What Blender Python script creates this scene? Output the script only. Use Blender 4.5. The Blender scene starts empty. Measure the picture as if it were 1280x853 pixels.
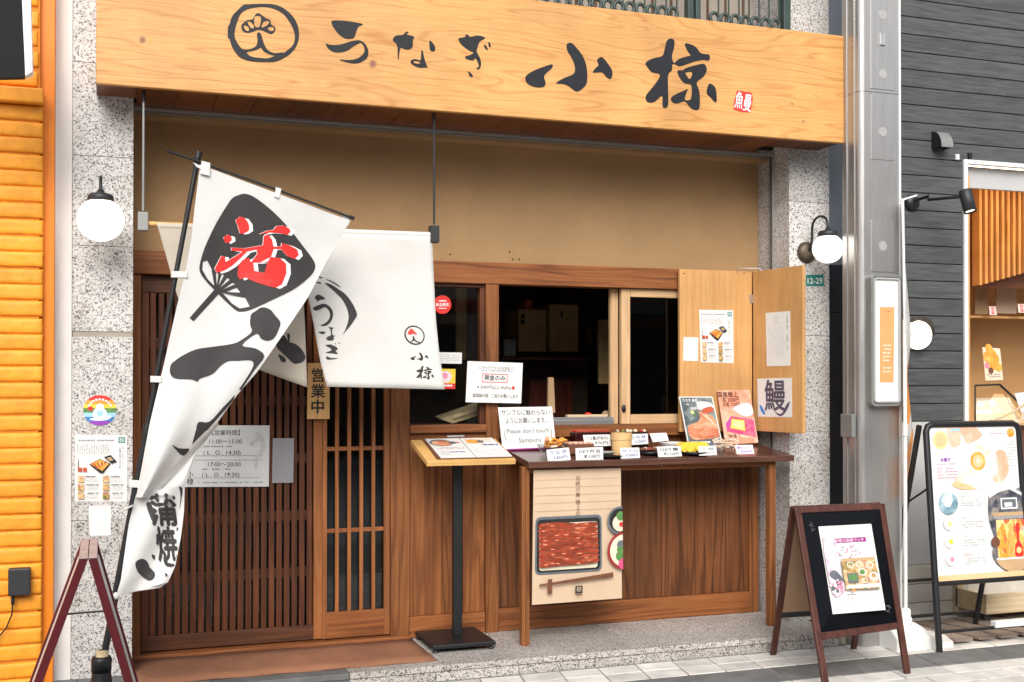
import bpy, bmesh, math, random
from mathutils import Vector, Matrix
from mathutils.bvhtree import BVHTree
from mathutils.geometry import delaunay_2d_cdt
R = math.radians
random.seed(7)
sc = bpy.context.scene
COL = sc.collection

# ------------------------------------------------------------------ camera
F = 1453.5                      # focal length in photo pixels (1280 wide)
YAW, PITCH = R(19.48), R(0.5)
EYE = Vector((0, 0, 1.5))
SHIFT = 35.8
cam_d = bpy.data.cameras.new('camera')
cam = bpy.data.objects.new('camera', cam_d); COL.objects.link(cam)
cam.location = EYE
cam.rotation_euler = (R(90) + PITCH, 0, -YAW)
cam_d.sensor_width = 36; cam_d.lens = F / 1280 * 36
cam_d.shift_y = SHIFT / 1280
cam_d.clip_start = 0.05; cam_d.clip_end = 500
sc.camera = cam

# ------------------------------------------------------------------ daylight
SUN_EL, SUN_ROT = R(36), R(198)
w = bpy.data.worlds.new('World'); sc.world = w; w.use_nodes = True
nt = w.node_tree; nt.nodes.clear()
sky = nt.nodes.new('ShaderNodeTexSky'); sky.sky_type = 'NISHITA'; sky.sun_disc = False
sky.sun_elevation = SUN_EL; sky.sun_rotation = SUN_ROT; sky.air_density = 1.0; sky.dust_density = 3.0
hs = nt.nodes.new('ShaderNodeHueSaturation'); hs.inputs['Saturation'].default_value = 0.35
bg = nt.nodes.new('ShaderNodeBackground'); bg.inputs['Strength'].default_value = 0.15
wo = nt.nodes.new('ShaderNodeOutputWorld')
nt.links.new(sky.outputs[0], hs.inputs['Color']); nt.links.new(hs.outputs[0], bg.inputs[0]); nt.links.new(bg.outputs[0], wo.inputs[0])
sd = bpy.data.lights.new('sun', 'SUN'); sd.energy = 2.0; sd.angle = R(36); sd.color = (1, 0.96, 0.9)
so = bpy.data.objects.new('sun', sd); COL.objects.link(so)
_d = Vector((math.sin(SUN_ROT) * math.cos(SUN_EL), math.cos(SUN_ROT) * math.cos(SUN_EL), math.sin(SUN_EL)))
so.rotation_euler = _d.to_track_quat('Z', 'Y').to_euler()
so.location = (-3, -4, 8)
sc.view_settings.view_transform = 'Standard'; sc.view_settings.look = 'None'
sc.view_settings.exposure = 0.36; sc.view_settings.gamma = 1
sc.render.engine = 'CYCLES'
sc.cycles.max_bounces = 8; sc.cycles.use_denoising = True

# ------------------------------------------------------------------ pixel <-> space
_f = Vector((math.sin(YAW) * math.cos(PITCH), math.cos(YAW) * math.cos(PITCH), math.sin(PITCH)))
_r = Vector((math.cos(YAW), -math.sin(YAW), 0))
_u = _r.cross(_f)
def ray(px, py): return _f + _r * ((px - 640) / F) + _u * ((426.5 + SHIFT - py) / F)
def P(px, py, Y): d = ray(px, py); return EYE + d * (Y / d.y)
def PX(px, py, X): d = ray(px, py); return EYE + d * (X / d.x)
def PZ(px, py, Z): d = ray(px, py); return EYE + d * ((Z - 1.5) / d.z)
def PP(px, py, p0, n): d = ray(px, py); return EYE + d * ((p0 - EYE).dot(n) / d.dot(n))
def X_(px, Y, py=475): return P(px, py, Y).x
def Z_(px, py, Y): return P(px, py, Y).z

# ------------------------------------------------------------------ materials
M = {}
def lk(t, a, b): t.links.new(a, b)
def newmat(name, rough=0.6, spec=0.5, metal=0):
    m = bpy.data.materials.new(name); m.use_nodes = True
    b = m.node_tree.nodes['Principled BSDF']
    b.inputs['Roughness'].default_value = rough; b.inputs['Metallic'].default_value = metal
    b.inputs['Specular IOR Level'].default_value = spec
    M[name] = m; return m, m.node_tree, b
def coords(t, scale=(1, 1, 1), rnd=True, kind='Object'):
    tc = t.nodes.new('ShaderNodeTexCoord'); mp = t.nodes.new('ShaderNodeMapping')
    mp.inputs['Scale'].default_value = scale
    if rnd:
        oi = t.nodes.new('ShaderNodeObjectInfo'); mu = t.nodes.new('ShaderNodeMath'); mu.operation = 'MULTIPLY'; mu.inputs[1].default_value = 37.0
        cb = t.nodes.new('ShaderNodeCombineXYZ')
        lk(t, oi.outputs['Random'], mu.inputs[0])
        for i in range(3): lk(t, mu.outputs[0], cb.inputs[i])
        lk(t, cb.outputs[0], mp.inputs['Location'])
    lk(t, tc.outputs[kind], mp.inputs['Vector']); return mp.outputs[0]
def noise(t, v, s, d=3, r=0.55, dist=0):
    n = t.nodes.new('ShaderNodeTexNoise'); n.inputs['Scale'].default_value = s; n.inputs['Detail'].default_value = d
    n.inputs['Roughness'].default_value = r; n.inputs['Distortion'].default_value = dist
    lk(t, v, n.inputs['Vector']); return n.outputs['Fac']
def ramp(t, fac, stops, interp='LINEAR'):
    r = t.nodes.new('ShaderNodeValToRGB'); r.color_ramp.interpolation = interp
    e = r.color_ramp.elements
    while len(e) < len(stops): e.new(0.5)
    for i, (p, c) in enumerate(stops):
        e[i].position = p; e[i].color = (*c, 1) if len(c) == 3 else c
    lk(t, fac, r.inputs[0]); return r.outputs[0]
def mixc(t, a, b, fac, mode='MIX'):
    m = t.nodes.new('ShaderNodeMix'); m.data_type = 'RGBA'; m.blend_type = mode
    if isinstance(fac, (int, float)): m.inputs[0].default_value = fac
    else: lk(t, fac, m.inputs[0])
    for s, x in ((6, a), (7, b)):
        if isinstance(x, tuple): m.inputs[s].default_value = (*x, 1)
        else: lk(t, x, m.inputs[s])
    return m.outputs[2]
def bump(t, b, h, strength=0.3, dist=0.002):
    n = t.nodes.new('ShaderNodeBump'); n.inputs['Strength'].default_value = strength; n.inputs['Distance'].default_value = dist
    lk(t, h, n.inputs['Height']); lk(t, n.outputs[0], b.inputs['Normal'])
def plain(name, c, rough=0.6, var=0.12, metal=0, spec=0.5, ns=6, bmp=0.0, bs=80):
    m, t, b = newmat(name, rough, spec, metal)
    v = coords(t)
    n = noise(t, v, ns, 5, 0.65)
    lo = tuple(x * (1 - var) for x in c); hi = tuple(min(1, x * (1 + var)) for x in c)
    lk(t, ramp(t, n, [(0.3, lo), (0.7, hi)]), b.inputs['Base Color'])
    if bmp: bump(t, b, noise(t, v, bs, 3), bmp, 0.002)
    return m
def wood(name, dark, mid, light, axis='z', fine=60, rough=0.55, knots=0.0, bumpy=0.25, coat=0, stretch=22, spec=0.35, ring=0.5, rs=9, rst=16, freq=30):
    m, t, b = newmat(name, rough, spec)
    a = {'x': 0, 'y': 1, 'z': 2}[axis]
    s1 = [1, 1, 1]; s1[a] = 1 / (stretch * 1.6)
    v1 = coords(t, tuple(s1))
    s2 = [1, 1, 1]; s2[a] = 1 / rst
    v2 = coords(t, tuple(s2))
    f1 = noise(t, v1, fine * 1.7, 7, 0.68)
    broad = noise(t, v2, rs, 2, 0.45, 0.25)
    mult = t.nodes.new('ShaderNodeMath'); mult.operation = 'MULTIPLY'; mult.inputs[1].default_value = freq
    sn = t.nodes.new('ShaderNodeMath'); sn.operation = 'SINE'
    lk(t, broad, mult.inputs[0]); lk(t, mult.outputs[0], sn.inputs[0])
    mr = t.nodes.new('ShaderNodeMapRange'); mr.inputs[1].default_value = -1
    lk(t, sn.outputs[0], mr.inputs[0])
    c1 = ramp(t, f1, [(0.32, dark), (0.47, mid), (0.68, light)])
    c2 = ramp(t, mr.outputs[0], [(0.0, dark), (0.12, mid), (0.45, light), (1.0, mid)])
    c = mixc(t, c1, c2, ring)
    blot = noise(t, coords(t, (1, 1, 1)), 2.2, 3)
    c = mixc(t, c, ramp(t, blot, [(0.35, (0.72, 0.72, 0.72)), (0.65, (1.12, 1.12, 1.12))]), 0.6, 'MULTIPLY')
    if knots:
        vo = t.nodes.new('ShaderNodeTexVoronoi'); vo.inputs['Scale'].default_value = knots
        lk(t, coords(t, (1, 1, 1)), vo.inputs['Vector'])
        c = mixc(t, c, tuple(x * 0.35 for x in dark), ramp(t, vo.outputs['Distance'], [(0.03, (1, 1, 1)), (0.07, (0, 0, 0))]))
    lk(t, c, b.inputs['Base Color'])
    if coat: b.inputs['Coat Weight'].default_value = coat; b.inputs['Coat Roughness'].default_value = 0.25
    bump(t, b, f1, bumpy, 0.0015)
    return m
def granite(name, cols, scale=150, rough=0.45):
    m, t, b = newmat(name, rough)
    v = coords(t)
    vo = t.nodes.new('ShaderNodeTexVoronoi'); vo.inputs['Scale'].default_value = scale; lk(t, v, vo.inputs['Vector'])
    sep = t.nodes.new('ShaderNodeSeparateColor'); lk(t, vo.outputs['Color'], sep.inputs[0])
    c1 = ramp(t, sep.outputs[0], cols, 'CONSTANT')
    blot = noise(t, v, 3, 5)
    c = mixc(t, c1, ramp(t, blot, [(0.3, (0.8, 0.78, 0.75)), (0.6, (1, 1, 1))]), 1.0, 'MULTIPLY')
    fn = noise(t, v, 260, 2)
    c = mixc(t, c, ramp(t, fn, [(0.3, (0.75, 0.75, 0.75)), (0.6, (1.05, 1.05, 1.05))]), 0.8, 'MULTIPLY')
    lk(t, c, b.inputs['Base Color']); bump(t, b, fn, 0.15, 0.001)
    return m
def emit(name, c, s):
    m, t, b = newmat(name)
    b.inputs['Base Color'].default_value = (*c, 1); b.inputs['Emission Color'].default_value = (*c, 1); b.inputs['Emission Strength'].default_value = s
    return m
def cloth(name, c, trans=0.3):
    m, t, b = newmat(name, 0.85, 0.1)
    v = coords(t)
    n = noise(t, v, 4, 4)
    col = ramp(t, n, [(0.3, tuple(x * 0.93 for x in c)), (0.7, c)])
    lk(t, col, b.inputs['Base Color'])
    tr = t.nodes.new('ShaderNodeBsdfTranslucent'); lk(t, col, tr.inputs[0])
    mx = t.nodes.new('ShaderNodeMixShader'); mx.inputs[0].default_value = trans
    lk(t, b.outputs[0], mx.inputs[1]); lk(t, tr.outputs[0], mx.inputs[2])
    lk(t, mx.outputs[0], t.nodes['Material Output'].inputs[0])
    bump(t, b, noise(t, v, 9, 3), 0.25, 0.02)
    return m
def glass(name, tint=(0.9, 0.93, 0.92), ior=1.5):
    m = bpy.data.materials.new(name); m.use_nodes = True; t = m.node_tree; t.nodes.clear()
    tr = t.nodes.new('ShaderNodeBsdfTransparent'); tr.inputs[0].default_value = (*tint, 1)
    gl = t.nodes.new('ShaderNodeBsdfGlossy'); gl.inputs['Roughness'].default_value = 0.02
    lw = t.nodes.new('ShaderNodeLayerWeight'); lw.inputs['Blend'].default_value = 0.5
    pw = t.nodes.new('ShaderNodeMath'); pw.operation = 'POWER'; pw.inputs[1].default_value = 5
    ma = t.nodes.new('ShaderNodeMath'); ma.operation = 'MULTIPLY_ADD'; ma.inputs[1].default_value = 0.9; ma.inputs[2].default_value = 0.045
    lk(t, lw.outputs['Facing'], pw.inputs[0]); lk(t, pw.outputs[0], ma.inputs[0])
    mx = t.nodes.new('ShaderNodeMixShader'); o = t.nodes.new('ShaderNodeOutputMaterial')
    lk(t, ma.outputs[0], mx.inputs[0]); lk(t, tr.outputs[0], mx.inputs[1]); lk(t, gl.outputs[0], mx.inputs[2]); lk(t, mx.outputs[0], o.inputs[0])
    M[name] = m; return m

GR = [(0, (0.10, 0.10, 0.10)), (0.07, (0.26, 0.25, 0.25)), (0.2, (0.48, 0.46, 0.45)), (0.36, (0.70, 0.69, 0.68)), (0.78, (0.61, 0.585, 0.56))]
granite('granite', GR, 165)
granite('granite_step', [(0, (0.07, 0.07, 0.07)), (0.08, (0.2, 0.19, 0.18)), (0.22, (0.44, 0.41, 0.39)), (0.42, (0.66, 0.63, 0.6)), (0.8, (0.56, 0.51, 0.46))], 175, 0.5)
plain('mortar', (0.36, 0.32, 0.27), 0.9)
wood('cedar_sign', (0.44, 0.18, 0.045), (0.65, 0.325, 0.105), (0.72, 0.40, 0.15), 'x', 45, 0.45, 0, 0.12, 0.2, 26, ring=0.42, rs=6.5, rst=10, freq=80)
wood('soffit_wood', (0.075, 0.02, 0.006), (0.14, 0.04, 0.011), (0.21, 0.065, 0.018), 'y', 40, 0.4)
wood('brown_wood_v', (0.10, 0.032, 0.010), (0.235, 0.082, 0.025), (0.335, 0.130, 0.043), 'z', 50, 0.5)
wood('brown_wood_h', (0.105, 0.032, 0.010), (0.24, 0.080, 0.024), (0.345, 0.130, 0.042), 'x', 50, 0.5)
wood('panel_wood', (0.05, 0.017, 0.006), (0.14, 0.049, 0.017), (0.24, 0.088, 0.032), 'z', 34, 0.5, 0, 0.2)
wood('dark_wood_v', (0.035, 0.010, 0.004), (0.088, 0.026, 0.009), (0.14, 0.044, 0.016), 'z', 50, 0.5)
wood('dark_wood_h', (0.035, 0.013, 0.007), (0.08, 0.03, 0.014), (0.14, 0.052, 0.024), 'x', 50, 0.5)
wood('light_wood_v', (0.45, 0.26, 0.12), (0.6, 0.38, 0.2), (0.7, 0.48, 0.28), 'z', 50, 0.55)
wood('light_wood_h', (0.45, 0.26, 0.12), (0.6, 0.38, 0.2), (0.7, 0.48, 0.28), 'x', 50, 0.55)
wood('plywood', (0.50, 0.25, 0.085), (0.60, 0.325, 0.12), (0.66, 0.375, 0.15), 'z', 30, 0.5, 0, 0.08, 0.1, 14, ring=0.3)
wood('ply_edge', (0.38, 0.19, 0.06), (0.5, 0.25, 0.09), (0.6, 0.33, 0.13), 'z', 90, 0.6)
wood('pine_plate', (0.55, 0.3, 0.1), (0.68, 0.4, 0.15), (0.78, 0.5, 0.22), 'z', 50, 0.5)
wood('stand_wood', (0.6, 0.33, 0.1), (0.72, 0.42, 0.14), (0.8, 0.5, 0.2), 'x', 40, 0.4)
wood('table_top', (0.06, 0.024, 0.016), (0.10, 0.042, 0.028), (0.15, 0.07, 0.048), 'x', 40, 0.25, 0, 0.1, 0.4)
wood('reddish_wood', (0.09, 0.018, 0.012), (0.15, 0.032, 0.02), (0.21, 0.05, 0.03), 'z', 50, 0.4, 0, 0.1, 0.3)
wood('board_wood', (0.04, 0.013, 0.009), (0.08, 0.026, 0.018), (0.12, 0.042, 0.028), 'z', 50, 0.45)
wood('cream_wood', (0.45, 0.34, 0.2), (0.58, 0.45, 0.28), (0.66, 0.54, 0.36), 'x', 30, 0.6)
wood('grey_wood', (0.16, 0.12, 0.1), (0.28, 0.22, 0.18), (0.38, 0.31, 0.26), 'x', 40, 0.7)
wood('slat_wood', (0.5, 0.23, 0.07), (0.62, 0.32, 0.11), (0.72, 0.4, 0.16), 'z', 40, 0.5)
plain('cedar_knot', (0.40, 0.19, 0.08), 0.5, 0.2)
plain('cedar_knot_d', (0.24, 0.10, 0.05), 0.5, 0.2)
plain('reddish_p', (0.3, 0.03, 0.03), 0.4, 0.1)
plain('magenta_l', (0.5, 0.06, 0.35), 0.5, 0.1)
plain('lime_y', (0.8, 0.72, 0.3), 0.5, 0.2, ns=60)
plain('pale_orange_d', (0.8, 0.36, 0.14), 0.5, 0.05)
plain('grey_metal_l', (0.42, 0.42, 0.41), 0.4, 0.05)
plain('pale_skin', (0.86, 0.74, 0.66), 0.5, 0.08, ns=20)
plain('sky_blue_d', (0.22, 0.38, 0.46), 0.5, 0.3, ns=30)
plain('orange_l', (0.85, 0.4, 0.1), 0.5, 0.1)
plain('plaster', (0.365, 0.222, 0.105), 0.85, 0.10, ns=2.6, bmp=0.9, bs=110)
plain('orange_brick', (0.88, 0.335, 0.02), 0.55, 0.14, ns=14, bmp=1.0, bs=38)
plain('orange_paint', (0.78, 0.22, 0.008), 0.5, 0.05)
plain('orange_mortar', (0.62, 0.2, 0.015), 0.8, 0.1)
plain('pale_render', (0.70, 0.68, 0.66), 0.7, 0.06)
plain('sign_black', (0.012, 0.012, 0.013), 0.7, 0.1, spec=0.2)
plain('black_metal', (0.008, 0.009, 0.011), 0.45, 0.2)
plain('dark_metal', (0.022, 0.024, 0.027), 0.5, 0.2, metal=0.0)
plain('grey_metal', (0.27, 0.28, 0.27), 0.45, 0.1, metal=0.4)
plain('bronze', (0.09, 0.07, 0.05), 0.45, 0.3, metal=0.5)
plain('alu', (0.55, 0.55, 0.55), 0.32, 0.06, metal=0.85)
plain('white_metal', (0.8, 0.8, 0.8), 0.35, 0.03)
plain('white_plastic', (0.78, 0.78, 0.76), 0.35, 0.04)
plain('cal_ink', (0.07, 0.06, 0.11), 0.5, 0.3, ns=30)
plain('taupe', (0.33, 0.29, 0.24), 0.7, 0.12)
plain('salmon', (0.74, 0.27, 0.16), 0.5, 0.12)
plain('strip_orange', (0.86, 0.36, 0.14), 0.5, 0.05)
plain('glue_grey', (0.36, 0.355, 0.35), 0.6, 0.1)
plain('green_metal', (0.035, 0.058, 0.052), 0.45, 0.25)
plain('paper', (0.76, 0.76, 0.745), 0.5, 0.02)
plain('paper_grey', (0.66, 0.68, 0.68), 0.4, 0.03)
plain('frosted', (0.30, 0.30, 0.32), 0.25, 0.06)
plain('ink', (0.018, 0.017, 0.018), 0.5, 0.1)
plain('sign_ink', (0.016, 0.018, 0.022), 0.45, 0.25, ns=25, spec=0.3)
plain('pencil', (0.16, 0.16, 0.17), 0.6, 0.05)
plain('case_grey', (0.5, 0.42, 0.36), 0.4, 0.1)
plain('grey_ink', (0.30, 0.30, 0.31), 0.6, 0.05)
plain('pale_ink', (0.55, 0.56, 0.57), 0.6, 0.05)
plain('cloth_ink', (0.035, 0.033, 0.034), 0.75, 0.2)
plain('red', (0.72, 0.03, 0.025), 0.5, 0.05)
plain('red_ink', (0.6, 0.05, 0.04), 0.5, 0.05)
plain('orange_red', (0.50, 0.085, 0.035), 0.5, 0.4, ns=40)
plain('eel', (0.27, 0.035, 0.014), 0.35, 0.5, ns=60)
plain('eel_pink', (0.72, 0.28, 0.17), 0.4, 0.35, ns=50)
plain('white_print', (0.85, 0.85, 0.85), 0.5, 0.02)
plain('navy', (0.02, 0.025, 0.04), 0.3, 0.1)
plain('blue_ink', (0.05, 0.08, 0.3), 0.5, 0.1)
plain('teal', (0.02, 0.22, 0.20), 0.4, 0.05)
plain('green', (0.10, 0.25, 0.07), 0.5, 0.3, ns=40)
plain('lime', (0.62, 0.72, 0.30), 0.5, 0.1)
plain('yellow', (0.85, 0.62, 0.06), 0.5, 0.1)
plain('orange', (0.88, 0.32, 0.04), 0.5, 0.15)
plain('pale_orange', (0.86, 0.52, 0.28), 0.5, 0.1)
plain('peach', (0.86, 0.66, 0.50), 0.5, 0.12)
plain('skin_print', (0.80, 0.50, 0.36), 0.5, 0.12)
plain('pink', (0.78, 0.28, 0.40), 0.5, 0.2)
plain('hot_pink', (0.72, 0.08, 0.22), 0.5, 0.2)
plain('pale_pink', (0.86, 0.70, 0.74), 0.5, 0.1)
plain('magenta', (0.28, 0.02, 0.20), 0.5, 0.1)
plain('sky_blue', (0.35, 0.62, 0.80), 0.5, 0.1)
plain('blue', (0.03, 0.20, 0.55), 0.5, 0.1)
plain('purple', (0.28, 0.05, 0.45), 0.5, 0.1)
plain('beige', (0.62, 0.46, 0.32), 0.55, 0.05)
plain('beige_line', (0.46, 0.32, 0.21), 0.55, 0.05)
plain('tan', (0.50, 0.33, 0.18), 0.6, 0.15)
plain('brown_print', (0.16, 0.06, 0.03), 0.6, 0.3, ns=40)
plain('slate_print', (0.12, 0.14, 0.16), 0.5, 0.2, ns=20)
plain('rust_mat', (0.26, 0.115, 0.06), 0.85, 0.25, ns=3, bmp=0.6, bs=300)
plain('slate', (0.13, 0.13, 0.13), 0.6, 0.25, ns=9)
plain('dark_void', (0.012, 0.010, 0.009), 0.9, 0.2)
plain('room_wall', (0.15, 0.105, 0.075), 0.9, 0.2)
plain('room_tan', (0.55, 0.36, 0.16), 0.7, 0.15)
plain('kraft', (0.50, 0.36, 0.2), 0.8, 0.12)
plain('hardboard', (0.36, 0.22, 0.13), 0.7, 0.08, ns=2)
plain('blackboard', (0.005, 0.006, 0.008), 0.25, 0.2, spec=0.12)
plain('dusty', (0.45, 0.34, 0.31), 0.7, 0.2, ns=20)
plain('red_rail', (0.085, 0.008, 0.012), 0.3, 0.1)
plain('siding', (0.075, 0.085, 0.09), 0.6, 0.1)
plain('steel_blue', (0.19, 0.21, 0.25), 0.35, 0.05)
plain('near_black', (0.015, 0.018, 0.024), 0.3, 0.1)
plain('tile_white', (0.68, 0.66, 0.62), 0.75, 0.2, ns=7, bmp=0.3, bs=120)
plain('joint', (0.22, 0.21, 0.19), 0.9, 0.15)
plain('band', (0.17, 0.17, 0.165), 0.75, 0.25, ns=8, bmp=0.3, bs=90)
plain('warm_wall', (0.62, 0.36, 0.15), 0.7, 0.05)
plain('grey_wall', (0.48, 0.48, 0.48), 0.7, 0.06)
plain('stone_white', (0.55, 0.53, 0.47), 0.8, 0.15, ns=7)
plain('lacquer', (0.03, 0.006, 0.006), 0.15, 0.1)
plain('rice', (0.72, 0.66, 0.5), 0.7, 0.1)
plain('steam_wood', (0.7, 0.45, 0.2), 0.6, 0.15)
plain('street_grey', (0.42, 0.42, 0.41), 0.85, 0.1)
cloth('banner_cloth', (0.77, 0.77, 0.76), 0.15)
cloth('noren_cloth', (0.76, 0.75, 0.72), 0.14)
cloth('noren_cloth_beige', (0.66, 0.60, 0.51), 0.2)  # left curtain panel and sleeve, darker beige than the right
glass('glass')
glass('dark_glass', (0.55, 0.58, 0.6))
emit('lamp_glass', (1.0, 0.95, 0.85), 1.5)
emit('shop_fill_light', (1.0, 0.74, 0.44), 6.5)
def photo(name, stops, scale=60, aspect=(1, 1, 1), dist=1.5, rough=0.4, mode='LINEAR'):   # printed food photograph: broken, many-toned colour
    m, t, b = newmat(name, rough); v = coords(t, aspect)
    n1 = noise(t, v, scale, 6, 0.7, dist)
    vo = t.nodes.new('ShaderNodeTexVoronoi'); vo.inputs['Scale'].default_value = scale * 0.8; lk(t, v, vo.inputs['Vector'])
    se = t.nodes.new('ShaderNodeSeparateColor'); lk(t, vo.outputs['Color'], se.inputs[0])
    mt_ = t.nodes.new('ShaderNodeMix'); mt_.data_type = 'FLOAT'; mt_.inputs[0].default_value = 0.25; lk(t, n1, mt_.inputs[2]); lk(t, se.outputs[0], mt_.inputs[3])
    lk(t, ramp(t, mt_.outputs[0], stops, mode), b.inputs['Base Color']); return m
photo('eel_photo', [(0.15, (0.05, 0.012, 0.01)), (0.36, (0.22, 0.03, 0.012)), (0.56, (0.36, 0.055, 0.022)), (0.70, (0.52, 0.13, 0.06)), (0.88, (0.8, 0.5, 0.4))], 70, (0.3, 1, 1))
photo('eel_close', [(0.2, (0.30, 0.07, 0.03)), (0.45, (0.68, 0.25, 0.12)), (0.62, (0.82, 0.42, 0.26)), (0.82, (0.92, 0.7, 0.55))], 28, (0.6, 1, 1.4))
photo('meal_photo', [(0.25, (0.06, 0.035, 0.02)), (0.38, (0.20, 0.22, 0.06)), (0.48, (0.55, 0.28, 0.09)), (0.57, (0.78, 0.62, 0.36)), (0.66, (0.38, 0.06, 0.04)), (0.8, (0.8, 0.72, 0.6))], 42)
photo('dark_photo', [(0.25, (0.03, 0.04, 0.045)), (0.5, (0.12, 0.15, 0.16)), (0.7, (0.28, 0.34, 0.30)), (0.9, (0.6, 0.6, 0.35))], 22)
photo('red_photo', [(0.25, (0.45, 0.02, 0.12)), (0.5, (0.72, 0.06, 0.2)), (0.75, (0.85, 0.3, 0.35))], 16)
photo('pink_photo', [(0.25, (0.62, 0.2, 0.12)), (0.5, (0.78, 0.34, 0.22)), (0.75, (0.88, 0.6, 0.5))], 9)
photo('soft_photo', [(0.3, (0.86, 0.55, 0.36)), (0.45, (0.87, 0.74, 0.66)), (0.6, (0.86, 0.84, 0.82)), (0.8, (0.74, 0.8, 0.84))], 7)
photo('skin_photo', [(0.3, (0.72, 0.36, 0.22)), (0.55, (0.82, 0.52, 0.38)), (0.8, (0.88, 0.72, 0.6))], 9)
photo('fruit_photo', [(0.3, (0.85, 0.25, 0.03)), (0.6, (0.9, 0.42, 0.08)), (0.85, (0.9, 0.65, 0.25))], 35)
photo('ice_photo', [(0.25, (0.10, 0.2, 0.26)), (0.5, (0.35, 0.5, 0.58)), (0.75, (0.8, 0.86, 0.88))], 14)
photo('shop_photo', [(0.3, (0.03, 0.03, 0.04)), (0.5, (0.12, 0.13, 0.16)), (0.65, (0.3, 0.26, 0.22)), (0.85, (0.7, 0.6, 0.5))], 26)
photo('bottle_photo', [(0.2, (0.05, 0.04, 0.05)), (0.35, (0.7, 0.08, 0.06)), (0.5, (0.9, 0.4, 0.06)), (0.62, (0.9, 0.75, 0.3)), (0.75, (0.85, 0.3, 0.4)), (0.88, (0.3, 0.5, 0.7))], 34, (1, 1, 0.5))
photo('blossom_photo', [(0.3, (0.86, 0.82, 0.84)), (0.55, (0.85, 0.62, 0.70)), (0.7, (0.72, 0.3, 0.45)), (0.85, (0.4, 0.2, 0.35))], 60)
# aluminium-clad arcade column: brushed satin
m, t, b = newmat('column_metal', 0.34, 0.5, 0.75)
v = coords(t, (60, 60, 1), False)
lk(t, ramp(t, noise(t, v, 3, 4), [(0.3, (0.40, 0.39, 0.38)), (0.7, (0.50, 0.49, 0.48))]), b.inputs['Base Color'])
v2 = coords(t, (1, 1, 0.4), False); lk(t, ramp(t, noise(t, v2, 6, 5), [(0.3, (0.26,) * 3), (0.7, (0.46,) * 3)]), b.inputs['Roughness'])
# siding grain
t = M['siding'].node_tree; b = t.nodes['Principled BSDF']
v = coords(t, (0.09, 1, 1)); n = noise(t, v, 55, 5, 0.6)
lk(t, ramp(t, n, [(0.3, (0.044, 0.048, 0.050)), (0.72, (0.098, 0.104, 0.107))]), b.inputs['Base Color']); bump(t, b, n, 0.8, 0.004)
# tile variation per piece
for nm, lo, hi in (('tile_white', 0.8, 1.08), ('orange_brick', 0.92, 1.05), ('siding', 0.9, 1.1), ('band', 0.8, 1.15), ('panel_wood', 0.8, 1.15), ('brown_wood_v', 0.86, 1.12), ('brown_wood_h', 0.88, 1.1), ('dark_wood_v', 0.8, 1.25), ('granite', 0.9, 1.03), ('granite_step', 0.88, 1.04), ('grey_wood', 0.7, 1.15), ('soffit_wood', 0.7, 1.25)):
    t = M[nm].node_tree; b = t.nodes['Principled BSDF']; src = b.inputs['Base Color'].links[0].from_socket
    oi = t.nodes.new('ShaderNodeObjectInfo')
    lk(t, mixc(t, src, ramp(t, oi.outputs['Random'], [(0, (lo,) * 3), (1, (hi,) * 3)]), 1.0, 'MULTIPLY'), b.inputs['Base Color'])

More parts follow.
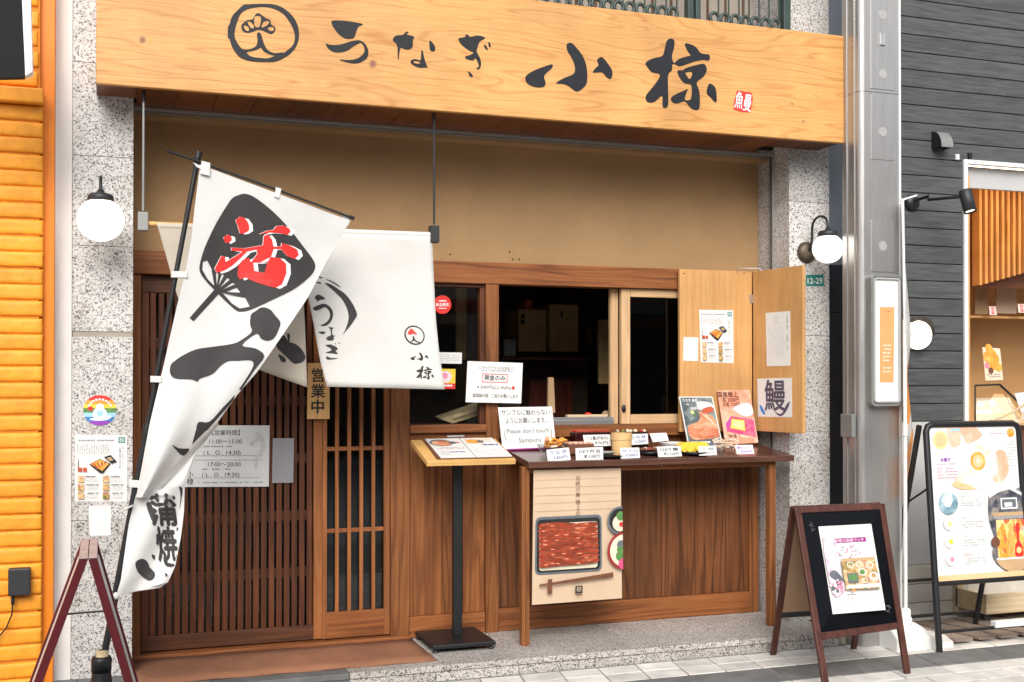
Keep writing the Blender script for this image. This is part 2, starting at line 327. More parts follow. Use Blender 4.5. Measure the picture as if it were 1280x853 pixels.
# ------------------------------------------------------------------ mesh builder
class MB:
    def __init__(s): s.v = []; s.f = []; s.m = []; s.mats = []; s.smooth = []
    def mi(s, m):
        if m not in s.mats: s.mats.append(m)
        return s.mats.index(m)
    def add(s, vs, fs, m, smooth=False):
        o = len(s.v); s.v += [Vector(x) for x in vs]; k = s.mi(m)
        for f in fs: s.f.append([i + o for i in f]); s.m.append(k); s.smooth.append(smooth)
    def box(s, x0, x1, y0, y1, z0, z1, m):
        x0, x1 = sorted((x0, x1)); y0, y1 = sorted((y0, y1)); z0, z1 = sorted((z0, z1))
        v = [(x, y, z) for x in (x0, x1) for y in (y0, y1) for z in (z0, z1)]
        s.add(v, [(0, 1, 3, 2), (4, 6, 7, 5), (0, 4, 5, 1), (2, 3, 7, 6), (0, 2, 6, 4), (1, 5, 7, 3)], m)
    def hexa(s, a, b, m):   # a: 4 points of one face (ring), b: matching 4 points of the opposite face
        v = list(a) + list(b)
        s.add(v, [(3, 2, 1, 0), (4, 5, 6, 7), (0, 1, 5, 4), (1, 2, 6, 5), (2, 3, 7, 6), (3, 0, 4, 7)], m)
    def bar(s, p, q, wdt, dep, m, side=Vector((1, 0, 0))):
        p = Vector(p); q = Vector(q); d = (q - p).normalized(); a = (side - d * side.dot(d)).normalized(); c = d.cross(a)
        ring = [a * sx * wdt / 2 + c * sy * dep / 2 for sx, sy in ((-1, -1), (1, -1), (1, 1), (-1, 1))]
        s.hexa([p + r for r in ring], [q + r for r in ring], m)
    def tube(s, pts, r, m, n=10, caps=True):
        pts = [Vector(p) for p in pts]; rs = r if isinstance(r, (list, tuple)) else [r] * len(pts)
        vs = []; prev = None
        for i, p in enumerate(pts):
            d = (pts[min(i + 1, len(pts) - 1)] - pts[max(i - 1, 0)]).normalized()
            if prev is None:
                a = d.orthogonal().normalized()
            else: a = (prev - d * prev.dot(d)).normalized()
            prev = a; c = d.cross(a)
            vs += [p + (a * math.cos(2 * math.pi * k / n) + c * math.sin(2 * math.pi * k / n)) * rs[i] for k in range(n)]
        fs = [(i * n + k, i * n + (k + 1) % n, (i + 1) * n + (k + 1) % n, (i + 1) * n + k) for i in range(len(pts) - 1) for k in range(n)]
        s.add(vs, fs, m, True)
        if caps:
            L = len(pts) - 1
            s.add(vs[:n], [tuple(reversed(range(n)))], m); s.add(vs[L * n:], [tuple(range(n))], m)
    def lathe(s, c, prof, m, n=24, axis=Vector((0, 0, 1)), smooth=True):
        c = Vector(c); ax = axis.normalized(); a = ax.orthogonal().normalized(); b_ = ax.cross(a)
        vs = [c + ax * h + (a * math.cos(2 * math.pi * k / n) + b_ * math.sin(2 * math.pi * k / n)) * max(r, 1e-5) for r, h in prof for k in range(n)]
        fs = [(i * n + k, i * n + (k + 1) % n, (i + 1) * n + (k + 1) % n, (i + 1) * n + k) for i in range(len(prof) - 1) for k in range(n)]
        s.add(vs, fs, m, smooth)
    def ball(s, c, r, m, n=24, sz=1.0):
        s.lathe(c, [(r * math.sin(math.pi * i / 14), -r * sz * math.cos(math.pi * i / 14)) for i in range(15)], m, n)
    def build(s, name, parent=None, loc=(0, 0, 0), bevel=0, seg=2, subsurf=0, solid=0, recalc=True):
        off = Vector(parent['_o']) if parent is not None else Vector(loc)
        me = bpy.data.meshes.new(name); me.from_pydata([v - off for v in s.v], [], s.f)
        for mm in s.mats: me.materials.append(M[mm])
        for p, k, sm in zip(me.polygons, s.m, s.smooth): p.material_index = k; p.use_smooth = sm
        if recalc:
            bm = bmesh.new(); bm.from_mesh(me); bmesh.ops.recalc_face_normals(bm, faces=bm.faces); bm.to_mesh(me); bm.free()
        me.update()
        o = bpy.data.objects.new(name, me); COL.objects.link(o)
        if parent is not None: o.parent = parent; o['_o'] = list(off)
        else: o.location = off; o['_o'] = list(off)
        if bevel:
            bv = o.modifiers.new('bevel', 'BEVEL'); bv.width = bevel; bv.segments = seg; bv.limit_method = 'ANGLE'; bv.angle_limit = R(40); bv.harden_normals = False
        if solid:
            so_ = o.modifiers.new('solid', 'SOLIDIFY'); so_.thickness = solid; so_.offset = 0
        return o
def tag(o, label=None, cat=None, group=None, kind=None):
    for k, v_ in (('label', label), ('category', cat), ('group', group), ('kind', kind)):
        if v_: o[k] = v_
    return o
def thing(name, loc, label, cat, group=None, kind=None):
    o = bpy.data.objects.new(name, None); COL.objects.link(o); o.location = loc; o['_o'] = list(loc); o.empty_display_size = 0.1
    return tag(o, label, cat, group, kind)
def B(name, parent, x0, x1, y0, y1, z0, z1, m, bevel=0.002, **k):
    mb = MB(); mb.box(x0, x1, y0, y1, z0, z1, m); return mb.build(name, parent, bevel=bevel, **k)

# ------------------------------------------------------------------ flat print
def smooth_poly(p, k=4):
    n = len(p); out = []
    for i in range(n):
        a, b_, c, d = (Vector(p[(i + j - 1) % n]).to_2d() for j in range(4))
        for s_ in range(k):
            t_ = s_ / k
            out.append(0.5 * ((2 * b_) + (c - a) * t_ + (2 * a - 5 * b_ + 4 * c - d) * t_ ** 2 + (3 * b_ - a - 3 * c + d) * t_ ** 3))
    return out
def inside(pt, loops):
    r = False; x, y = pt
    for L in loops:
        n = len(L); j = n - 1
        for i in range(n):
            xi, yi = L[i]; xj, yj = L[j]
            if (yi > y) != (yj > y) and x < (xj - xi) * (y - yi) / (yj - yi) + xi: r = not r
            j = i
    return r
def tess(loops, grid=0):
    vs = []; es = []
    for L in loops:
        o = len(vs); n = len(L); vs += [Vector((p[0], p[1])) for p in L]; es += [(o + i, o + (i + 1) % n) for i in range(n)]
    if grid:
        x0 = min(v_.x for v_ in vs); x1 = max(v_.x for v_ in vs); y0 = min(v_.y for v_ in vs); y1 = max(v_.y for v_ in vs)
        x = x0 + grid / 2
        while x < x1:
            y = y0 + grid / 2
            while y < y1:
                if inside((x, y), loops): vs.append(Vector((x, y)))
                y += grid
            x += grid
    ov, oe, of, _, _, _ = delaunay_2d_cdt(vs, es, [], 0, 1e-6)
    fs = []
    for f in of:
        c = sum((ov[i] for i in f), Vector((0, 0))) / len(f)
        if inside((c.x, c.y), loops): fs.append(list(f))
    return ov, fs
_txt = {}
def glyphs(s, bold=0.0):
    k = (s, bold)
    if k not in _txt:
        cu = bpy.data.curves.new('t', 'FONT'); cu.body = s; cu.size = 1; cu.resolution_u = 2; cu.offset = bold
        ob = bpy.data.objects.new('t', cu); COL.objects.link(ob)
        dg = bpy.context.evaluated_depsgraph_get()
        me = bpy.data.meshes.new_from_object(ob.evaluated_get(dg))
        vs = [(v_.co.x, v_.co.y) for v_ in me.vertices]; fs = [list(p.vertices) for p in me.polygons]
        bpy.data.objects.remove(ob); bpy.data.curves.remove(cu); bpy.data.meshes.remove(me)
        if vs:
            x0 = min(a for a, _ in vs); x1 = max(a for a, _ in vs); y0 = min(a for _, a in vs); y1 = max(a for _, a in vs)
        else: x0 = x1 = y0 = y1 = 0
        _txt[k] = (vs, fs, (x0, x1, y0, y1))
    return _txt[k]
class Sheet:
    """a flat rectangle-like sheet with its four corners in space; print laid on it in (u right, v down)"""
    def __init__(s, tl, tr, br, bl):
        s.c = [Vector(x) for x in (tl, tr, br, bl)]
        s.W = ((s.c[1] - s.c[0]).length + (s.c[2] - s.c[3]).length) / 2; s.H = ((s.c[3] - s.c[0]).length + (s.c[2] - s.c[1]).length) / 2
        s.n = (s.c[3] - s.c[0]).cross(s.c[1] - s.c[0]).normalized()
        s.mb = MB(); s.k = 0
    def at(s, u, v, off=0): a, b_, c, d = s.c; return (a * (1 - u) + b_ * u) * (1 - v) + (d * (1 - u) + c * u) * v + s.n * off
    def _off(s): s.k += 1; return 0.0006 + 0.00022 * s.k
    def body(s, name, mat, parent, th=0.002, bevel=0):
        mb = MB(); mb.hexa(s.c, [p - s.n * th for p in s.c], mat); return mb.build(name, parent, bevel=bevel)
    def rect(s, u0, v0, u1, v1, m): o = s._off(); s.mb.add([s.at(u0, v0, o), s.at(u1, v0, o), s.at(u1, v1, o), s.at(u0, v1, o)], [(0, 1, 2, 3)], m)
    def poly(s, pts, m, sm=False, holes=()):
        o = s._off(); L = [smooth_poly(p, 3) if sm else [Vector(q) for q in p] for p in [pts, *holes]]
        ov, fs = tess(L); s.mb.add([s.at(p.x, p.y, o) for p in ov], fs, m)
    def disc(s, u, v, r, m, asp=1.0, n=24, r2=0):   # r in metres / asp squashes vertically
        o = s._off(); P0 = [(u + r * math.cos(6.2832 * i / n) / s.W, v + r * asp * math.sin(6.2832 * i / n) / s.H) for i in range(n)]
        if r2:
            q = [(u + r2 * math.cos(6.2832 * i / n) / s.W, v + r2 * asp * math.sin(6.2832 * i / n) / s.H) for i in range(n)]
            s.mb.add([s.at(a, b_, o) for a, b_ in P0 + q], [(i, (i + 1) % n, n + (i + 1) % n, n + i) for i in range(n)], m)
        else: s.mb.add([s.at(a, b_, o) for a, b_ in P0], [tuple(range(n))], m)
    def text(s, txt, u, v, h, m, align='c', bold=0.0, wide=None):   # u,v: centre of the line; h: em height as a share of the sheet height
        vs, fs, (x0, x1, y0, y1) = glyphs(txt)
        if not fs: return
        o = s._off(); k = h * s.H; sx = k / s.W
        if wide: sx = wide / (x1 - x0) / s.W
        ax = {'c': (x0 + x1) / 2, 'l': x0, 'r': x1}[align]
        for i, (dx, dy) in enumerate(((0, 0), (bold, 0), (-bold, 0), (0, bold), (0, -bold)) if bold else ((0, 0),)):
            s.mb.add([s.at(u + (x + dx - ax) * sx, v - (y + dy - 0.37) * h, o + i * 0.00003) for x, y in vs], fs, m)
    def vtext(s, txt, u, v, h, m, bold=0.0, step=1.0):
        for i, ch in enumerate(txt):
            if ch.strip(): s.text(ch, u, v + i * h * step, h, m, bold=bold)
    def lines(s, u0, v0, u1, v1, n, m, h=0.35, seed=0):   # small rows of print too fine to read
        rr = random.Random(seed); dv = (v1 - v0) / n; o = s._off()
        for i in range(n):
            u = u0; va = v0 + i * dv; vb = va + dv * h
            while u < u1:
                wd = rr.uniform(0.3, 1.0) * dv * s.H / s.W * 1.6
                if rr.random() < 0.8: ue = min(u1, u + wd * 0.8); s.mb.add([s.at(u, va, o), s.at(ue, va, o), s.at(ue, vb, o), s.at(u, vb, o)], [(0, 1, 2, 3)], m)
                u += wd
    def finish(s, name, parent): 
        if s.mb.f: return s.mb.build(name, parent, recalc=False)
def zoomed(x0, y0, k, pts): return [(x0 + a / k, y0 + b_ / k) for a, b_ in pts]
def flat_print(mb, loops, Y, m, sm=3, off=0):
    L = [smooth_poly(p, sm) if sm else p for p in loops]
    ov, fs = tess(L); mb.add([P(p.x, p.y, Y - off) for p in ov], fs, m)
def drape(mb, loops, bvh, m, off=0.002, sm=3, grid=7):
    L = [smooth_poly(p, sm) if sm else [Vector(q) for q in p] for p in loops]
    ov, fs = tess(L, grid); pts = []; ok = []
    for p in ov:
        d = ray(p.x, p.y).normalized(); h = bvh.ray_cast(EYE, d)
        if h[0] is None: pts.append(EYE); ok.append(False)
        else: pts.append(h[0] - d * off); ok.append(True)
    mb.add(pts, [f for f in fs if all(ok[i] for i in f)], m)
def ell(cx, cy, rx, ry, n=28, rot=0):
    return [(cx + rx * math.cos(a) * math.cos(rot) - ry * math.sin(a) * math.sin(rot), cy + rx * math.cos(a) * math.sin(rot) + ry * math.sin(a) * math.cos(rot)) for a in (6.28318 * i / n for i in range(n))]

def drape_glyph(mb, ch, box, bvh, m, off=0.003, shear=0.0, bold=0.02):
    """one brush-like character laid over cloth, its box given in photo pixels"""
    vs, fs, (x0, x1, y0, y1) = glyphs(ch); bx0, by0, bx1, by1 = box
    for i, (dx, dy) in enumerate(((0, 0), (bold, 0), (-bold, 0), (0, bold), (0, -bold))):
        pts = []; ok = []
        for x, y in vs:
            u = (x + dx - x0) / (x1 - x0); v = (y1 - y - dy) / (y1 - y0)
            px_ = bx0 + (bx1 - bx0) * u + shear * (0.5 - v); py_ = by0 + (by1 - by0) * v
            d = ray(px_, py_).normalized(); h = bvh.ray_cast(EYE, d)
            if h[0] is None: pts.append(EYE); ok.append(False)
            else: pts.append(h[0] - d * (off + i * 0.00005)); ok.append(True)
        mb.add(pts, [f for f in fs if all(ok[k] for k in f)], m)
# ================================================================== SETTING
YS, YC, YW, YG = 5.60, 5.92, 6.25, 5.65      # step front, column front, wood wall, signboard face
SZ = 0.075                                    # top of the step
rnd = random.Random(3)
pav = thing('pavement', (0, 0, 0), None, None, kind='structure')
mb = MB(); mb.box(-40, 60, -50, 40, -0.3, -0.03, 'street_grey')
g = mb.build('ground'); g['kind'] = 'structure'
B('mortar_bed', pav, -3, 12, 2.0, 7.4, -0.028, -0.004, 'joint', 0)
def tile(x0, x1, y0, y1, mat, name='paving_tile', sh=0.17, z=0.0):
    gp = 0.0035; x0 += gp; x1 -= gp; y0 += gp; y1 -= gp
    zz = z + rnd.uniform(-0.0012, 0.0012)
    lo = [(x0 + (y0 - YS) * sh, y0), (x1 + (y0 - YS) * sh, y0), (x1 + (y1 - YS) * sh, y1), (x0 + (y1 - YS) * sh, y1)]
    m_ = MB(); m_.hexa([(a, b_, zz - 0.03) for a, b_ in lo], [(a, b_, zz) for a, b_ in lo], mat)
    return m_.build(name, pav, bevel=0.003, seg=1)
for r_, (ya, yb) in enumerate(((5.43, 5.575), (5.285, 5.43))):
    for i in range(-7, 22):
        x = 2.02 + 0.215 * i + (0.0 if r_ == 0 else 0.0)
        tile(x, x + 0.215, ya, yb, 'tile_white')
yy = 5.015
for r_ in range(9):
    wd = 0.30
    for i in range(-3, 14):
        x = 1.55 + wd * i + (r_ % 2) * 0.11
        if x < 0.4 and r_ > 3: continue
        tile(x, x + wd, yy - 0.15, yy, 'tile_white')
    yy -= 0.15
for i in range(-3, 14):
    tile(1.1 + i * 0.45, 1.1 + (i + 1) * 0.45, 5.02, 5.28, 'band', 'drain_slab')
# doorstep of granite slabs and risers, dark slate towards the left
step = thing('doorstep', (0, 0, 0), None, None, kind='structure')
xa = X_(437, YS, 845); xs = [xa, X_(545, YS, 840), X_(649, YS, 830), X_(744, YS, 820), X_(912, YS, 815), 3.95]
mb = MB(); mb.box(-0.8, 4.6, YS + 0.035, 7.2, -0.02, SZ - 0.034, 'mortar'); mb.build('step_bed', step)
for a, b_ in zip(xs, xs[1:]): B('riser_stone', step, a + 0.0015, b_ - 0.0015, YS + 0.004, YS + 0.034, -0.02, SZ - 0.032, 'granite_step', 0.002)
xs = [xa, 1.62, 2.15, 2.72, 3.3, 3.95]
for a, b_ in zip(xs, xs[1:]): B('step_slab', step, a + 0.0012, b_ - 0.0012, YS - 0.004, 6.5, SZ - 0.03, SZ + 0.0, 'granite_step', 0.003)
mb = MB()
for x_, y_ in ((563, 318), (637, 315), (641, 324), (649, 324)): mb.ball(P(x_, y_, YW + .008), 0.0045, 'dark_metal', 8)
mbx = mb
for i, (a, b_) in enumerate(((-0.75, -0.1), (-0.1, 0.5), (0.5, xa))):
    B('slate_slab', step, a + 0.001, b_ - 0.001, YS - 0.004, 6.5, SZ - 0.03, SZ, 'slate', 0.003)
    B('slate_riser', step, a + 0.001, b_ - 0.001, YS + 0.004, YS + 0.034, -0.02, SZ - 0.032, 'slate', 0.002)

# ---- granite columns
def column(label, x0, x1, y0, y1, seams, zt=4.6, wide=()):
    t_ = thing('granite_column', ((x0 + x1) / 2, y0, SZ), label, 'column', 'granite columns flanking the shop front')
    zs = [SZ] + seams + [zt]
    B('column_core', t_, x0 + 0.002, x1 - 0.002, y0 + 0.004, y1 - 0.005, SZ, zt - 0.01, 'mortar', 0)
    for i, (a, b_) in enumerate(zip(zs, zs[1:])):
        ga = 0.013 if a in wide else 0.0012; gb = 0.013 if b_ in wide else 0.0012
        B('stone_block', t_, x0, x1, y0, y1, a + (ga if i else 0), b_ - gb, 'granite', 0.0015)
    return t_
sl = [Z_(130, y, YC) for y in (812, 650, 418, 308, 196, 80)]
cxl, cxr = X_(90, YC), X_(166, YC)
col_l = column('speckled granite column between orange brick wall and sliding door', cxl, cxr, YC, 6.5, sl, wide=(sl[2],))
sr = [Z_(1012, y, YC) for y in (652, 540, 420, 253, 130)]
rxl, rxr = X_(987, YC), X_(1037, YC)
col_r = column('speckled granite column behind the folding shutter, beside metal post', rxl, rxr, YC, 6.5, sr)
# inner piece of the right reveal and the shutter track
B('stone_block', col_r, rxl + 0.0005, rxl + 0.06, 6.0, 6.5, SZ, 4.0, 'granite', 0) if False else None
pil = thing('cement_pilaster', (X_(79, YC), YC + 0.01, SZ), 'narrow smooth pale pilaster between the orange wall and the granite', 'pilaster')
B('pilaster_body', pil, X_(67, YC + 0.01), cxl - 0.001, YC + 0.008, 6.5, 0.0, 4.6, 'pale_render', 0.004)
B('pilaster_edge', pil, X_(67, YC + 0.01), X_(71.5, YC), YC - 0.004, YC + 0.008, 0.0, 4.6, 'white_metal', 0.001)

# ---- orange brick wall
YB = 5.80
xb1 = X_(53, YB)
ow = thing('orange_brick_wall', (xb1 - 0.4, YB, 0), 'bright orange painted brick wall at the left edge', 'wall')
B('mortar_backing', ow, xb1 - 1.6, xb1 - 0.016, YB + 0.012, YB + 0.2, 0, 4.6, 'orange_mortar', 0)
zt1 = Z_(25, 131, YB); zt2 = Z_(25, 111, YB)
ch = 0.0755; bl = 0.235; base = None
import mathutils.noise as mn
_bv = []
def brick_mesh(seed):
    L_, H_ = bl - 0.006, ch - 0.005; us = [0, .012, .035] + [.035 + .93 * k_ / 11 for k_ in range(1, 11)] + [.965, .988, 1]; vz = [0, .05, .12, .31, .5, .69, .88, .95, 1]; nx, nz = len(us) - 1, len(vz) - 1; m_ = MB(); rb = random.Random(seed); o3 = Vector((seed * 3.1, 0, 0))
    vs = []
    for j in range(nz + 1):
        for i in range(nx + 1):
            u, v = us[i], vz[j]; x = L_ * (u - 1); z = H_ * (v - 1)
            n1 = mn.noise(Vector((x * 22, z * 40, 0)) + o3); n2 = mn.noise(Vector((x * 70, z * 90, 5)) + o3)
            e_ = min(u * L_, (1 - u) * L_, v * H_, (1 - v) * H_); y = -0.010 * min(1, e_ / 0.0075) ** 0.5 + n1 * 0.0028 + n2 * 0.0018
            if v in (0, 1): z += n1 * 0.0035 + n2 * .002
            if u in (0, 1): x += n1 * 0.003
            vs.append((x, y, z))
    fs = [(j * (nx + 1) + i, j * (nx + 1) + i + 1, (j + 1) * (nx + 1) + i + 1, (j + 1) * (nx + 1) + i) for j in range(nz) for i in range(nx)]
    n0 = len(vs); ring = [i for i in range(nx + 1)] + [(j * (nx + 1) + nx) for j in range(1, nz + 1)] + [nz * (nx + 1) + i for i in range(nx - 1, -1, -1)] + [j * (nx + 1) for j in range(nz - 1, 0, -1)]
    vs += [(vs[i][0], 0.03, vs[i][2]) for i in ring]
    for k_ in range(len(ring)): fs.append((ring[k_], n0 + k_, n0 + (k_ + 1) % len(ring), ring[(k_ + 1) % len(ring)]))
    m_.add(vs, fs, 'orange_brick', True); o = m_.build('brick', ow); return o
for s_i in range(9): _bv.append([brick_mesh(s_i + 1), False])
def brick(x0, x1, z0, z1, y0=YB):
    c_ = rnd.choice(_bv); o = c_[0]
    if c_[1]: o = o.copy(); COL.objects.link(o); o.parent = ow
    c_[1] = True
    me_off = Vector(ow['_o'])
    o.location = Vector((x1, y0 + 0.012 + rnd.uniform(-0.002, 0.002), z1))
    o.rotation_euler = (0, rnd.uniform(-.006, .006), 0)
z = zt1; k = 0
while z > 0.02:
    st = 0.0 if k % 2 else 0.012
    for i in range(3):
        x1 = xb1 - i * bl - (0.0 if i == 0 else 0) + (0 if k % 2 else 0)
        wd = bl if (k % 2 or i) else bl * 0.98
        brick(x1 - wd + 0.006, x1, z - ch + 0.008, z)
    z -= ch; k += 1
B('ledge_stone', ow, xb1 - 1.6, xb1 + 0.002, YB - 0.045, YB + 0.1, zt1 + 0.004, zt2, 'orange_brick', 0.008)
z = zt2 + 0.006; k = 0
while z < 4.5:
    x1 = xb1 - 0.02 - (0.0 if k % 2 else 0.005)
    for i in range(3): brick(x1 - (i + 1) * bl + 0.006, x1 - i * bl, z, z + 0.082, YB - 0.002)
    z += 0.093; k += 1
ot = B('orange_trim', ow, xb1 - 0.03, X_(67.5, YB + 0.05), YB + 0.045, 6.4, 0, 4.6, 'orange_paint', 0.003)

# ---- wooden signboard
zb = 0.5 * (Z_(120, 103, YG) + Z_(1055, 180, YG)); ztp = 0.5 * (Z_(1055, 46.5, YG) + Z_(704, 3, YG))
sx0, sx1 = X_(120, YG, 100), X_(1055, YG, 110)
sg = thing('wooden_signboard', ((sx0 + sx1) / 2, YG, zb), 'long cedar signboard with black brush lettering above the shop', 'signboard')
B('board_face', sg, sx0, sx1, YG, YG + 0.035, zb, ztp, 'cedar_sign', 0.004)
B('board_end', sg, sx1 - 0.035, sx1 - 0.001, YG + 0.036, YC - 0.004, zb + 0.026, ztp - 0.002, 'cedar_sign', 0.003)
B('board_end', sg, sx0 + 0.001, sx0 + 0.035, YG + 0.036, YC - 0.004, zb + 0.026, ztp - 0.002, 'cedar_sign', 0.003)
B('board_top', sg, sx0 + 0.04, sx1 - 0.04, YG + 0.036, YC - 0.006, ztp - 0.03, ztp - 0.004, 'cedar_sign', 0)
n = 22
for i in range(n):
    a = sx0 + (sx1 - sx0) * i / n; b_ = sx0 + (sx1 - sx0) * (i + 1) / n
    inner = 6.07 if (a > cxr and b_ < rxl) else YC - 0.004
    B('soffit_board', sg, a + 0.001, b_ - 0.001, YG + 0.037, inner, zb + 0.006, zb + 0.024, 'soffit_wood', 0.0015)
def Zm(x0, y0, k, p): return zoomed(x0, y0, k, p)
ring_o = Zm(280, 0, 10.667, [(265,65),(330,60),(430,55),(600,55),(700,70),(790,110),(880,180),(950,270),(990,370),(1000,470),(985,560),(945,650),(880,720),(790,780),(680,825),(560,830),(420,825),(300,805),(210,765),(150,700),(100,610),(75,520),(52,510),(52,370),(75,320),(95,250),(130,190),(190,130)])
ring_i = Zm(280, 0, 10.667, [(300,130),(420,100),(560,95),(680,125),(780,180),(850,260),(900,340),(935,430),(945,520),(920,600),(860,660),(780,715),(660,755),(580,780),(440,770),(350,750),(300,705),(240,655),(180,580),(140,480),(150,380),(180,280),(220,190)])
person_ = Zm(280, 0, 10.667, [(440,450),(470,435),(495,460),(520,540),(550,620),(600,680),(680,710),(790,700),(740,745),(650,740),(590,720),(530,690),(490,640),(430,670),(340,690),(270,700),(225,655),(320,662),(400,635),(440,590),(445,520)])
crest = Zm(280, 0, 10.667, [(235,330),(310,270),(380,260),(420,195),(460,175),(500,200),(560,245),(615,270),(630,330),(680,360),(685,410),(640,455),(590,445),(540,420),(460,400),(400,420),(330,440),(270,430),(235,390)])
petals = [Zm(280, 0, 10.667, q) for q in ([(260,350),(300,345),(335,385),(320,418),(285,400)], [(310,290),(350,290),(395,340),(390,380),(350,365)], [(405,230),(440,215),(490,225),(490,300),(470,360),(430,362),(405,330)], [(500,350),(530,290),(590,280),(600,310),(560,350),(510,368)], [(580,375),(640,360),(670,385),(650,415),(610,410)])]
U1 = Zm(400, 10, 10.667, [(158,175),(300,172),(450,190),(565,215),(560,232),(520,245),(490,300),(470,360),(450,400),(400,412),(330,405),(260,360),(200,290),(170,240)])
U2 = Zm(400, 10, 10.667, [(80,475),(140,495),(260,492),(370,460),(450,440),(530,435),(600,480),(635,540),(645,600),(625,670),(580,705),(500,740),(400,735),(320,715),(260,690),(380,697),(470,685),(540,650),(590,590),(590,530),(560,480),(530,470),(450,510),(380,560),(300,590),(200,592),(130,560),(90,515)])
k3 = 8.533
NA = [Zm(480, 30, k3, q) for q in ([(95,160),(130,125),(200,118),(235,85),(262,90),(240,115),(290,125),(325,145),(308,170),(305,240),(270,272),(220,270),(180,255),(165,300),(152,390),(145,320),(145,260),(130,210),(105,190)], [(485,180),(510,195),(540,235),(545,280),(520,295),(490,275)])]
NA2 = [Zm(480, 30, k3, q) for q in ([(400,285),(415,290),(425,350),(450,430),(465,465),(440,465),(390,468),(330,450),(285,415),(295,385),(340,378),(388,388),(395,340)], [(320,395),(370,402),(385,420),(345,425),(315,410)])]
GI = [Zm(480, 30, k3, q) for q in ([(795,155),(865,140),(870,112),(905,125),(920,140),(1000,125),(1080,150),(1020,190),(995,260),(990,300),(1025,370),(1035,440),(1010,488),(985,470),(1010,460),(1005,420),(975,365),(950,390),(880,375),(865,350),(910,335),(955,310),(900,280),(830,225),(800,180)], [(1065,225),(1090,235),(1108,278),(1080,265)], [(1112,198),(1130,205),(1140,245),(1120,245)], [(893,505),(930,530),(948,560),(920,565)])]
KO = [Zm(650, 40, 10.667, q) for q in ([(70,610),(110,560),(200,510),(320,465),(410,435),(437,450),(420,490),(350,550),(320,600),(340,680),(320,730),(240,742),(150,720),(90,680)], [(620,180),(640,152),(690,150),(750,210),(820,300),(870,400),(895,540),(890,680),(840,750),(770,795),(720,780),(640,720),(570,695),(490,690),(500,665),(600,610),(700,570),(735,510),(720,420),(680,330),(635,260)], [(1030,370),(1080,335),(1130,370),(1180,440),(1225,510),(1230,590),(1200,630),(1150,600),(1100,545),(1040,540),(970,540),(1010,480),(1045,450),(1035,400)])]
k5 = 8.124
RYO = [Zm(800, 40, k5, q) for q in ([(265,110),(290,75),(325,70),(350,95),(345,160),(325,240),(330,290),(350,318),(375,290),(420,265),(500,245),(515,240),(480,190),(455,125),(490,120),(560,150),(610,210),(650,225),(705,235),(700,290),(640,285),(560,300),(470,330),(400,350),(350,327),(325,340),(325,390),(285,440),(285,600),(285,750),(250,772),(228,750),(225,650),(150,710),(90,718),(60,690),(65,640),(130,560),(205,440),(120,410),(70,350),(60,310),(130,270),(225,245),(250,180)], [(690,550),(710,525),(760,560),(775,620),(778,700),(760,715),(720,670),(680,630),(680,590)])]
RYO2 = [Zm(800, 40, k5, q) for q in ([(380,395),(440,390),(460,370),(560,340),(640,325),(670,350),(675,400),(640,460),(575,515),(600,600),(608,700),(600,780),(560,795),(510,770),(455,705),(380,728),(330,715),(315,670),(370,630),(440,600),(485,580),(470,620),(455,690),(510,690),(525,640),(520,540),(450,520),(400,460)], [(460,415),(525,408),(525,450),(500,480),(480,455)])]
def lettering(groups, mat, name, off=0.0012):
    mb = MB()
    for g_ in groups: flat_print(mb, g_, YG, mat, 3, off)
    o = mb.build(name, sg, recalc=False); so_ = o.modifiers.new('solid', 'SOLIDIFY'); so_.thickness = 0.003; so_.offset = 0
    return o
e = lettering([[ring_o, ring_i]], 'sign_ink', 'emblem')
mb = MB()
flat_print(mb, [person_], YG, 'sign_ink', 3, 0.0016); flat_print(mb, [crest, *petals], YG, 'sign_ink', 2, 0.0018); mb.build('emblem_figure', sg, recalc=False)
for nm_, grp_ in (('brush_character', [[U1], [U2]]), ('brush_character', [*[[q] for q in NA], NA2]), ('brush_character', [[q] for q in GI]), ('brush_character', [[q] for q in KO]), ('brush_character', [*[[q] for q in RYO], RYO2])): lettering(grp_, 'sign_ink', nm_)
sh_ = Sheet(P(920, 112.5, YG - 0.001), P(942, 115.5, YG - 0.001), P(939, 143, YG - 0.001), P(916, 138, YG - 0.001))
sh_.poly([(0.06, 0.02), (0.9, 0.04), (1.0, 0.3), (0.95, 0.92), (0.5, 1.0), (0.02, 0.95), (0.0, 0.5)], 'red')
sh_.text('魚', 0.26, 0.48, 0.85, 'white_print', wide=sh_.W * .44, bold=0.012); sh_.text('曼', 0.73, 0.52, 0.85, 'white_print', wide=sh_.W * .42, bold=0.012)
sh_.finish('red_seal', sg)
for x, y, r_ in ((178, 50, 4.2), (466, 80, 4.5), (1004, 152, 1.6), (990, 130, 1.3)):
    mb = MB(); flat_print(mb, [ell(x, y, r_ * 1.15, r_ * 1.2, 14)], YG, 'cedar_knot', 0, 0.0006); flat_print(mb, [ell(x + 0.3, y, r_ * 0.55, r_ * 0.7, 12)], YG, 'cedar_knot_d', 0, 0.0009); mb.build('wood_knot', sg, recalc=False)

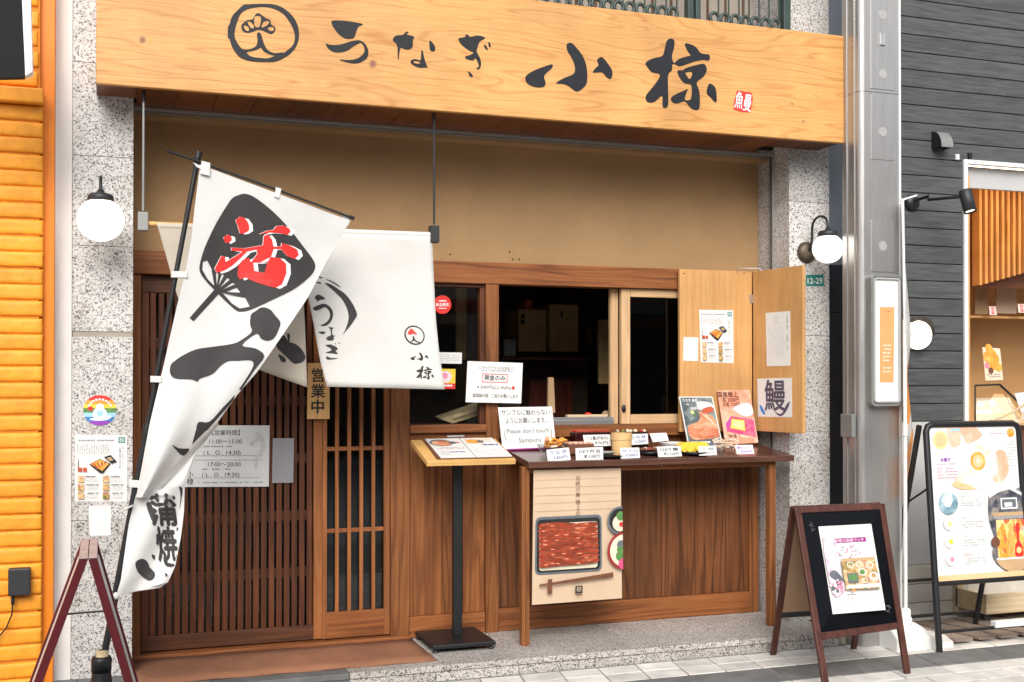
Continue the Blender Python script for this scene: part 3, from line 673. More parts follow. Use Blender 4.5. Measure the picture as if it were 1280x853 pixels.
# ---- upper wall and green railing
uw = thing('upper_wall', (2.3, 5.95, 3.4), 'beige upper wall behind the green balcony railing', 'wall')
xR = X_(985, 5.9, 20)
B('wall_face', uw, 0.1, 4.1, 6.35, 6.5, ztp - 0.2, 5.2, 'brown_print', 0)
for i in range(16): B('cladding_strip', uw, 1.9 + i * 0.125, 1.9 + i * 0.125 + 0.105, 6.325, 6.348, ztp - 0.1, 5.2, 'taupe', 0.002)
rl = thing('balcony_railing', (2.6, 5.8, ztp), 'dark green metal railing with rows of rings above the signboard', 'railing')
YR = 5.80
x704, x985 = X_(700, YR, 5), X_(985, YR, 25)
B('bottom_rail', rl, x704 - 1.3, x985, YR - 0.015, YR + 0.015, ztp + 0.005, ztp + 0.03, 'green_metal', 0.003)
B('post', rl, x985 - 0.045, x985, YR - 0.03, YR + 0.02, ztp, 4.6, 'green_metal', 0.003)
xp = X_(867, YR, 15)
B('post', rl, xp - 0.05, xp - 0.015, YR - 0.03, YR + 0.02, ztp, 4.6, 'green_metal', 0.003)
B('post', rl, xp + 0.0, xp + 0.03, YR - 0.03, YR + 0.02, ztp, 4.6, 'green_metal', 0.003)
proto = None
x = x985 - 0.085
while x > x704 - 0.9:
    if abs(x - xp) > 0.07:
        zc = ztp + 0.068
        if proto is None:
            m_ = MB(); pts = [(x + 0.027 * math.cos(6.2832 * i / 18), YR, zc + 0.030 * math.sin(6.2832 * i / 18)) for i in range(19)]; m_.tube(pts, 0.0105, 'green_metal', 8, False)
            m_.box(x + 0.027, x + 0.033, YR + 0.004, YR + 0.012, ztp + 0.02, 4.5, 'green_metal')
            proto = m_.build('ring_bar', rl); px0 = x
        else:
            o = proto.copy(); COL.objects.link(o); o.parent = rl; o.location = (x - px0, 0, 0)
    x -= 0.066
rz = B('upper_granite', uw, X_(986, 5.9, 20), rxr, 5.925, 6.3, ztp - 0.1, 5.2, 'granite', 0) if False else None

# ---- dark strip between the buildings
gapw = thing('corner_panel', (rxr + 0.1, 6.02, 0), 'narrow dark metal corner panel between granite column and steel post', 'panel')
xg1 = rxr + 0.22
zsp = Z_(1044, 332, 6.02); zs2 = Z_(1044, 391, 6.02)
B('metal_panel', gapw, rxr + 0.006, xg1, 6.02, 6.3, zsp + 0.002, 5.0, 'steel_blue', 0.002)
B('metal_panel', gapw, rxr + 0.006, xg1, 6.02, 6.3, zs2 + 0.002, zsp - 0.002, 'near_black', 0.002)
B('metal_panel', gapw, rxr + 0.006, xg1, 6.02, 6.3, 0, zs2 - 0.002, 'near_black', 0.002)

# ================================================================== SHOP FRONT
sf = thing('shop_front', (2.0, YW, SZ), 'brown timber shop front with lattice doors and serving window', 'shopfront')
wx0 = cxr + 0.001; wx1 = X_(945, YW, 700)
wx1 = rxl - 0.002
zbeam_t = 0.5 * (Z_(545, 325.5, YW - 0.03) + Z_(845, 336.5, YW - 0.03)); zbeam_b = 0.5 * (Z_(545, 355, YW - 0.03) + Z_(845, 360, YW - 0.03))
# tan wall, shutter track
B('plaster_wall', sf, wx0, wx1, YW + 0.01, YW + 0.12, zbeam_t - 0.02, zb + 0.5, 'plaster', 0)
B('shutter_rail', sf, wx0, wx1, 6.075, 6.09, zb - 0.012, zb + 0.002, 'alu', 0.001)
B('shutter_rail', sf, wx0, wx1, 6.125, 6.15, zb - 0.012, zb + 0.01, 'grey_metal', 0.001)
B('shutter_slot', sf, wx0, wx1, 6.09, 6.125, zb + 0.03, zb + 0.05, 'dark_void', 0)
B('ceiling_trim', sf, wx0, wx1, 6.151, YW + 0.01, zb - 0.03, zb + 0.0, 'plaster', 0.002)
B('side_track', sf, wx1 - 0.012, wx1 + 0.0, 6.08, 6.09, SZ, zb, 'alu', 0) 
B('side_track', sf, wx1 - 0.012, wx1 + 0.0, 6.112, 6.12, SZ, zb, 'grey_metal', 0)
B('side_slot', sf, wx1 - 0.004, wx1 - 0.001, 6.09, 6.112, SZ, zb, 'dark_void', 0)
o = mbx.build('nail_head', sf); o['kind'] = 'stuff'
# main beam
B('beam', sf, wx0, X_(850, YW - 0.03), YW - 0.03, YW + 0.08, zbeam_b, zbeam_t, 'brown_wood_h', 0.004)
B('beam', sf, X_(850, YW - 0.03) + 0.001, wx1 - 0.013, YW - 0.028, YW + 0.08, zbeam_b, zbeam_t, 'brown_wood_h', 0.004)
def px(x, y=600, Y=YW): return X_(x, Y, y)
# posts
def post(a, b_, z0, z1, m='brown_wood_v', y0=YW - 0.02, y1=YW + 0.08, name='post'): return B(name, sf, a, b_, y0, y1, z0, z1, m, 0.003)
post(wx0, px(176), SZ, zbeam_b - 0.001, y0=YW - 0.015)
post(px(487.5), px(511), SZ, zbeam_b - 0.001)
post(px(606), px(622), SZ, zbeam_b - 0.001, y0=YW - 0.024)
post(px(936, 700), wx1 - 0.013, SZ, Z_(940, 545, YW), y0=YW - 0.01)
# sills and rails, left bay
zsl_t, zsl_b = Z_(560, 531, YW), Z_(560, 541, YW)
B('sill', sf, px(511) + 0.001, px(606) - 0.001, YW - 0.035, YW + 0.08, zsl_b, zsl_t, 'brown_wood_h', 0.003)
B('apron_rail', sf, px(511) + 0.001, px(606) - 0.001, YW - 0.006, YW + 0.06, zsl_b - 0.055, zsl_b - 0.001, 'brown_wood_h', 0.002)
zr_t = Z_(560, 768, YW); 
B('base_rail', sf, px(511) + 0.001, px(606) - 0.001, YW - 0.012, YW + 0.06, SZ + 0.002, zr_t, 'brown_wood_h', 0.003)
def boards(x0, x1, cuts, z0, z1, mat='panel_wood'):
    xs_ = [x0] + cuts + [x1]
    for a, b_ in zip(xs_, xs_[1:]): B('panel_board', sf, a + 0.0012, b_ - 0.0012, YW + 0.008 + rnd.uniform(0, 0.002), YW + 0.03, z0, z1, mat, 0.002)
boards(px(511), px(606), [px(553), px(579)], zr_t + 0.001, zsl_b - 0.056, 'brown_wood_v')
# right bay under the counter window
zs_t, zs_b = Z_(780, 531, YW - 0.03), Z_(780, 545, YW - 0.03)
B('sill', sf, px(622) + 0.001, px(940), YW - 0.035, YW + 0.08, zs_b, zs_t, 'brown_wood_h', 0.003)
zr2 = Z_(850, 745, YW)
B('base_rail', sf, px(622) + 0.001, px(936) - 0.001, YW - 0.012, YW + 0.06, SZ + 0.002, zr2, 'brown_wood_h', 0.003)
boards(px(622), px(936), [px(664), px(706), px(742), px(778), px(828), px(870), px(908)], zr2 + 0.001, zs_b - 0.001)
# window, left pane and frame
mb = MB(); mb.box(px(511), px(606), YW + 0.035, YW + 0.039, zsl_t, zbeam_b, 'glass'); wl = mb.build('window_pane', sf)
B('window_frame', sf, px(511) + 0.001, px(606) - 0.001, YW + 0.0, YW + 0.05, zbeam_b - 0.02, zbeam_b - 0.001, 'dark_wood_h', 0.002)
B('window_frame', sf, px(600), px(606) - 0.001, YW + 0.0, YW + 0.05, zsl_t + 0.001, zbeam_b - 0.021, 'dark_wood_v', 0.002)
# right sliding window of pale wood
YF = YW - 0.0
def pxf(x): return X_(x, YF, 440)
zf_t, zf_b = zbeam_b - 0.002, zs_t + 0.002
sw = B('sliding_window', sf, pxf(777), pxf(788), YF, YF + 0.035, zf_b, zf_t, 'light_wood_v', 0.003)
zg_t, zg_b = Z_(815, 372, YF), Z_(815, 518, YF)
for nm, a in (('frame_rail', (pxf(788) + 0.001, pxf(860), YF, YF + 0.035, zg_t, zf_t, 'light_wood_h')), ('frame_rail', (pxf(788) + 0.001, pxf(860), YF, YF + 0.035, zf_b, zg_b, 'light_wood_h')), ('frame_stile', (pxf(860) + 0.001, pxf(872), YF, YF + 0.035, zf_b, zf_t, 'light_wood_v'))):
    mb = MB(); mb.box(*a[:6], a[6]); mb.build(nm, sw, bevel=0.002)
mb = MB(); mb.box(pxf(788), pxf(860), YF + 0.018, YF + 0.021, zg_b, zg_t, 'dark_glass'); mb.build('pane', sw)
B('sliding_window_rear', sf, pxf(767), pxf(777) - 0.001, YF + 0.045, YF + 0.075, zf_b, zf_t, 'light_wood_v', 0.003)
mb = MB(); mb.ball((pxf(779.5), YF - 0.002, Z_(779, 511, YF)), 0.013, 'black_metal', 12, 1.9); mb.build('latch', sw)
B('window_track', sf, px(680), pxf(767), YF - 0.01, YF + 0.08, zs_t + 0.001, zs_t + 0.03, 'alu', 0.002)
B('window_track', sf, px(680), pxf(767), YF + 0.0, YF + 0.03, zs_t + 0.031, zs_t + 0.045, 'alu', 0.002)
B('infill_wall', sf, pxf(873), wx1 - 0.014, YW + 0.001, YW + 0.08, zs_t, zbeam_b - 0.001, 'panel_wood', 0)

# ---- left lattice door (fine slats)
dx0, dx1 = px(177), px(407)
zd_t = zbeam_b - 0.002; zd_b = SZ + 0.03
B('door_sill', sf, wx0, px(511), YW - 0.05, YW + 0.1, SZ, SZ + 0.022, 'brown_wood_h', 0.003)
YD = YW + 0.01
def door_part(parent, nm, *a, bevel=0.002): mb = MB(); mb.box(*a); return mb.build(nm, parent, bevel=bevel)
zrl = Z_(300, 788, YD)
dl = B('lattice_door', sf, px(392) + 0.001, dx1, YD - 0.004, YD + 0.035, zd_b, zd_t, 'brown_wood_v', 0.003)
dl['label'] = 'dark left door with closely spaced fine slats'
door_part(dl, 'top_rail', dx0, px(392), YD, YD + 0.035, zd_t - 0.09, zd_t, 'dark_wood_h')
door_part(dl, 'bottom_rail', dx0, px(392), YD, YD + 0.035, zd_b, zrl, 'dark_wood_h')
door_part(dl, 'stile', dx0, dx0 + 0.035, YD + 0.001, YD + 0.034, zrl + 0.001, zd_t - 0.091, 'dark_wood_v')
ns = 21; pit = (px(392) - dx0 - 0.035) / ns
sl0 = None
for i in range(ns):
    a = dx0 + 0.035 + pit * (i + 0.5)
    if sl0 is None: sl0 = door_part(dl, 'slat', a - pit * 0.345, a + pit * 0.345, YD + 0.004, YD + 0.022, zrl + 0.001, zd_t - 0.091, 'dark_wood_v', bevel=0.0015); a0 = a
    else: o = sl0.copy(); COL.objects.link(o); o.parent = dl; o.location = (a - a0, 0, 0)
for y in (720, 648, 575, 502, 430): 
    zc = Z_(300, y, YD); door_part(dl, 'cross_rail', dx0 + 0.03, px(392), YD + 0.0235, YD + 0.034, zc - 0.026, zc + 0.026, 'dark_wood_h')
door_part(dl, 'door_glass', dx0 + 0.01, px(392), YD + 0.036, YD + 0.039, zrl, zd_t - 0.09, 'dark_glass', bevel=0)
# ---- right lattice door (wide slats)
YE = YW - 0.006
dr = B('lattice_door', sf, px(480), px(487.5) - 0.001, YE, YE + 0.03, zd_b, zd_t, 'brown_wood_v', 0.003)
dr['label'] = 'lighter right door with widely spaced slats'
zlb = Z_(443, 764, YE)
door_part(dr, 'stile', px(403), px(408.5), YE - 0.001, YE + 0.012, zd_b, zd_t, 'brown_wood_v')
door_part(dr, 'top_rail', px(408.5), px(480), YE, YE + 0.03, zd_t - 0.08, zd_t, 'brown_wood_h')
door_part(dr, 'bottom_rail', px(408.5), px(480), YE, YE + 0.03, zd_b, zlb, 'brown_wood_h')
for x in (421.3, 436.5, 451.6, 466.7):
    door_part(dr, 'slat', px(x - 2.3), px(x + 2.3), YE + 0.002, YE + 0.02, zlb + 0.001, zd_t - 0.081, 'brown_wood_v')
for y in (663, 561, 459):
    zc = Z_(443, y, YE); door_part(dr, 'cross_rail', px(408.5), px(480), YE + 0.012, YE + 0.028, zc - 0.011, zc + 0.011, 'brown_wood_h')
door_part(dr, 'door_glass', px(408), px(481), YE + 0.031, YE + 0.034, zlb, zd_t - 0.08, 'dark_glass', bevel=0)
B('door_backing', sf, px(403), px(490), YW + 0.3, YW + 0.32, SZ, Z_(443, 575, YW), 'slate', 0)

# ---- dim room behind
rm = thing('dim_interior', (2.2, 8.0, SZ), 'dim kitchen interior seen through the serving window', 'room')
x0, x1 = wx0 - 0.1, wx1 + 0.4
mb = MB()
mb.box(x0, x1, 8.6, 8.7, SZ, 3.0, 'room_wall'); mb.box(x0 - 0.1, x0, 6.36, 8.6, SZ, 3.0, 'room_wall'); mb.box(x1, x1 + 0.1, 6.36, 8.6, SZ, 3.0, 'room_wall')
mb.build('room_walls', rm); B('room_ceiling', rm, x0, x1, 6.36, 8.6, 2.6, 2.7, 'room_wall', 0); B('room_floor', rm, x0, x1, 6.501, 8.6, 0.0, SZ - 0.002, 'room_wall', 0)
def at_rect(xl, yt, xr, yb, Y): return X_(xl, Y, 440), X_(xr, Y, 440), Z_((xl + xr) / 2, yb, Y), Z_((xl + xr) / 2, yt, Y)
Yk = 7.6
a, b_, c, d = at_rect(648, 387, 683, 440, Yk)
cb = thing('wall_cabinet', ((a + b_) / 2, Yk, c), 'small tan wall cabinet with two dark knobs, left of its twin', 'cabinet')
B('cabinet_body', cb, a, b_, Yk, Yk + 0.3, c, d, 'room_tan', 0.006)
for q in (0.83, 0.7):
    mb = MB(); mb.ball((a + 0.03, Yk - 0.008, c + (d - c) * q), 0.015, 'black_metal', 10); mb.build('knob', cb)
a, b_, c, d = at_rect(686, 381, 722, 440, Yk)
cb = thing('wall_cabinet', ((a + b_) / 2, Yk, c), 'plain tan wall cabinet with a hook on its door', 'cabinet')
B('cabinet_body', cb, a, b_, Yk - 0.02, Yk + 0.3, c, d, 'room_tan', 0.006)
B('hook', cb, (a + b_) / 2 - 0.03, (a + b_) / 2 - 0.018, Yk - 0.035, Yk - 0.021, d - 0.09, d - 0.05, 'black_metal', 0.002)
B('shelf', rm, X_(624, 7.5, 445), X_(735, 7.5, 445), 7.45, 8.0, Z_(680, 447, 7.5) - 0.02, Z_(680, 447, 7.5), 'dark_wood_h', 0.002)
a, b_, c, d = at_rect(625, 448, 735, 530, 7.9)
B('range_hood', rm, a, b_, 7.9, 8.2, c, d, 'room_wall', 0.004)
a, b_, c, d = at_rect(749, 400, 766, 480, 7.2)
pn = thing('plywood_sheet', ((a + b_) / 2, 7.2, c), 'tan upright board inside, just left of the pale sliding window', 'board')
B('sheet_face', pn, a, b_ + 0.12, 7.2, 7.23, c, d, 'room_tan', 0.003)
a, b_, c, d = at_rect(685.5, 472, 694, 506, 6.75)
tw = thing('hanging_towel', ((a + b_) / 2, 6.75, c), 'narrow pale towel hanging inside the serving window', 'towel')
mb = MB(); mb.hexa([(a, 6.75, d), (b_ - 0.01, 6.75, d), (b_ + 0.008, 6.77, c - 0.05), (a + 0.004, 6.77, c - 0.05)], [(a, 6.77, d), (b_ - 0.01, 6.77, d), (b_ + 0.008, 6.79, c - 0.05), (a + 0.004, 6.79, c - 0.05)], 'tan'); mb.build('towel_cloth', tw)
# bread-like rolls on inner ledge
Yr = 6.45
mb = MB(); q = P(758, 518, Yr); mb.ball(q, 0.028, 'tan', 14, 0.8); mb.ball(q + Vector((0.05, 0, -0.002)), 0.027, 'tan', 14, 0.75)
rr_ = mb.build('wooden_bowl'); tag(rr_, 'small golden rounded bowls on the ledge just inside the window', 'bowl'); 
B('inner_ledge', rm, px(622), px(872), 6.34, 6.62, Z_(740, 527, 6.4) - 0.03, Z_(740, 527, 6.4), 'dark_wood_h', 0.002)
q = P(620, 531, 6.42)
# brown paper parcel on the left sill
zz = zsl_t + 0.001
pb = thing('paper_parcel', (X_(580, 6.4), 6.4, zz), 'long brown paper parcel lying behind the left window pane', 'parcel')
A = [P(550, 524, 6.38), P(566, 530, 6.36), P(606, 517, 6.36), P(606, 505, 6.42)]
mb = MB(); mb.hexa([A[0], A[1], A[2], A[3]], [p + Vector((0, 0.12, 0.012)) for p in A], 'kraft'); mb.build('parcel_body', pb, bevel=0.004)
mb = MB(); q = [P(566, 521, 6.355), P(606, 509, 6.355), P(606, 511, 6.354), P(566, 523, 6.354)]; mb.hexa(q, [p + Vector((0, 0.004, 0)) for p in q], 'beige'); mb.build('parcel_fold', pb)
B('inner_counter', rm, px(508), px(606), 6.342, 6.6, zsl_t - 0.03, zsl_t, 'dark_wood_h', 0.002)
def kit(name, label, cat, rect, Y, m_, dep=.2):
    a, b_, c, d = at_rect(*rect, Y); t1 = thing(name, ((a + b_) / 2, Y, c), label, cat); B(name + '_body', t1, a, b_, Y, Y + dep, c, d, m_, .004); return t1, (a, b_, c, d)
t1, (a, b_, c, d) = kit('storage_box', 'small reddish box on top of the left wall cabinet', 'box', (656, 375, 666, 386), 7.58, 'orange_red')
t1, (a, b_, c, d) = kit('fluorescent_shade', 'dull metal pot standing on the kitchen shelf, far left', 'pot', (630, 424, 645, 446), 7.55, 'grey_metal', .12); t1.name = 'cooking_pot'; t1.children[0].name = 'pot_body'
t1, (a, b_, c, d) = kit('white_switch', 'small pale switch plate on the dim back wall', 'switch', (732, 409, 740, 430), 8.4, 'cream_wood', .02); t1.name = 'switch_plate'
t1, (a, b_, c, d) = kit('wood_pillar', 'dark red timber pillar standing deep inside the kitchen', 'pillar', (704, 360, 716, 382), 8.0, 'reddish_wood', .1)
t1, (a, b_, c, d) = kit('red_drawer_unit', 'dark reddish drawer unit below the kitchen shelf', 'drawers', (662, 476, 716, 528), 7.7, 'reddish_wood', .4)
t1, (a, b_, c, d) = kit('folded_noren', 'tan strip of cloth hanging behind the left window pane', 'cloth', (570, 360, 583, 450), 7.4, 'room_tan', .03); t1.name = 'hanging_cloth'; t1.children[0].name = 'cloth_strip'
# ================================================================== NOREN CURTAIN
YN = 5.74
nr = thing('noren_curtain', (X_(360, YN), YN, Z_(360, 285, YN)), 'white split shop curtain with black brush lettering hung under the signboard', 'curtain')
rl_, rr2 = P(181, 281.5, YN), P(541, 293.5, YN)
zr = (rl_.z + rr2.z) / 2; rl_.z = rr2.z = zr
mb = MB(); mb.tube([rl_, rr2], 0.012, 'pine_plate', 12); mb.build('rod', nr)
for k, (x, y) in enumerate(((178.5, 275), (542.5, 293))):
    xx = X_(x, YN)
    mb = MB(); mb.tube([(xx, YN, zb + 0.006), (xx, YN, zr + 0.06)], 0.006, 'grey_metal' if k == 0 else 'dark_metal', 8); mb.tube([(xx, YN, zb + 0.004), (xx, YN, zb - 0.05)], 0.009, 'dark_metal', 8); mb.build('hanger_rod', nr)
    B('hanger_box', nr, xx - 0.024, xx + 0.022, YN - 0.025, YN + 0.025, zr - 0.035, zr + 0.052, 'grey_metal' if k == 0 else 'dark_metal', 0.003)
def cloth_grid(left, right, nu, nv, depth, uvw=None):
    """left/right: lists of (px,py,Y) down the two edges; depth(u,v) adds to Y"""
    def along(pl, t_):
        ds = [0]
        for a, b_ in zip(pl, pl[1:]): ds.append(ds[-1] + math.hypot(a[0] - b_[0], a[1] - b_[1]))
        s_ = t_ * ds[-1]
        for i in range(len(pl) - 1):
            if s_ <= ds[i + 1] + 1e-9:
                f = (s_ - ds[i]) / max(1e-9, ds[i + 1] - ds[i]); a, b_ = pl[i], pl[i + 1]
                return [a[j] * (1 - f) + b_[j] * f for j in range(3)]
        return list(pl[-1])
    vs = []
    for j in range(nv + 1):
        a = along(left, j / nv); b_ = along(right, j / nv)
        for i in range(nu + 1):
            u = i / nu; vs.append(P(a[0] * (1 - u) + b_[0] * u, a[1] * (1 - u) + b_[1] * u, a[2] * (1 - u) + b_[2] * u + depth(u, j / nv)))
    fs = [(j * (nu + 1) + i, j * (nu + 1) + i + 1, (j + 1) * (nu + 1) + i + 1, (j + 1) * (nu + 1) + i) for j in range(nv) for i in range(nu)]
    return vs, fs
def bvh_of(*parts):
    vs = []; fs = []
    for v_, f_ in parts: o = len(vs); vs += v_; fs += [tuple(i + o for i in q) for q in f_]
    return BVHTree.FromPolygons(vs, fs)
n1 = cloth_grid([(196, 279, YN - 0.014), (209, 325, YN), (222, 372, YN + .01), (256, 438, YN + .03)], [(373, 285, YN - 0.014), (376, 330, YN), (381, 400, YN), (384, 484.5, YN + .02)], 30, 22, lambda u, v: 0.012 * v * math.sin(u * 9 + v * 2))
n2l = [(375, 286, YN - 0.014), (378, 335, YN), (392, 405, YN - .01), (400, 450, YN - .01), (408.5, 483.5, YN - .02)]
n2r = [(540, 295, YN - 0.014), (542, 340, YN), (545, 400, YN - .01), (549, 440, YN - .02), (556, 487, YN - .03)]
n2 = cloth_grid(n2l, n2r, 34, 24, lambda u, v: 0.010 * v * math.sin(u * 8 + 1.2 + v))
mb = MB(); mb.add(*n1, 'noren_cloth_beige', True); mb.build('curtain_panel', nr, recalc=False, solid=0.0015)
mb = MB(); mb.add(*n2, 'noren_cloth', True); mb.build('curtain_panel', nr, recalc=False, solid=0.0015)
mb = MB(); mb.tube([P(199, 283, YN), P(373, 288.5, YN)], 0.0165, 'noren_cloth_beige', 12, False); mb.build('rod_sleeve', nr)
mb = MB(); mb.tube([P(374, 288.6, YN), P(539, 294.4, YN)], 0.0165, 'noren_cloth', 12, False); mb.build('rod_sleeve', nr)
bv2 = bvh_of(n2); bv1 = bvh_of(n1)
mb = MB(); k = 7.11
for L in ([(185,100),(240,112),(300,150),(370,200),(430,280),(470,370),(460,410),(420,470),(370,530),(340,562),(365,520),(392,440),(395,380),(375,310),(335,240),(285,190),(235,145)],
          [(100,85),(150,95),(145,108),(110,95)], [(120,40),(165,50),(150,58)], [(190,62),(260,88),(320,130),(315,135),(255,98)], [(95,235),(110,208),(140,205),(190,240),(140,250),(120,268),(115,250)],
          [(80,325),(100,308),(150,288),(190,285),(235,315),(258,360),(250,420),(215,470),(175,482),(145,475),(190,455),(225,415),(230,370),(210,330),(180,315),(140,335),(100,345)],
          [(128,538),(150,530),(190,535),(170,555)], [(218,490),(270,500),(250,510),(255,560),(285,570),(265,575),(262,605),(225,612),(198,600),(210,575),(238,565),(235,515)],
          [(190,655),(230,645),(250,650),(290,670),(300,690),(280,700),(300,730),(250,725),(190,720),(240,700),(235,680)], [(200,750),(240,765),(300,768),(260,778),(205,780)],
          [(272,632),(284,640),(278,646)], [(305,626),(320,638),(312,642)]):
    drape(mb, [Zm(380, 340, k, L)], bv2, 'cloth_ink', 0.0022, 3, 6)
mb.build('lettering', nr, recalc=False)
mb = MB()
kk = 8.985
cx, cy = 495 + 208 / kk, 395 + 218 / kk
drape(mb, [ell(cx, cy, 13.4, 11.6, 26, 0.6), ell(cx + .2, cy - .1, 11.6, 9.9, 26, 0.6)], bv2, 'cloth_ink', 0.0022, 0, 6)
drape(mb, [Zm(495, 395, kk, [(190,225),(205,235),(215,265),(240,285),(285,300),(240,300),(205,280),(180,290),(150,300),(185,270)])], bv2, 'cloth_ink', 0.0024, 2, 6)
drape(mb, [Zm(495, 395, kk, [(130,190),(160,150),(175,143),(210,175),(235,205),(225,215),(195,200),(160,215),(140,205)])], bv2, 'red_ink', 0.0024, 2, 6)
mb.build('emblem', nr, recalc=False)
mb = MB()
def reuse(loops, ox, oy, sx, sy, tx, ty): return [[((x - ox) * sx + tx, (y - oy) * sy + ty) for x, y in L] for L in loops]
for L in reuse(KO, 656, 52, 0.205, 0.17, 513, 440.5): drape(mb, [L], bv2, 'cloth_ink', 0.0022, 3, 5)
for L in reuse(RYO, 807, 48, 0.245, 0.19, 520.5, 457.5): drape(mb, [L], bv2, 'cloth_ink', 0.0022, 3, 5)
drape(mb, reuse(RYO2, 807, 48, 0.245, 0.19, 520.5, 457.5), bv2, 'cloth_ink', 0.0022, 3, 5)
mb.build('lettering', nr, recalc=False)
mb = MB()
for L in ([(262,306),(300,345),(310,355),(300,300),(315,283),(330,310),(325,370),(345,375),(400,400),(450,450),(480,520),(450,565),(400,580),(360,575),(300,520),(190,400)], [(215,490),(250,500),(285,530),(285,565),(245,560),(225,520)]):
    drape(mb, [Zm(320, 380, 7.75, L)], bv1, 'cloth_ink', 0.0022, 3, 6)
drape(mb, [Zm(320, 380, 7.75, [(200, 395), (120, 330), (0, 300), (-150, 250), (-150, 150), (0, 200), (150, 250), (265, 312)])], bv1, 'cloth_ink', 0.0026, 3, 6)
mb.build('lettering', nr, recalc=False)

# ================================================================== NOBORI BANNER
YP = 5.42
bn = thing('banner_flag', (X_(131, YP), YP, 0), 'tall white banner with a red character on a black fan, on a leaning pole', 'banner')
pb0, pt = P(130.5, 818, YP), P(247.5, 196, YP)
mid = P(200, 462, YP)
dirp = (pt - pb0).normalized()
mb = MB(); mb.tube([pb0 - dirp * 0.05, pb0.lerp(pt, 0.43)], 0.0155, 'black_metal', 12); mb.tube([pb0.lerp(pt, 0.425), pb0.lerp(pt, 0.44), pb0.lerp(pt, 0.455)], [0.017, 0.02, 0.0165], 'black_metal', 12); mb.build('pole', bn)
mb = MB(); mb.tube([pb0.lerp(pt, 0.45), pt], 0.0118, 'black_metal', 12); mb.tube([pt - dirp * 0.01, pt + dirp * 0.022], 0.0165, 'black_metal', 12); mb.build('pole', bn)
mb = MB(); mb.tube([P(208, 188.5, YP - .03), P(248, 202, YP - .012), P(340, 235, YP - 0.03), P(443, 273.5, YP - .06)], 0.0055, 'black_metal', 8); mb.tube([P(437, 271, YP - .059), P(443, 273.5, YP - .06)], 0.009, 'black_metal', 8); mb.build('cross_arm', bn)
YA = YP - 0.03
Lf = [(250, 206, YA), (243, 262, YA), (239, 300, YA), (232, 339, YA), (222, 379, YA), (204, 459, YA), (187, 530, YA), (175, 595, YA), (170, 622, YA)]
Rt = [(438, 276, YA - .03), (411, 322, YA), (385, 372, YA + .03), (352, 421, YA + .02), (321.5, 465, YA + .03), (298, 492, YA + .03), (272, 528, YA + .02), (228, 574, YA + .0), (183, 622, YA - .01)]
A_ = cloth_grid(Lf, Rt, 44, 60, lambda u, v: 0.05 * math.sin(3.14159 * min(1, u * 1.0)) * math.sin(v * 5.0 + 0.6) * (0.4 + v) + 0.012 * math.sin(u * 10 - v * 7) * u + 0.03 * u * u * math.sin(v * 9))
top_line = [(x, y) for x, y in ((250, 206), (285, 219), (340, 237), (380, 257), (405, 266), (438, 276))]
Bb = cloth_grid([(272, 528, YA + .025), (248, 553, YA + .02), (183, 622, YA + .01)], [(273, 532, YA + .06), (250, 557, YA + .05), (186, 628, YA + .02)], 8, 24, lambda u, v: 0.0)
Bb2 = cloth_grid([(266, 540, YA + .05), (232, 575, YA + .04), (176, 622, YA + .012)], [(264, 541, YA + .07), (243, 572, YA + .06), (232, 606, YA + .05), (190, 640, YA + .02)], 8, 24, lambda u, v: 0.01 * math.sin(u * 6))
Cc = cloth_grid([(170, 618, YA - .002), (161, 655, YA - .004), (156, 690, YA), (151, 725, YA), (145, 746, YA)], [(231, 606, YA + .04), (230, 640, YA + .03), (226, 672, YA + .02), (219, 708, YA + .01), (210, 728, YA)], 22, 30, lambda u, v: 0.018 * math.sin(u * 7 + v * 5))
# rounded lower hem
Cd = cloth_grid([(145, 746, YA), (160, 741, YA)], [(210, 728, YA), (200, 735, YA)], 14, 4, lambda u, v: 0.004 * math.sin(u * 7))
mb = MB()
for part in (A_, Bb, Bb2, Cc, Cd): mb.add(*part, 'banner_cloth', True)
mb.build('banner_cloth', bn, recalc=False)
mb = MB()
def loop_tie(px_, py_, w_=14, h_=9, dy=0.03):
    a = P(px_ - w_ / 2, py_ - h_ / 2, YP - .02); b_ = P(px_ + w_ / 2, py_ - h_ / 2 + 0.5, YP - .04); c = P(px_ + w_ / 2, py_ + h_ / 2 + 0.5, YP - .04); d = P(px_ - w_ / 2, py_ + h_ / 2, YP - .02)
    m_ = MB(); m_.hexa([a, b_, c, d], [q + Vector((0, dy, 0)) for q in (a, b_, c, d)], 'banner_cloth'); m_.build('tie', bn, bevel=0.002)
loop_tie(224, 343, 20, 8); loop_tie(195, 474, 14, 8); loop_tie(169, 605, 16, 9)
for q in ([(252, 201), (263, 204), (262, 220), (250, 217)], [(345, 234), (352, 236), (349, 248), (343, 246)], [(430, 268), (438, 271), (436, 282), (427, 279)], [(241, 203), (252, 208), (259, 215), (246, 209)]):
    m_ = MB(); c4 = [P(x, y, YP - .045) for x, y in q]; m_.hexa(c4, [p + Vector((0, 0.004, 0)) for p in c4], 'banner_cloth'); m_.build('tie', bn, bevel=0.001)
m_ = MB(); m_.ball(P(145.5, 745, YP - .03), 0.016, 'banner_cloth', 12); m_.build('tie_knot', bn)
m_ = MB(); m_.tube([P(150, 640, YP - .02), P(166, 632, YP - .04)], 0.004, 'banner_cloth', 8); m_.build('tie', bn)
bA = bvh_of(A_); bC = bvh_of(Cc, Cd)
k7 = 5.017
fan = Zm(230, 230, k7, [(345,70),(375,62),(420,72),(480,110),(570,185),(660,280),(750,395),(815,485),(820,535),(785,585),(690,660),(560,725),(430,785),(360,802),(315,785),(215,690),(130,600),(100,550),(100,500),(130,400),(200,250),(280,120),(310,85)])
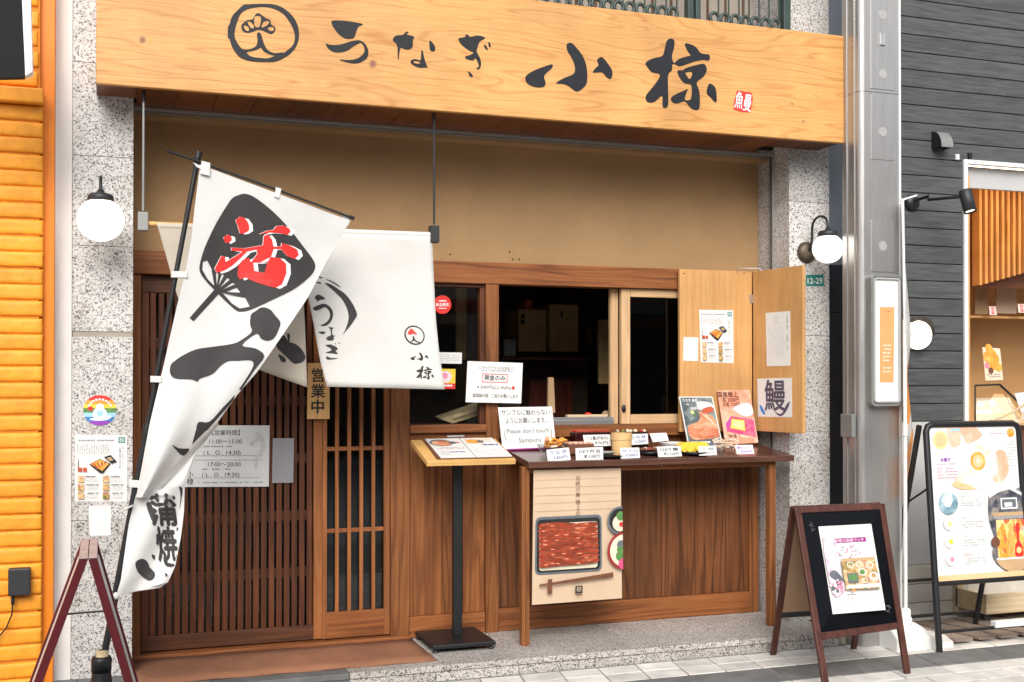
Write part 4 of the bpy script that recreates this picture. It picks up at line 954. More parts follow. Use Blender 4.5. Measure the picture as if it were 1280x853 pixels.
holes = [Zm(230, 230, k7, q) for q in ([(118,490),(145,480),(172,530),(190,640),(150,600),(115,540)], [(240,682),(385,715),(412,770),(350,782),(300,750)], [(200,560),(216,558),(206,640)], [(235,568),(252,572),(213,645)], [(270,590),(288,600),(222,655)], [(302,620),(324,628),(240,665)], [(330,650),(355,682),(262,678)])]
mb = MB()
drape(mb, [smooth_poly(fan, 3)] + holes, bA, 'cloth_ink', 0.003, 0, 7)
drape(mb, [[(269, 361), (274, 367), (242, 402), (237, 397.5)]], bA, 'cloth_ink', 0.003, 0, 7)
mb.build('fan_print', bn, recalc=False)
big = Zm(200, 370, 5.018, [(600,95),(640,72),(690,85),(720,120),(755,165),(745,210),(720,260),(680,282),(635,270),(605,238),(515,310),(600,330),(655,380),(590,470),(510,590),(440,680),(370,760),(320,815),(290,846),(240,846),(228,830),(245,790),(310,790),(390,705),(470,620),(540,520),(585,440),(570,405),(490,408),(430,410),(380,440),(330,490),(250,520),(235,540),(200,525),(100,520),(65,490),(65,440),(90,410),(150,370),(230,335),(330,320),(460,300),(520,270),(575,225),(565,180),(570,120)])
mb = MB(); drape(mb, [big], bA, 'cloth_ink', 0.003, 3, 7)
drape(mb, [[(245, 537), (258, 538), (240, 556)]], bA, 'cloth_ink', 0.0032, 0, 7)
drape(mb, [[(215, 556), (222, 560), (229, 561), (237, 561.5), (230, 570), (223, 566)]], bA, 'cloth_ink', 0.003, 2, 7)
mb.build('lettering', bn, recalc=False)
katsu = [Zm(230, 230, k7, q) for q in ([(325,230),(350,208),(380,215),(405,250),(408,290),(380,308),(352,312),(340,270)], [(247,340),(275,320),(295,330),(298,355),(265,372)],
    [(192,535),(210,500),(235,452),(255,455),(262,490),(330,450),(368,425),(300,420),(295,400),(380,405),(440,395),(495,385),(500,330),(525,315),(550,345),(562,395),(610,393),(612,372),(660,385),(710,412),(720,445),(695,472),(650,455),(610,410),(562,408),(545,458),(470,495),(420,492),(460,440),(455,412),(395,425),(350,470),(300,515),(250,545),(208,558)],
    [(470,318),(520,295),(560,290),(580,265),(625,262),(660,280),(668,300),(650,320),(600,310),(540,305)])]
kbox = [Zm(230, 230, k7, q) for q in ([(405,462),(420,492),(525,488),(545,458),(600,465),(640,500),(642,560),(615,630),(575,652),(530,642),(440,612),(385,587),(350,600),(335,570),(342,510),(365,480)], [(435,495),(525,490),(505,560),(440,545)])]
def shift(L, dx, dy): return [(x + dx, y + dy) for x, y in L]
mb = MB()
for q in katsu: drape(mb, [shift(q, 5, 1.2)], bA, 'white_print', 0.0045, 0, 8)
for q in katsu: drape(mb, [shift(q, -0.7, -0.2)], bA, 'white_print', 0.0045, 0, 8)
drape(mb, [shift(q, 5.5, 1.2) for q in kbox], bA, 'white_print', 0.0045, 0, 8)
mb.build('character_outline', bn, recalc=False)
mb = MB()
for i_, q in enumerate(katsu): drape(mb, [q], bA, 'red', 0.006, 2 if i_ in (0, 1) else 0, 8)
drape(mb, kbox, bA, 'red', 0.006, 0, 8)
mb.build('red_character', bn, recalc=False)
mb = MB(); kc = 3.709
for q in ([(158,372),(172,362),(188,385),(205,440),(200,468),(180,440)], [(110,640),(140,625),(165,640),(175,665),(198,690),(195,715),(170,728),(130,700),(112,670)], [(185,605),(200,612),(197,632),(187,622)], [(240,610),(252,604),(250,628),(262,645),(288,650),(285,662),(255,662),(240,640)], [(310,292),(328,300),(322,350),(312,400),(318,340),(315,310)], [(300,480),(308,485),(300,500)], [(245,690),(258,700),(250,710)]):
    drape(mb, [Zm(140, 530, kc, q)], bC, 'cloth_ink', 0.003, 2, 6)
drape_glyph(mb, '蒲', (188, 618, 220, 657), bC, 'cloth_ink', 0.0032, -5, 0.03)
drape_glyph(mb, '焼', (196, 659, 221, 702), bC, 'cloth_ink', 0.0032, -6, 0.03)
mb.build('lettering', bn, recalc=False)
m_ = MB(); c = Vector((pb0.x, YP, 0)) - Vector((0.012, 0, 0))
zc = pb0.z
m_.lathe((c.x, c.y, 0), [(0.0, 0.0), (0.15, 0.0), (0.16, 0.03), (0.15, 0.055), (0.075, 0.075), (0.05, 0.12), (0.04, zc - 0.075)], 'black_metal', 24)
m_.lathe((c.x, c.y, 0), [(0.0, zc - 0.075), (0.042, zc - 0.075), (0.044, zc - 0.02), (0.038, zc - 0.008), (0.0, zc - 0.008)], 'black_metal', 20)
m_.build('weighted_base', bn)
m_ = MB(); m_.lathe((c.x + 0.003, c.y, 0), [(0.02, zc - 0.01), (0.027, zc - 0.008), (0.026, zc + 0.018), (0.016, zc + 0.02)], 'cream_wood', 18, smooth=False); m_.build('base_collar', bn)

# ================================================================== LAMPS
def globe_lamp(label, wall, gl, rad, side):
    t_ = thing('wall_lamp', wall, label, 'lamp', 'round white globe wall lamps on the granite')
    wall = Vector(wall); gl = Vector(gl)
    m_ = MB(); m_.lathe(wall, [(0.0, -0.03), (0.045, -0.03), (0.062, -0.012), (0.066, 0.0)], 'bronze', 20, Vector((0, 1, 0))); m_.build('wall_plate', t_)
    top = gl + Vector((0, 0, rad * 1.02))
    ap = [wall + Vector((0, -0.02, 0.0)), wall + Vector((0, -0.05, 0.03))]
    hy = (gl.y + wall.y) / 2 + 0.01
    for i in range(9):
        a = math.pi * i / 8
        ap.append(Vector((wall.x + (gl.x - wall.x) * (i / 8), wall.y - 0.06 + (gl.y - wall.y + 0.06) * (1 - math.cos(a)) / 2, top.z + 0.05 + 0.055 * math.sin(a))))
    ap[-1] = top + Vector((0, 0, 0.03))
    ap.insert(2, Vector((wall.x, wall.y - 0.06, top.z)))
    m_ = MB(); m_.tube(ap, 0.0075, 'black_metal', 10); m_.build('lamp_arm', t_)
    m_ = MB(); m_.lathe(top, [(0.0, 0.034), (0.012, 0.034), (0.018, 0.018), (0.048, 0.011), (0.056, 0.004), (0.060, -0.018), (0.05, -0.022)], 'dark_metal', 24); m_.build('lamp_cap', t_)
    m_ = MB(); m_.ball(gl, rad, 'lamp_glass', 32, 0.95); m_.build('lamp_globe', t_)
    return t_
gl = P(125.7, 275, YC - 0.24); globe_lamp('glowing white globe lamp with black cap on the left granite column', (gl.x, YC, gl.z + 0.0), gl, 0.105, 0)
gl = P(1036, 311, YC - 0.2); wl_ = P(1008, 316, YC); globe_lamp('glowing white globe lamp on gooseneck arm, right column beside steel post', (wl_.x, YC, wl_.z), Vector((wl_.x + 0.012, gl.y, gl.z)), 0.089, 0)

# ================================================================== NOTICES ON THE DOORS AND COLUMNS
def sheet_thing(name, label, cat, quad, Y, mat='paper', th=0.002, group=None, ys=None, bevel=0):
    ys = ys or [Y] * 4
    s_ = Sheet(*[P(x, y, yy_) for (x, y), yy_ in zip(quad, ys)])
    t_ = thing(name, (s_.c[2] + s_.c[3]) / 2, label, cat, group)
    s_.body('sheet', mat, t_, th, bevel); return s_, t_
YH = YD - 0.004
s_, t_ = sheet_thing('opening_hours_sign', 'pale grey opening hours sign on the dark lattice door', 'sign', [(233, 532), (337, 532), (336, 608.5), (231, 609)], YH, 'paper_grey')
s_.text('【営業時間】', 0.47, 0.12, 0.095, 'ink'); s_.text('11:00～15:00', 0.47, 0.26, 0.10, 'ink'); s_.text('( L . O . 14:30)', 0.43, 0.44, 0.10, 'ink'); s_.text('17:00～20:00', 0.46, 0.63, 0.10, 'ink'); s_.text('( L . O . 19:30)', 0.42, 0.80, 0.10, 'ink')
s_.rect(0.05, 0.49, 0.92, 0.497, 'grey_ink'); s_.rect(0.05, 0.56, 0.92, 0.567, 'grey_ink'); s_.rect(0.08, 0.20, 0.85, 0.204, 'pale_ink'); s_.rect(0.1, 0.85, 0.9, 0.856, 'grey_ink'); s_.lines(0.2, 0.33, 0.55, 0.37, 1, 'grey_ink', 0.5, 3); s_.lines(0.2, 0.70, 0.55, 0.74, 1, 'grey_ink', 0.5, 4); s_.lines(0.15, 0.92, 0.93, 0.94, 1, 'grey_ink', 0.8, 5)
s_.poly([(0.84, 0.1), (0.88, 0.12), (0.93, 0.2), (0.95, 0.32), (0.93, 0.42), (0.88, 0.5), (0.86, 0.58), (0.85, 0.7), (0.83, 0.7), (0.83, 0.55), (0.88, 0.42), (0.9, 0.32), (0.88, 0.25), (0.82, 0.28), (0.77, 0.34), (0.77, 0.27), (0.84, 0.21), (0.82, 0.14)], 'pale_ink', True)
s_.vtext('小椋', 0.06, 0.8, 0.11, 'ink'); s_.finish('print', t_)
s_, t_ = sheet_thing('frosted_plate', 'small blank grey translucent plate right of the opening hours sign', 'plate', [(341, 548), (367.5, 548), (366.5, 603.5), (340, 604)], YH, 'frosted', 0.004)
s_, t_ = sheet_thing('wooden_plaque', 'narrow wooden plaque with three black characters hanging beside the curtain slit', 'plaque', [(385, 454), (403, 454), (412, 524), (384, 524)], YW - 0.03, 'pine_plate', 0.012, bevel=0.001)
t_['_o'] = t_['_o']
s_ = Sheet(P(385, 454, YW - .03), P(412, 454, YW - .03), P(412, 524, YW - .03), P(384, 524, YW - .03))
bpy.data.objects.remove(t_.children[0]); s_.body('sheet', 'pine_plate', t_, 0.012, 0.001)
s_.text('営', 0.47, 0.22, 0.265, 'ink', bold=0.018); s_.text('業', 0.47, 0.50, 0.265, 'ink', bold=0.018); s_.text('中', 0.46, 0.78, 0.265, 'ink', bold=0.025); s_.finish('lettering', t_)

YS2 = YC - 0.001
s_, t_ = sheet_thing('rainbow_sticker', 'round rainbow striped sticker on the left granite column', 'sticker', [(104, 494), (145.5, 494), (145.5, 532), (104, 532)], YS2)
bpy.data.objects.remove(t_.children[0])
N = 40; cols = ['red', 'orange', 'yellow', 'green', 'sky_blue', 'blue', 'purple']; edges = [0, 0.17, 0.30, 0.43, 0.58, 0.72, 0.86, 1.0]
def cap(v0, v1):
    L = []
    for i in range(9): v = v0 + (v1 - v0) * i / 8; L.append((0.5 + math.sqrt(max(0, .25 - (v - .5) ** 2)), v))
    return L + [(1 - a, b_) for a, b_ in reversed(L)]
for c, a, b_ in zip(cols, edges, edges[1:]): s_.poly(cap(a, b_), c)
s_.mb.build('sticker_face', t_, recalc=False, solid=0.0006); s_.mb = MB()
s_.disc(0.5, 0.62, 0.032, 'white_print'); s_.disc(0.5, 0.40, 0.018, 'white_print'); s_.poly([(0.2, 0.78), (0.75, 0.68), (0.85, 0.72), (0.7, 0.82), (0.35, 0.84)], 'white_print', True); s_.poly([(0.17, 0.38), (0.26, 0.38), (0.3, 0.46), (0.2, 0.52), (0.13, 0.45)], 'red', True); s_.disc(0.5, 0.6, 0.016, 'sky_blue')
for i in range(9): a = R(205 + i * 16); s_.disc(0.5 + 0.36 * math.cos(a), 0.5 + 0.36 * math.sin(a), 0.0055, 'white_print')
s_.finish('print', t_)
def menu_poster(quad, Y, label, plane=None):
    if plane: s_ = Sheet(*[PP(x, y, *plane) for x, y in quad]); t_ = thing('menu_poster', (s_.c[2] + s_.c[3]) / 2, label, 'poster'); s_.body('sheet', 'paper', t_, 0.0015)
    else: s_, t_ = sheet_thing('menu_poster', label, 'poster', quad, Y, 'paper', 0.0015)
    s_.rect(0.83, 0.03, 0.96, 0.12, 'teal'); s_.text('椋', 0.895, 0.075, 0.08, 'white_print'); s_.lines(0.04, 0.07, 0.75, 0.10, 1, 'grey_ink', 0.7, 1)
    for i in range(14): s_.lines(0.04 + i * 0.045, 0.14, 0.055 + i * 0.045, 0.29, 9, 'grey_ink', 0.6, i)
    s_.lines(0.85, 0.18, 0.87, 0.5, 20, 'ink', 0.6, 2); s_.lines(0.91, 0.16, 0.925, 0.45, 20, 'grey_ink', 0.6, 8); s_.lines(0.05, 0.36, 0.07, 0.5, 8, 'ink', 0.6, 9)
    s_.poly([(0.27, 0.44), (0.47, 0.36), (0.68, 0.43), (0.53, 0.58), (0.47, 0.57)], 'ink'); s_.poly([(0.29, 0.435), (0.47, 0.37), (0.65, 0.43), (0.52, 0.54)], 'fruit_photo')
    for i in range(4): s_.poly([(0.33 + i * .08, 0.43 - i * .012), (0.36 + i * .08, 0.42 - i * .012), (0.45 + i * .04, 0.50 - i * .02), (0.42 + i * .04, 0.51 - i * .02)], 'orange_red')
    s_.poly([(0.55, 0.33), (0.68, 0.30), (0.80, 0.40), (0.70, 0.43)], 'navy'); s_.poly([(0.60, 0.34), (0.68, 0.33), (0.74, 0.38), (0.66, 0.39)], 'tan')
    s_.rect(0.05, 0.49, 0.13, 0.55, 'orange_red'); s_.rect(0.15, 0.49, 0.22, 0.55, 'orange_red')
    for c_ in (0.05, 0.53):
        for i in range(3):
            v = 0.61 + i * 0.125; s_.rect(c_, v, c_ + 0.12, v + 0.10, 'meal_photo'); s_.lines(c_ + 0.15, v + 0.005, c_ + 0.4, v + 0.02, 1, 'ink', 0.9, i); s_.lines(c_ + 0.15, v + 0.04, c_ + 0.38, v + 0.09, 3, 'pale_ink', 0.4, i + 5)
    s_.finish('print', t_); return s_, t_
menu_poster([(94, 544), (159, 544), (158.5, 627), (94, 627)], YS2, 'white menu poster with food pictures on the left granite column')
s_, t_ = sheet_thing('blank_notice', 'small nearly blank white notice under the column menu poster', 'notice', [(111, 632.5), (138.5, 632.5), (138.5, 669.5), (112, 670)], YS2)
s_.lines(0.2, 0.07, 0.8, 0.1, 1, 'pale_ink', 0.7, 2); s_.finish('print', t_)
s_, t_ = sheet_thing('number_plaque', 'small teal street number plaque under the right globe lamp', 'plaque', [(1007.5, 344), (1029.5, 343.5), (1030, 358), (1007.5, 358)], YS2, 'teal', 0.003)
s_.text('12-29', 0.5, 0.5, 0.72, 'white_print', bold=0.02); s_.finish('lettering', t_)
# stickers on the left pane (inside face of glass -> on glass)
Yg = YW + 0.034
s_, t_ = sheet_thing('red_sticker', 'round red and white sticker on the window beside the curtain', 'sticker', [(541, 368), (565, 368), (565, 394), (541, 394)], Yg)
bpy.data.objects.remove(t_.children[0]); s_.disc(0.5, 0.5, 0.052, 'red'); s_.mb.build('sticker_face', t_, recalc=False, solid=0.0006); s_.mb = MB()
s_.disc(0.5, 0.5, 0.034, 'white_print'); s_.disc(0.5, 0.5, 0.030, 'red', 1, 24); s_.rect(0.13, 0.4, 0.87, 0.6, 'red'); s_.text('食品衛生', 0.5, 0.5, 0.17, 'white_print', bold=0.02); s_.rect(0.3, 0.3, 0.7, 0.35, 'white_print'); s_.rect(0.3, 0.66, 0.7, 0.7, 'white_print'); s_.finish('print', t_)
s_, t_ = sheet_thing('white_label', 'long white label strip on the window right of the curtain', 'label', [(544, 440.5), (577.5, 441), (577, 455), (545, 454.5)], Yg)
s_.lines(0.06, 0.2, 0.95, 0.85, 4, 'pale_ink', 0.4, 4); s_.finish('print', t_)
s_, t_ = sheet_thing('yellow_sticker', 'yellow and red sticker with pink figure under the white label', 'sticker', [(545, 461), (569.5, 461.5), (569, 486.5), (545, 486.5)], Yg, 'yellow')
s_.rect(0.0, 0.72, 1.0, 1.0, 'red'); s_.disc(0.5, 0.4, 0.034, 'pale_pink'); s_.disc(0.45, 0.35, 0.017, 'pink'); s_.lines(0.2, 0.78, 0.9, 0.92, 1, 'white_print', 0.7, 6); s_.finish('print', t_)
# laminated notices
Yl = 6.19
s_, t_ = sheet_thing('laminated_notice', 'laminated takeout notice with a red boxed line, on the window post', 'notice', [(584.5, 451.5), (653.5, 454), (651.5, 504.5), (582, 503)], Yl, 'paper', 0.003)
s_.text('○ テイクアウトのお支払 ○', 0.52, 0.15, 0.10, 'ink', wide=s_.W * 0.62); s_.text('現金のみ', 0.5, 0.39, 0.14, 'ink', bold=0.015); s_.text('※ 3000円以上 PayPay', 0.5, 0.62, 0.10, 'ink', wide=s_.W * 0.62); s_.text('御理解の程、ご協力お願いします', 0.53, 0.83, 0.10, 'ink', wide=s_.W * 0.82)
for r_ in ((0.27, 0.29, 0.73, 0.305), (0.27, 0.49, 0.73, 0.505), (0.27, 0.29, 0.28, 0.505), (0.72, 0.29, 0.73, 0.505)): s_.rect(*r_, 'red')
s_.rect(0.82, 0.58, 0.865, 0.66, 'red'); s_.lines(0.25, 0.205, 0.8, 0.235, 1, 'blue_ink', 0.4, 7); s_.finish('lettering', t_)

# ================================================================== FOLDING SHUTTER WITH POSTERS
YL = YW - 0.06
h0, h1 = P(848.5, 337, YL), P(939, 340, YL)
ztop, zbot = Z_(939, 340, YL), Z_(852, 540, YL)
fsx = thing('folding_shutter', ((h0.x + h1.x) / 2, YL, zbot), 'open two-leaf plywood folding shutter with notices pinned to it', 'shutter')
B('shutter_leaf', fsx, h0.x, h1.x - 0.002, YL - 0.012, YL + 0.012, zbot, ztop, 'plywood', 0.002)
o_t = Vector((0, 0, 0)); d0 = h1 + Vector((0.004, -0.012, 0)); 
Yo = 5.735; xo = P(1003, 334, Yo).x
e = Vector((xo, Yo, 0)); a2 = Vector((d0.x, d0.y, 0)); dd = (e - a2).normalized(); nn = Vector((-dd.y, dd.x, 0)); nn = nn if nn.dot(EYE - a2) > 0 else -nn
L2 = (e - a2).length
def leafpt(s__, z_, off=0): return a2 + dd * s__ + nn * off + Vector((0, 0, z_))
mb = MB(); mb.hexa([leafpt(0, zbot), leafpt(L2, zbot), leafpt(L2, ztop), leafpt(0, ztop)], [leafpt(0, zbot, -.022), leafpt(L2, zbot, -.022), leafpt(L2, ztop, -.022), leafpt(0, ztop, -.022)], 'plywood'); mb.build('shutter_leaf', fsx, bevel=0.002)
for zz_ in (Z_(939, 374, YL), zbot + 0.1): B('hinge', fsx, h1.x - 0.02, h1.x + 0.006, YL - 0.017, YL - 0.0125, zz_ - 0.025, zz_ + 0.025, 'alu', 0.001)
mb = MB(); mb.tube([P(922, 342, YL - .02), P(922, 335.5, YL - .02), P(949, 335.5, YL - .05), P(951, 339, YL - .06)], 0.0022, 'alu', 6); mb.build('wire_catch', fsx)
mb = MB()
for x, y in ((855, 342), (930, 342)): mb.ball(P(x, y, YL - .013), 0.004, 'dark_metal', 8)
mb.build('screw_heads', fsx)['kind'] = 'stuff'
menu_poster([(874, 387.5), (916.5, 388), (917, 454), (876, 453)], YL - 0.013, 'white menu poster with food pictures pinned to the plywood shutter')
s_, t_ = sheet_thing('blank_notice', 'small blank white notice at the left edge of the plywood shutter', 'notice', [(854.5, 421.5), (873, 422), (872.5, 451.5), (854, 451)], YL - 0.013); s_.lines(0.15, 0.1, 0.85, 0.15, 1, 'pale_ink', 0.5); s_.finish('print', t_)
pl2 = (leafpt(0, 0, 0.001), nn)
s_ = Sheet(*[PP(x, y, *pl2) for x, y in ((957, 391.5), (987.5, 389), (988, 457.5), (958.5, 458))]); t_ = thing('letter_notice', (s_.c[2] + s_.c[3]) / 2, 'tall white letter with faint grey writing on the outer shutter leaf', 'notice'); s_.body('sheet', 'paper', t_, 0.0015)
for i in range(9): s_.lines(0.1 + i * 0.08, 0.25 + (i % 3) * .03, 0.12 + i * 0.08, 0.85, 26, 'pale_ink', 0.6, i)
s_.lines(0.88, 0.08, 0.91, 0.7, 26, 'ink', 0.6, 3); s_.disc(0.45, 0.14, 0.022, 'pale_ink', 1, 20, 0.018); s_.rect(0.7, 0.18, 0.76, 0.22, 'pale_pink'); s_.finish('print', t_)
s_ = Sheet(*[PP(x, y, *pl2) for x, y in ((946.5, 473.5), (989.5, 472.5), (990, 522), (947.5, 521))]); t_ = thing('calligraphy_sheet', (s_.c[2] + s_.c[3]) / 2, 'square white sheet with one large brushed character on the shutter', 'sheet'); s_.body('sheet', 'paper', t_, 0.0015)
s_.text('鰻', 0.52, 0.45, 0.86, 'cal_ink', bold=0.016); s_.poly([(0.06, 0.7), (0.12, 0.72), (0.22, 0.9), (0.2, 0.95), (0.1, 0.85)], 'blue', True); s_.poly([(0.5, 0.85), (0.65, 0.92), (0.75, 0.86), (0.85, 0.68), (0.95, 0.6), (0.86, 0.82), (0.72, 0.96), (0.6, 0.95)], 'cal_ink', True); s_.finish('lettering', t_)
# ================================================================== DISPLAY TABLE
YT0, YT1 = 5.80, 6.16
tz0 = 1.063; tsl = 0.13
tx0 = X_(661, YT0, 578); tx1 = X_(993, YT0, 572)
def tz(Y): return tz0 + (Y - YT0) * tsl
tb = thing('display_table', ((tx0 + tx1) / 2, 6.0, SZ), 'long dark brown display table with sloping top below the serving window', 'table')
th = 0.034
mb = MB(); mb.hexa([(tx0, YT0, tz0), (tx1, YT0, tz0), (tx1, YT1, tz(YT1)), (tx0, YT1, tz(YT1))], [(tx0, YT0, tz0 - th), (tx1, YT0, tz0 - th), (tx1, YT1, tz(YT1) - th), (tx0, YT1, tz(YT1) - th)], 'table_top'); mb.build('table_top', tb, bevel=0.004)
for a, y in ((X_(652.5, 5.85, 700), 5.85), (X_(962, 5.85, 700), 5.85)):
    B('leg', tb, a, a + 0.021, y, y + 0.042, SZ + 0.001, tz(y) - th - 0.001, 'brown_wood_v', 0.002)
    B('leg', tb, a + 0.0225, a + 0.043, y, y + 0.042, SZ + 0.001, tz(y) - th - 0.001, 'brown_wood_v', 0.002)
B('apron', tb, X_(662, 5.85, 600), X_(962, 5.85, 600), 5.858, 5.875, tz0 - th - 0.03, tz0 - th + 0.001, 'brown_wood_h', 0.002)
mb = MB(); mb.ball(P(827, 583, YT0 - 0.001), 0.006, 'bronze', 10); mb.build('screw', tb)
tp = (Vector((tx0, YT0, tz0)), Vector((0, -tsl, 1)).normalized())
def on_table(x, y): return PP(x, y, *tp)
# poster hung on the table front
Yp = 5.845
s_, t_ = sheet_thing('food_poster', 'hanging poster of grilled eel in a black tray under the table', 'poster', [(667, 588), (776, 585), (777.5, 748), (665, 756.5)], Yp, 'beige', 0.0015)
for i in range(5): s_.rect(0.01, 0.075 + i * 0.058, 0.99, 0.079 + i * 0.058, 'beige_line')
s_.vtext('伝統の美', 0.5, 0.07, 0.042, 'brown_print', step=1.0); s_.vtext('極上の味', 0.5, 0.25, 0.042, 'brown_print')
def rrect(u0, v0, u1, v1, r, ry, n=4):
    L = []
    for cx_, cy_, a0_ in ((u1 - r, v0 + ry, -90), (u1 - r, v1 - ry, 0), (u0 + r, v1 - ry, 90), (u0 + r, v0 + ry, 180)):
        for i in range(n + 1): a = R(a0_ + 90 * i / n); L.append((cx_ + r * math.cos(a), cy_ + ry * math.sin(a)))
    return L
s_.poly(rrect(0.025, 0.35, 0.77, 0.78, 0.05, 0.04), 'slate_print'); s_.poly(rrect(0.045, 0.37, 0.75, 0.765, 0.04, 0.03), 'ink'); s_.poly(rrect(0.07, 0.40, 0.72, 0.75, 0.03, 0.02), 'rice')
rr = random.Random(5)
for i in range(9):
    v = 0.40 + i * 0.036; tlt = -0.015 if i > 3 else 0.004
    L = [(0.075 + 0.01 * rr.random(), v), (0.3, v - 0.006 + tlt * .3), (0.5, v + 0.004 + tlt * .6), (0.70, v + tlt), (0.705, v + 0.034 + tlt), (0.5, v + 0.038 + tlt * .6), (0.3, v + 0.034 + tlt * .3), (0.08, v + 0.036)]
    s_.poly(L, 'eel_photo', True)
    for j in range(8):
        u = 0.1 + j * 0.075 + rr.uniform(-.02, .02); vv = v + 0.006 + rr.random() * 0.014
        s_.poly([(u, vv), (u + 0.03, vv - 0.004), (u + 0.055, vv + 0.002), (u + 0.03, vv + 0.005)], 'eel_pink' if rr.random() < 0.35 else 'brown_print', True)
def half_disc(cu, cv, r, m, x1=0.995): 
    L = []
    for i in range(36):
        a = 6.2832 * i / 36; u = cu + r * math.cos(a) / s_.W; L.append((min(u, x1), cv + r * math.sin(a) / s_.H))
    s_.poly(L, m)
half_disc(0.97, 0.40, 0.078, 'slate_print'); half_disc(0.97, 0.40, 0.066, 'ink'); half_disc(0.965, 0.42, 0.045, 'rice'); half_disc(0.975, 0.365, 0.026, 'green'); half_disc(0.98, 0.43, 0.014, 'red_ink')
half_disc(1.02, 0.63, 0.105, 'reddish_p'); half_disc(1.02, 0.63, 0.09, 'rice'); half_disc(0.97, 0.67, 0.03, 'green'); half_disc(0.975, 0.585, 0.025, 'slate_print'); half_disc(1.0, 0.73, 0.03, 'hot_pink'); half_disc(0.96, 0.62, 0.018, 'green')
s_.poly([(0.06, 0.845), (0.88, 0.79), (0.885, 0.825), (0.06, 0.862)], 'brown_print'); s_.rect(0.15, 0.81, 0.20, 0.92, 'brown_print'); s_.rect(0.455, 0.875, 0.535, 0.93, 'ink'); s_.text('椋', 0.495, 0.902, 0.045, 'beige'); s_.lines(0.47, 0.94, 0.53, 0.95, 1, 'brown_print', 0.8)
s_.finish('picture', t_)
# notice "please do not touch"
def lean(name, label, cat, quad, dY, mat='paper', th_=0.002, group=None, yb=None):
    bl = on_table(*quad[3]); br = on_table(*quad[2]); yb_ = (bl.y + br.y) / 2
    if yb: yb_ = yb; 
    s1 = Sheet(P(*quad[0], yb_ + dY), P(*quad[1], yb_ + dY), P(*quad[2], yb_), P(*quad[3], yb_))
    t1 = thing(name, (s1.c[2] + s1.c[3]) / 2, label, cat, group); s1.body('sheet', mat, t1, th_); return s1, t1
s_, t_ = lean('handwritten_notice', 'standing white card with bilingual hand lettering at the left end of the table', 'notice', [(622.5, 509.5), (690, 508.5), (695.3, 560), (628.3, 563)], 0.035, 'paper', 0.003, yb=6.12)
s_.text('サンプルに触わらない', 0.5, 0.13, 0.155, 'ink', bold=0.006, wide=s_.W * 0.9); s_.text('ようにお願いします。', 0.49, 0.32, 0.15, 'ink', bold=0.006, wide=s_.W * 0.76); s_.text('Please don\'t touch', 0.5, 0.56, 0.16, 'pencil', wide=s_.W * 0.78, bold=0.004); s_.text('Sampuru', 0.52, 0.78, 0.16, 'pencil', bold=0.004)
s_.poly([(0.09, 0.5), (0.06, 0.6), (0.07, 0.75), (0.13, 0.86), (0.085, 0.75), (0.075, 0.6)], 'grey_ink', True); s_.poly([(0.91, 0.48), (0.95, 0.6), (0.93, 0.78), (0.87, 0.86), (0.915, 0.76), (0.935, 0.6)], 'grey_ink', True)
s_.finish('lettering', t_)
mb = MB(); a, b_ = s_.c[3] + Vector((0.005, -0.004, 0.001)), s_.c[2] + Vector((-0.005, -0.004, 0.001)); mb.tube([a, b_], 0.005, 'magenta', 8); mb.build('card_foot', t_)
# photo boards
s_, t_ = lean('photo_board', 'white edged photo board of eel skewers on dark ground, left of the pink board', 'picture board', [(848.5, 496), (890.5, 496), (904, 558), (860.6, 558.5)], 0.06, 'paper', 0.004, yb=6.10)
s_.rect(0.03, 0.02, 0.97, 0.98, 'dark_photo'); s_.poly([(0.48, 0.12), (0.7, 0.1), (0.9, 0.13), (0.96, 0.22), (0.75, 0.26), (0.55, 0.27)], 'paper', True); s_.poly([(0.6, 0.26), (0.9, 0.2), (0.93, 0.3), (0.7, 0.34)], 'orange_red', True)
s_.poly([(0.5, 0.3), (0.62, 0.32), (0.9, 0.42), (0.96, 0.62), (0.92, 0.8), (0.5, 0.86), (0.15, 0.85), (0.08, 0.72), (0.12, 0.58), (0.38, 0.52), (0.5, 0.42)], 'eel_close', True)
for i in range(7): s_.poly([(0.12, 0.62 + i * .033), (0.4, 0.57 + i * .037), (0.9, 0.66 + i * .025), (0.9, 0.672 + i * .025), (0.4, 0.577 + i * .037), (0.12, 0.629 + i * .033)], 'orange_red', True)
for i in range(4): s_.poly([(0.54 + i * .06, 0.34 + i * .02), (0.56 + i * .06, 0.345 + i * .02), (0.85 + i * .02, 0.52 + i * .02), (0.83 + i * .02, 0.53 + i * .02)], 'peach', True)
s_.text('うなぎ 串焼', 0.3, 0.08, 0.075, 'white_print', wide=s_.W * .44, bold=.01); s_.text('1本', 0.2, 0.16, 0.06, 'white_print', bold=.01); s_.text('300円', 0.38, 0.24, 0.08, 'white_print', bold=.02); s_.disc(0.3, 0.32, 0.012, 'lime'); s_.disc(0.36, 0.35, 0.01, 'green'); s_.lines(0.1, 0.9, 0.92, 0.95, 1, 'white_print', 0.7, 3); s_.finish('picture', t_)
s_, t_ = lean('photo_board', 'pink and orange photo board of a red lunch box, right of the eel board', 'picture board', [(896.5, 488), (937, 487.5), (948, 553.5), (907, 556.5)], 0.06, 'pink_photo', 0.004, yb=6.105)
s_.poly([(0, 0.34), (0.5, 0.5), (0.9, 0.7), (1, 0.92), (0.3, 0.86), (0.0, 0.7)], 'skin_photo'); s_.poly([(0.4, 0.33), (0.9, 0.25), (0.98, 0.45), (0.7, 0.5)], 'pale_pink', True)
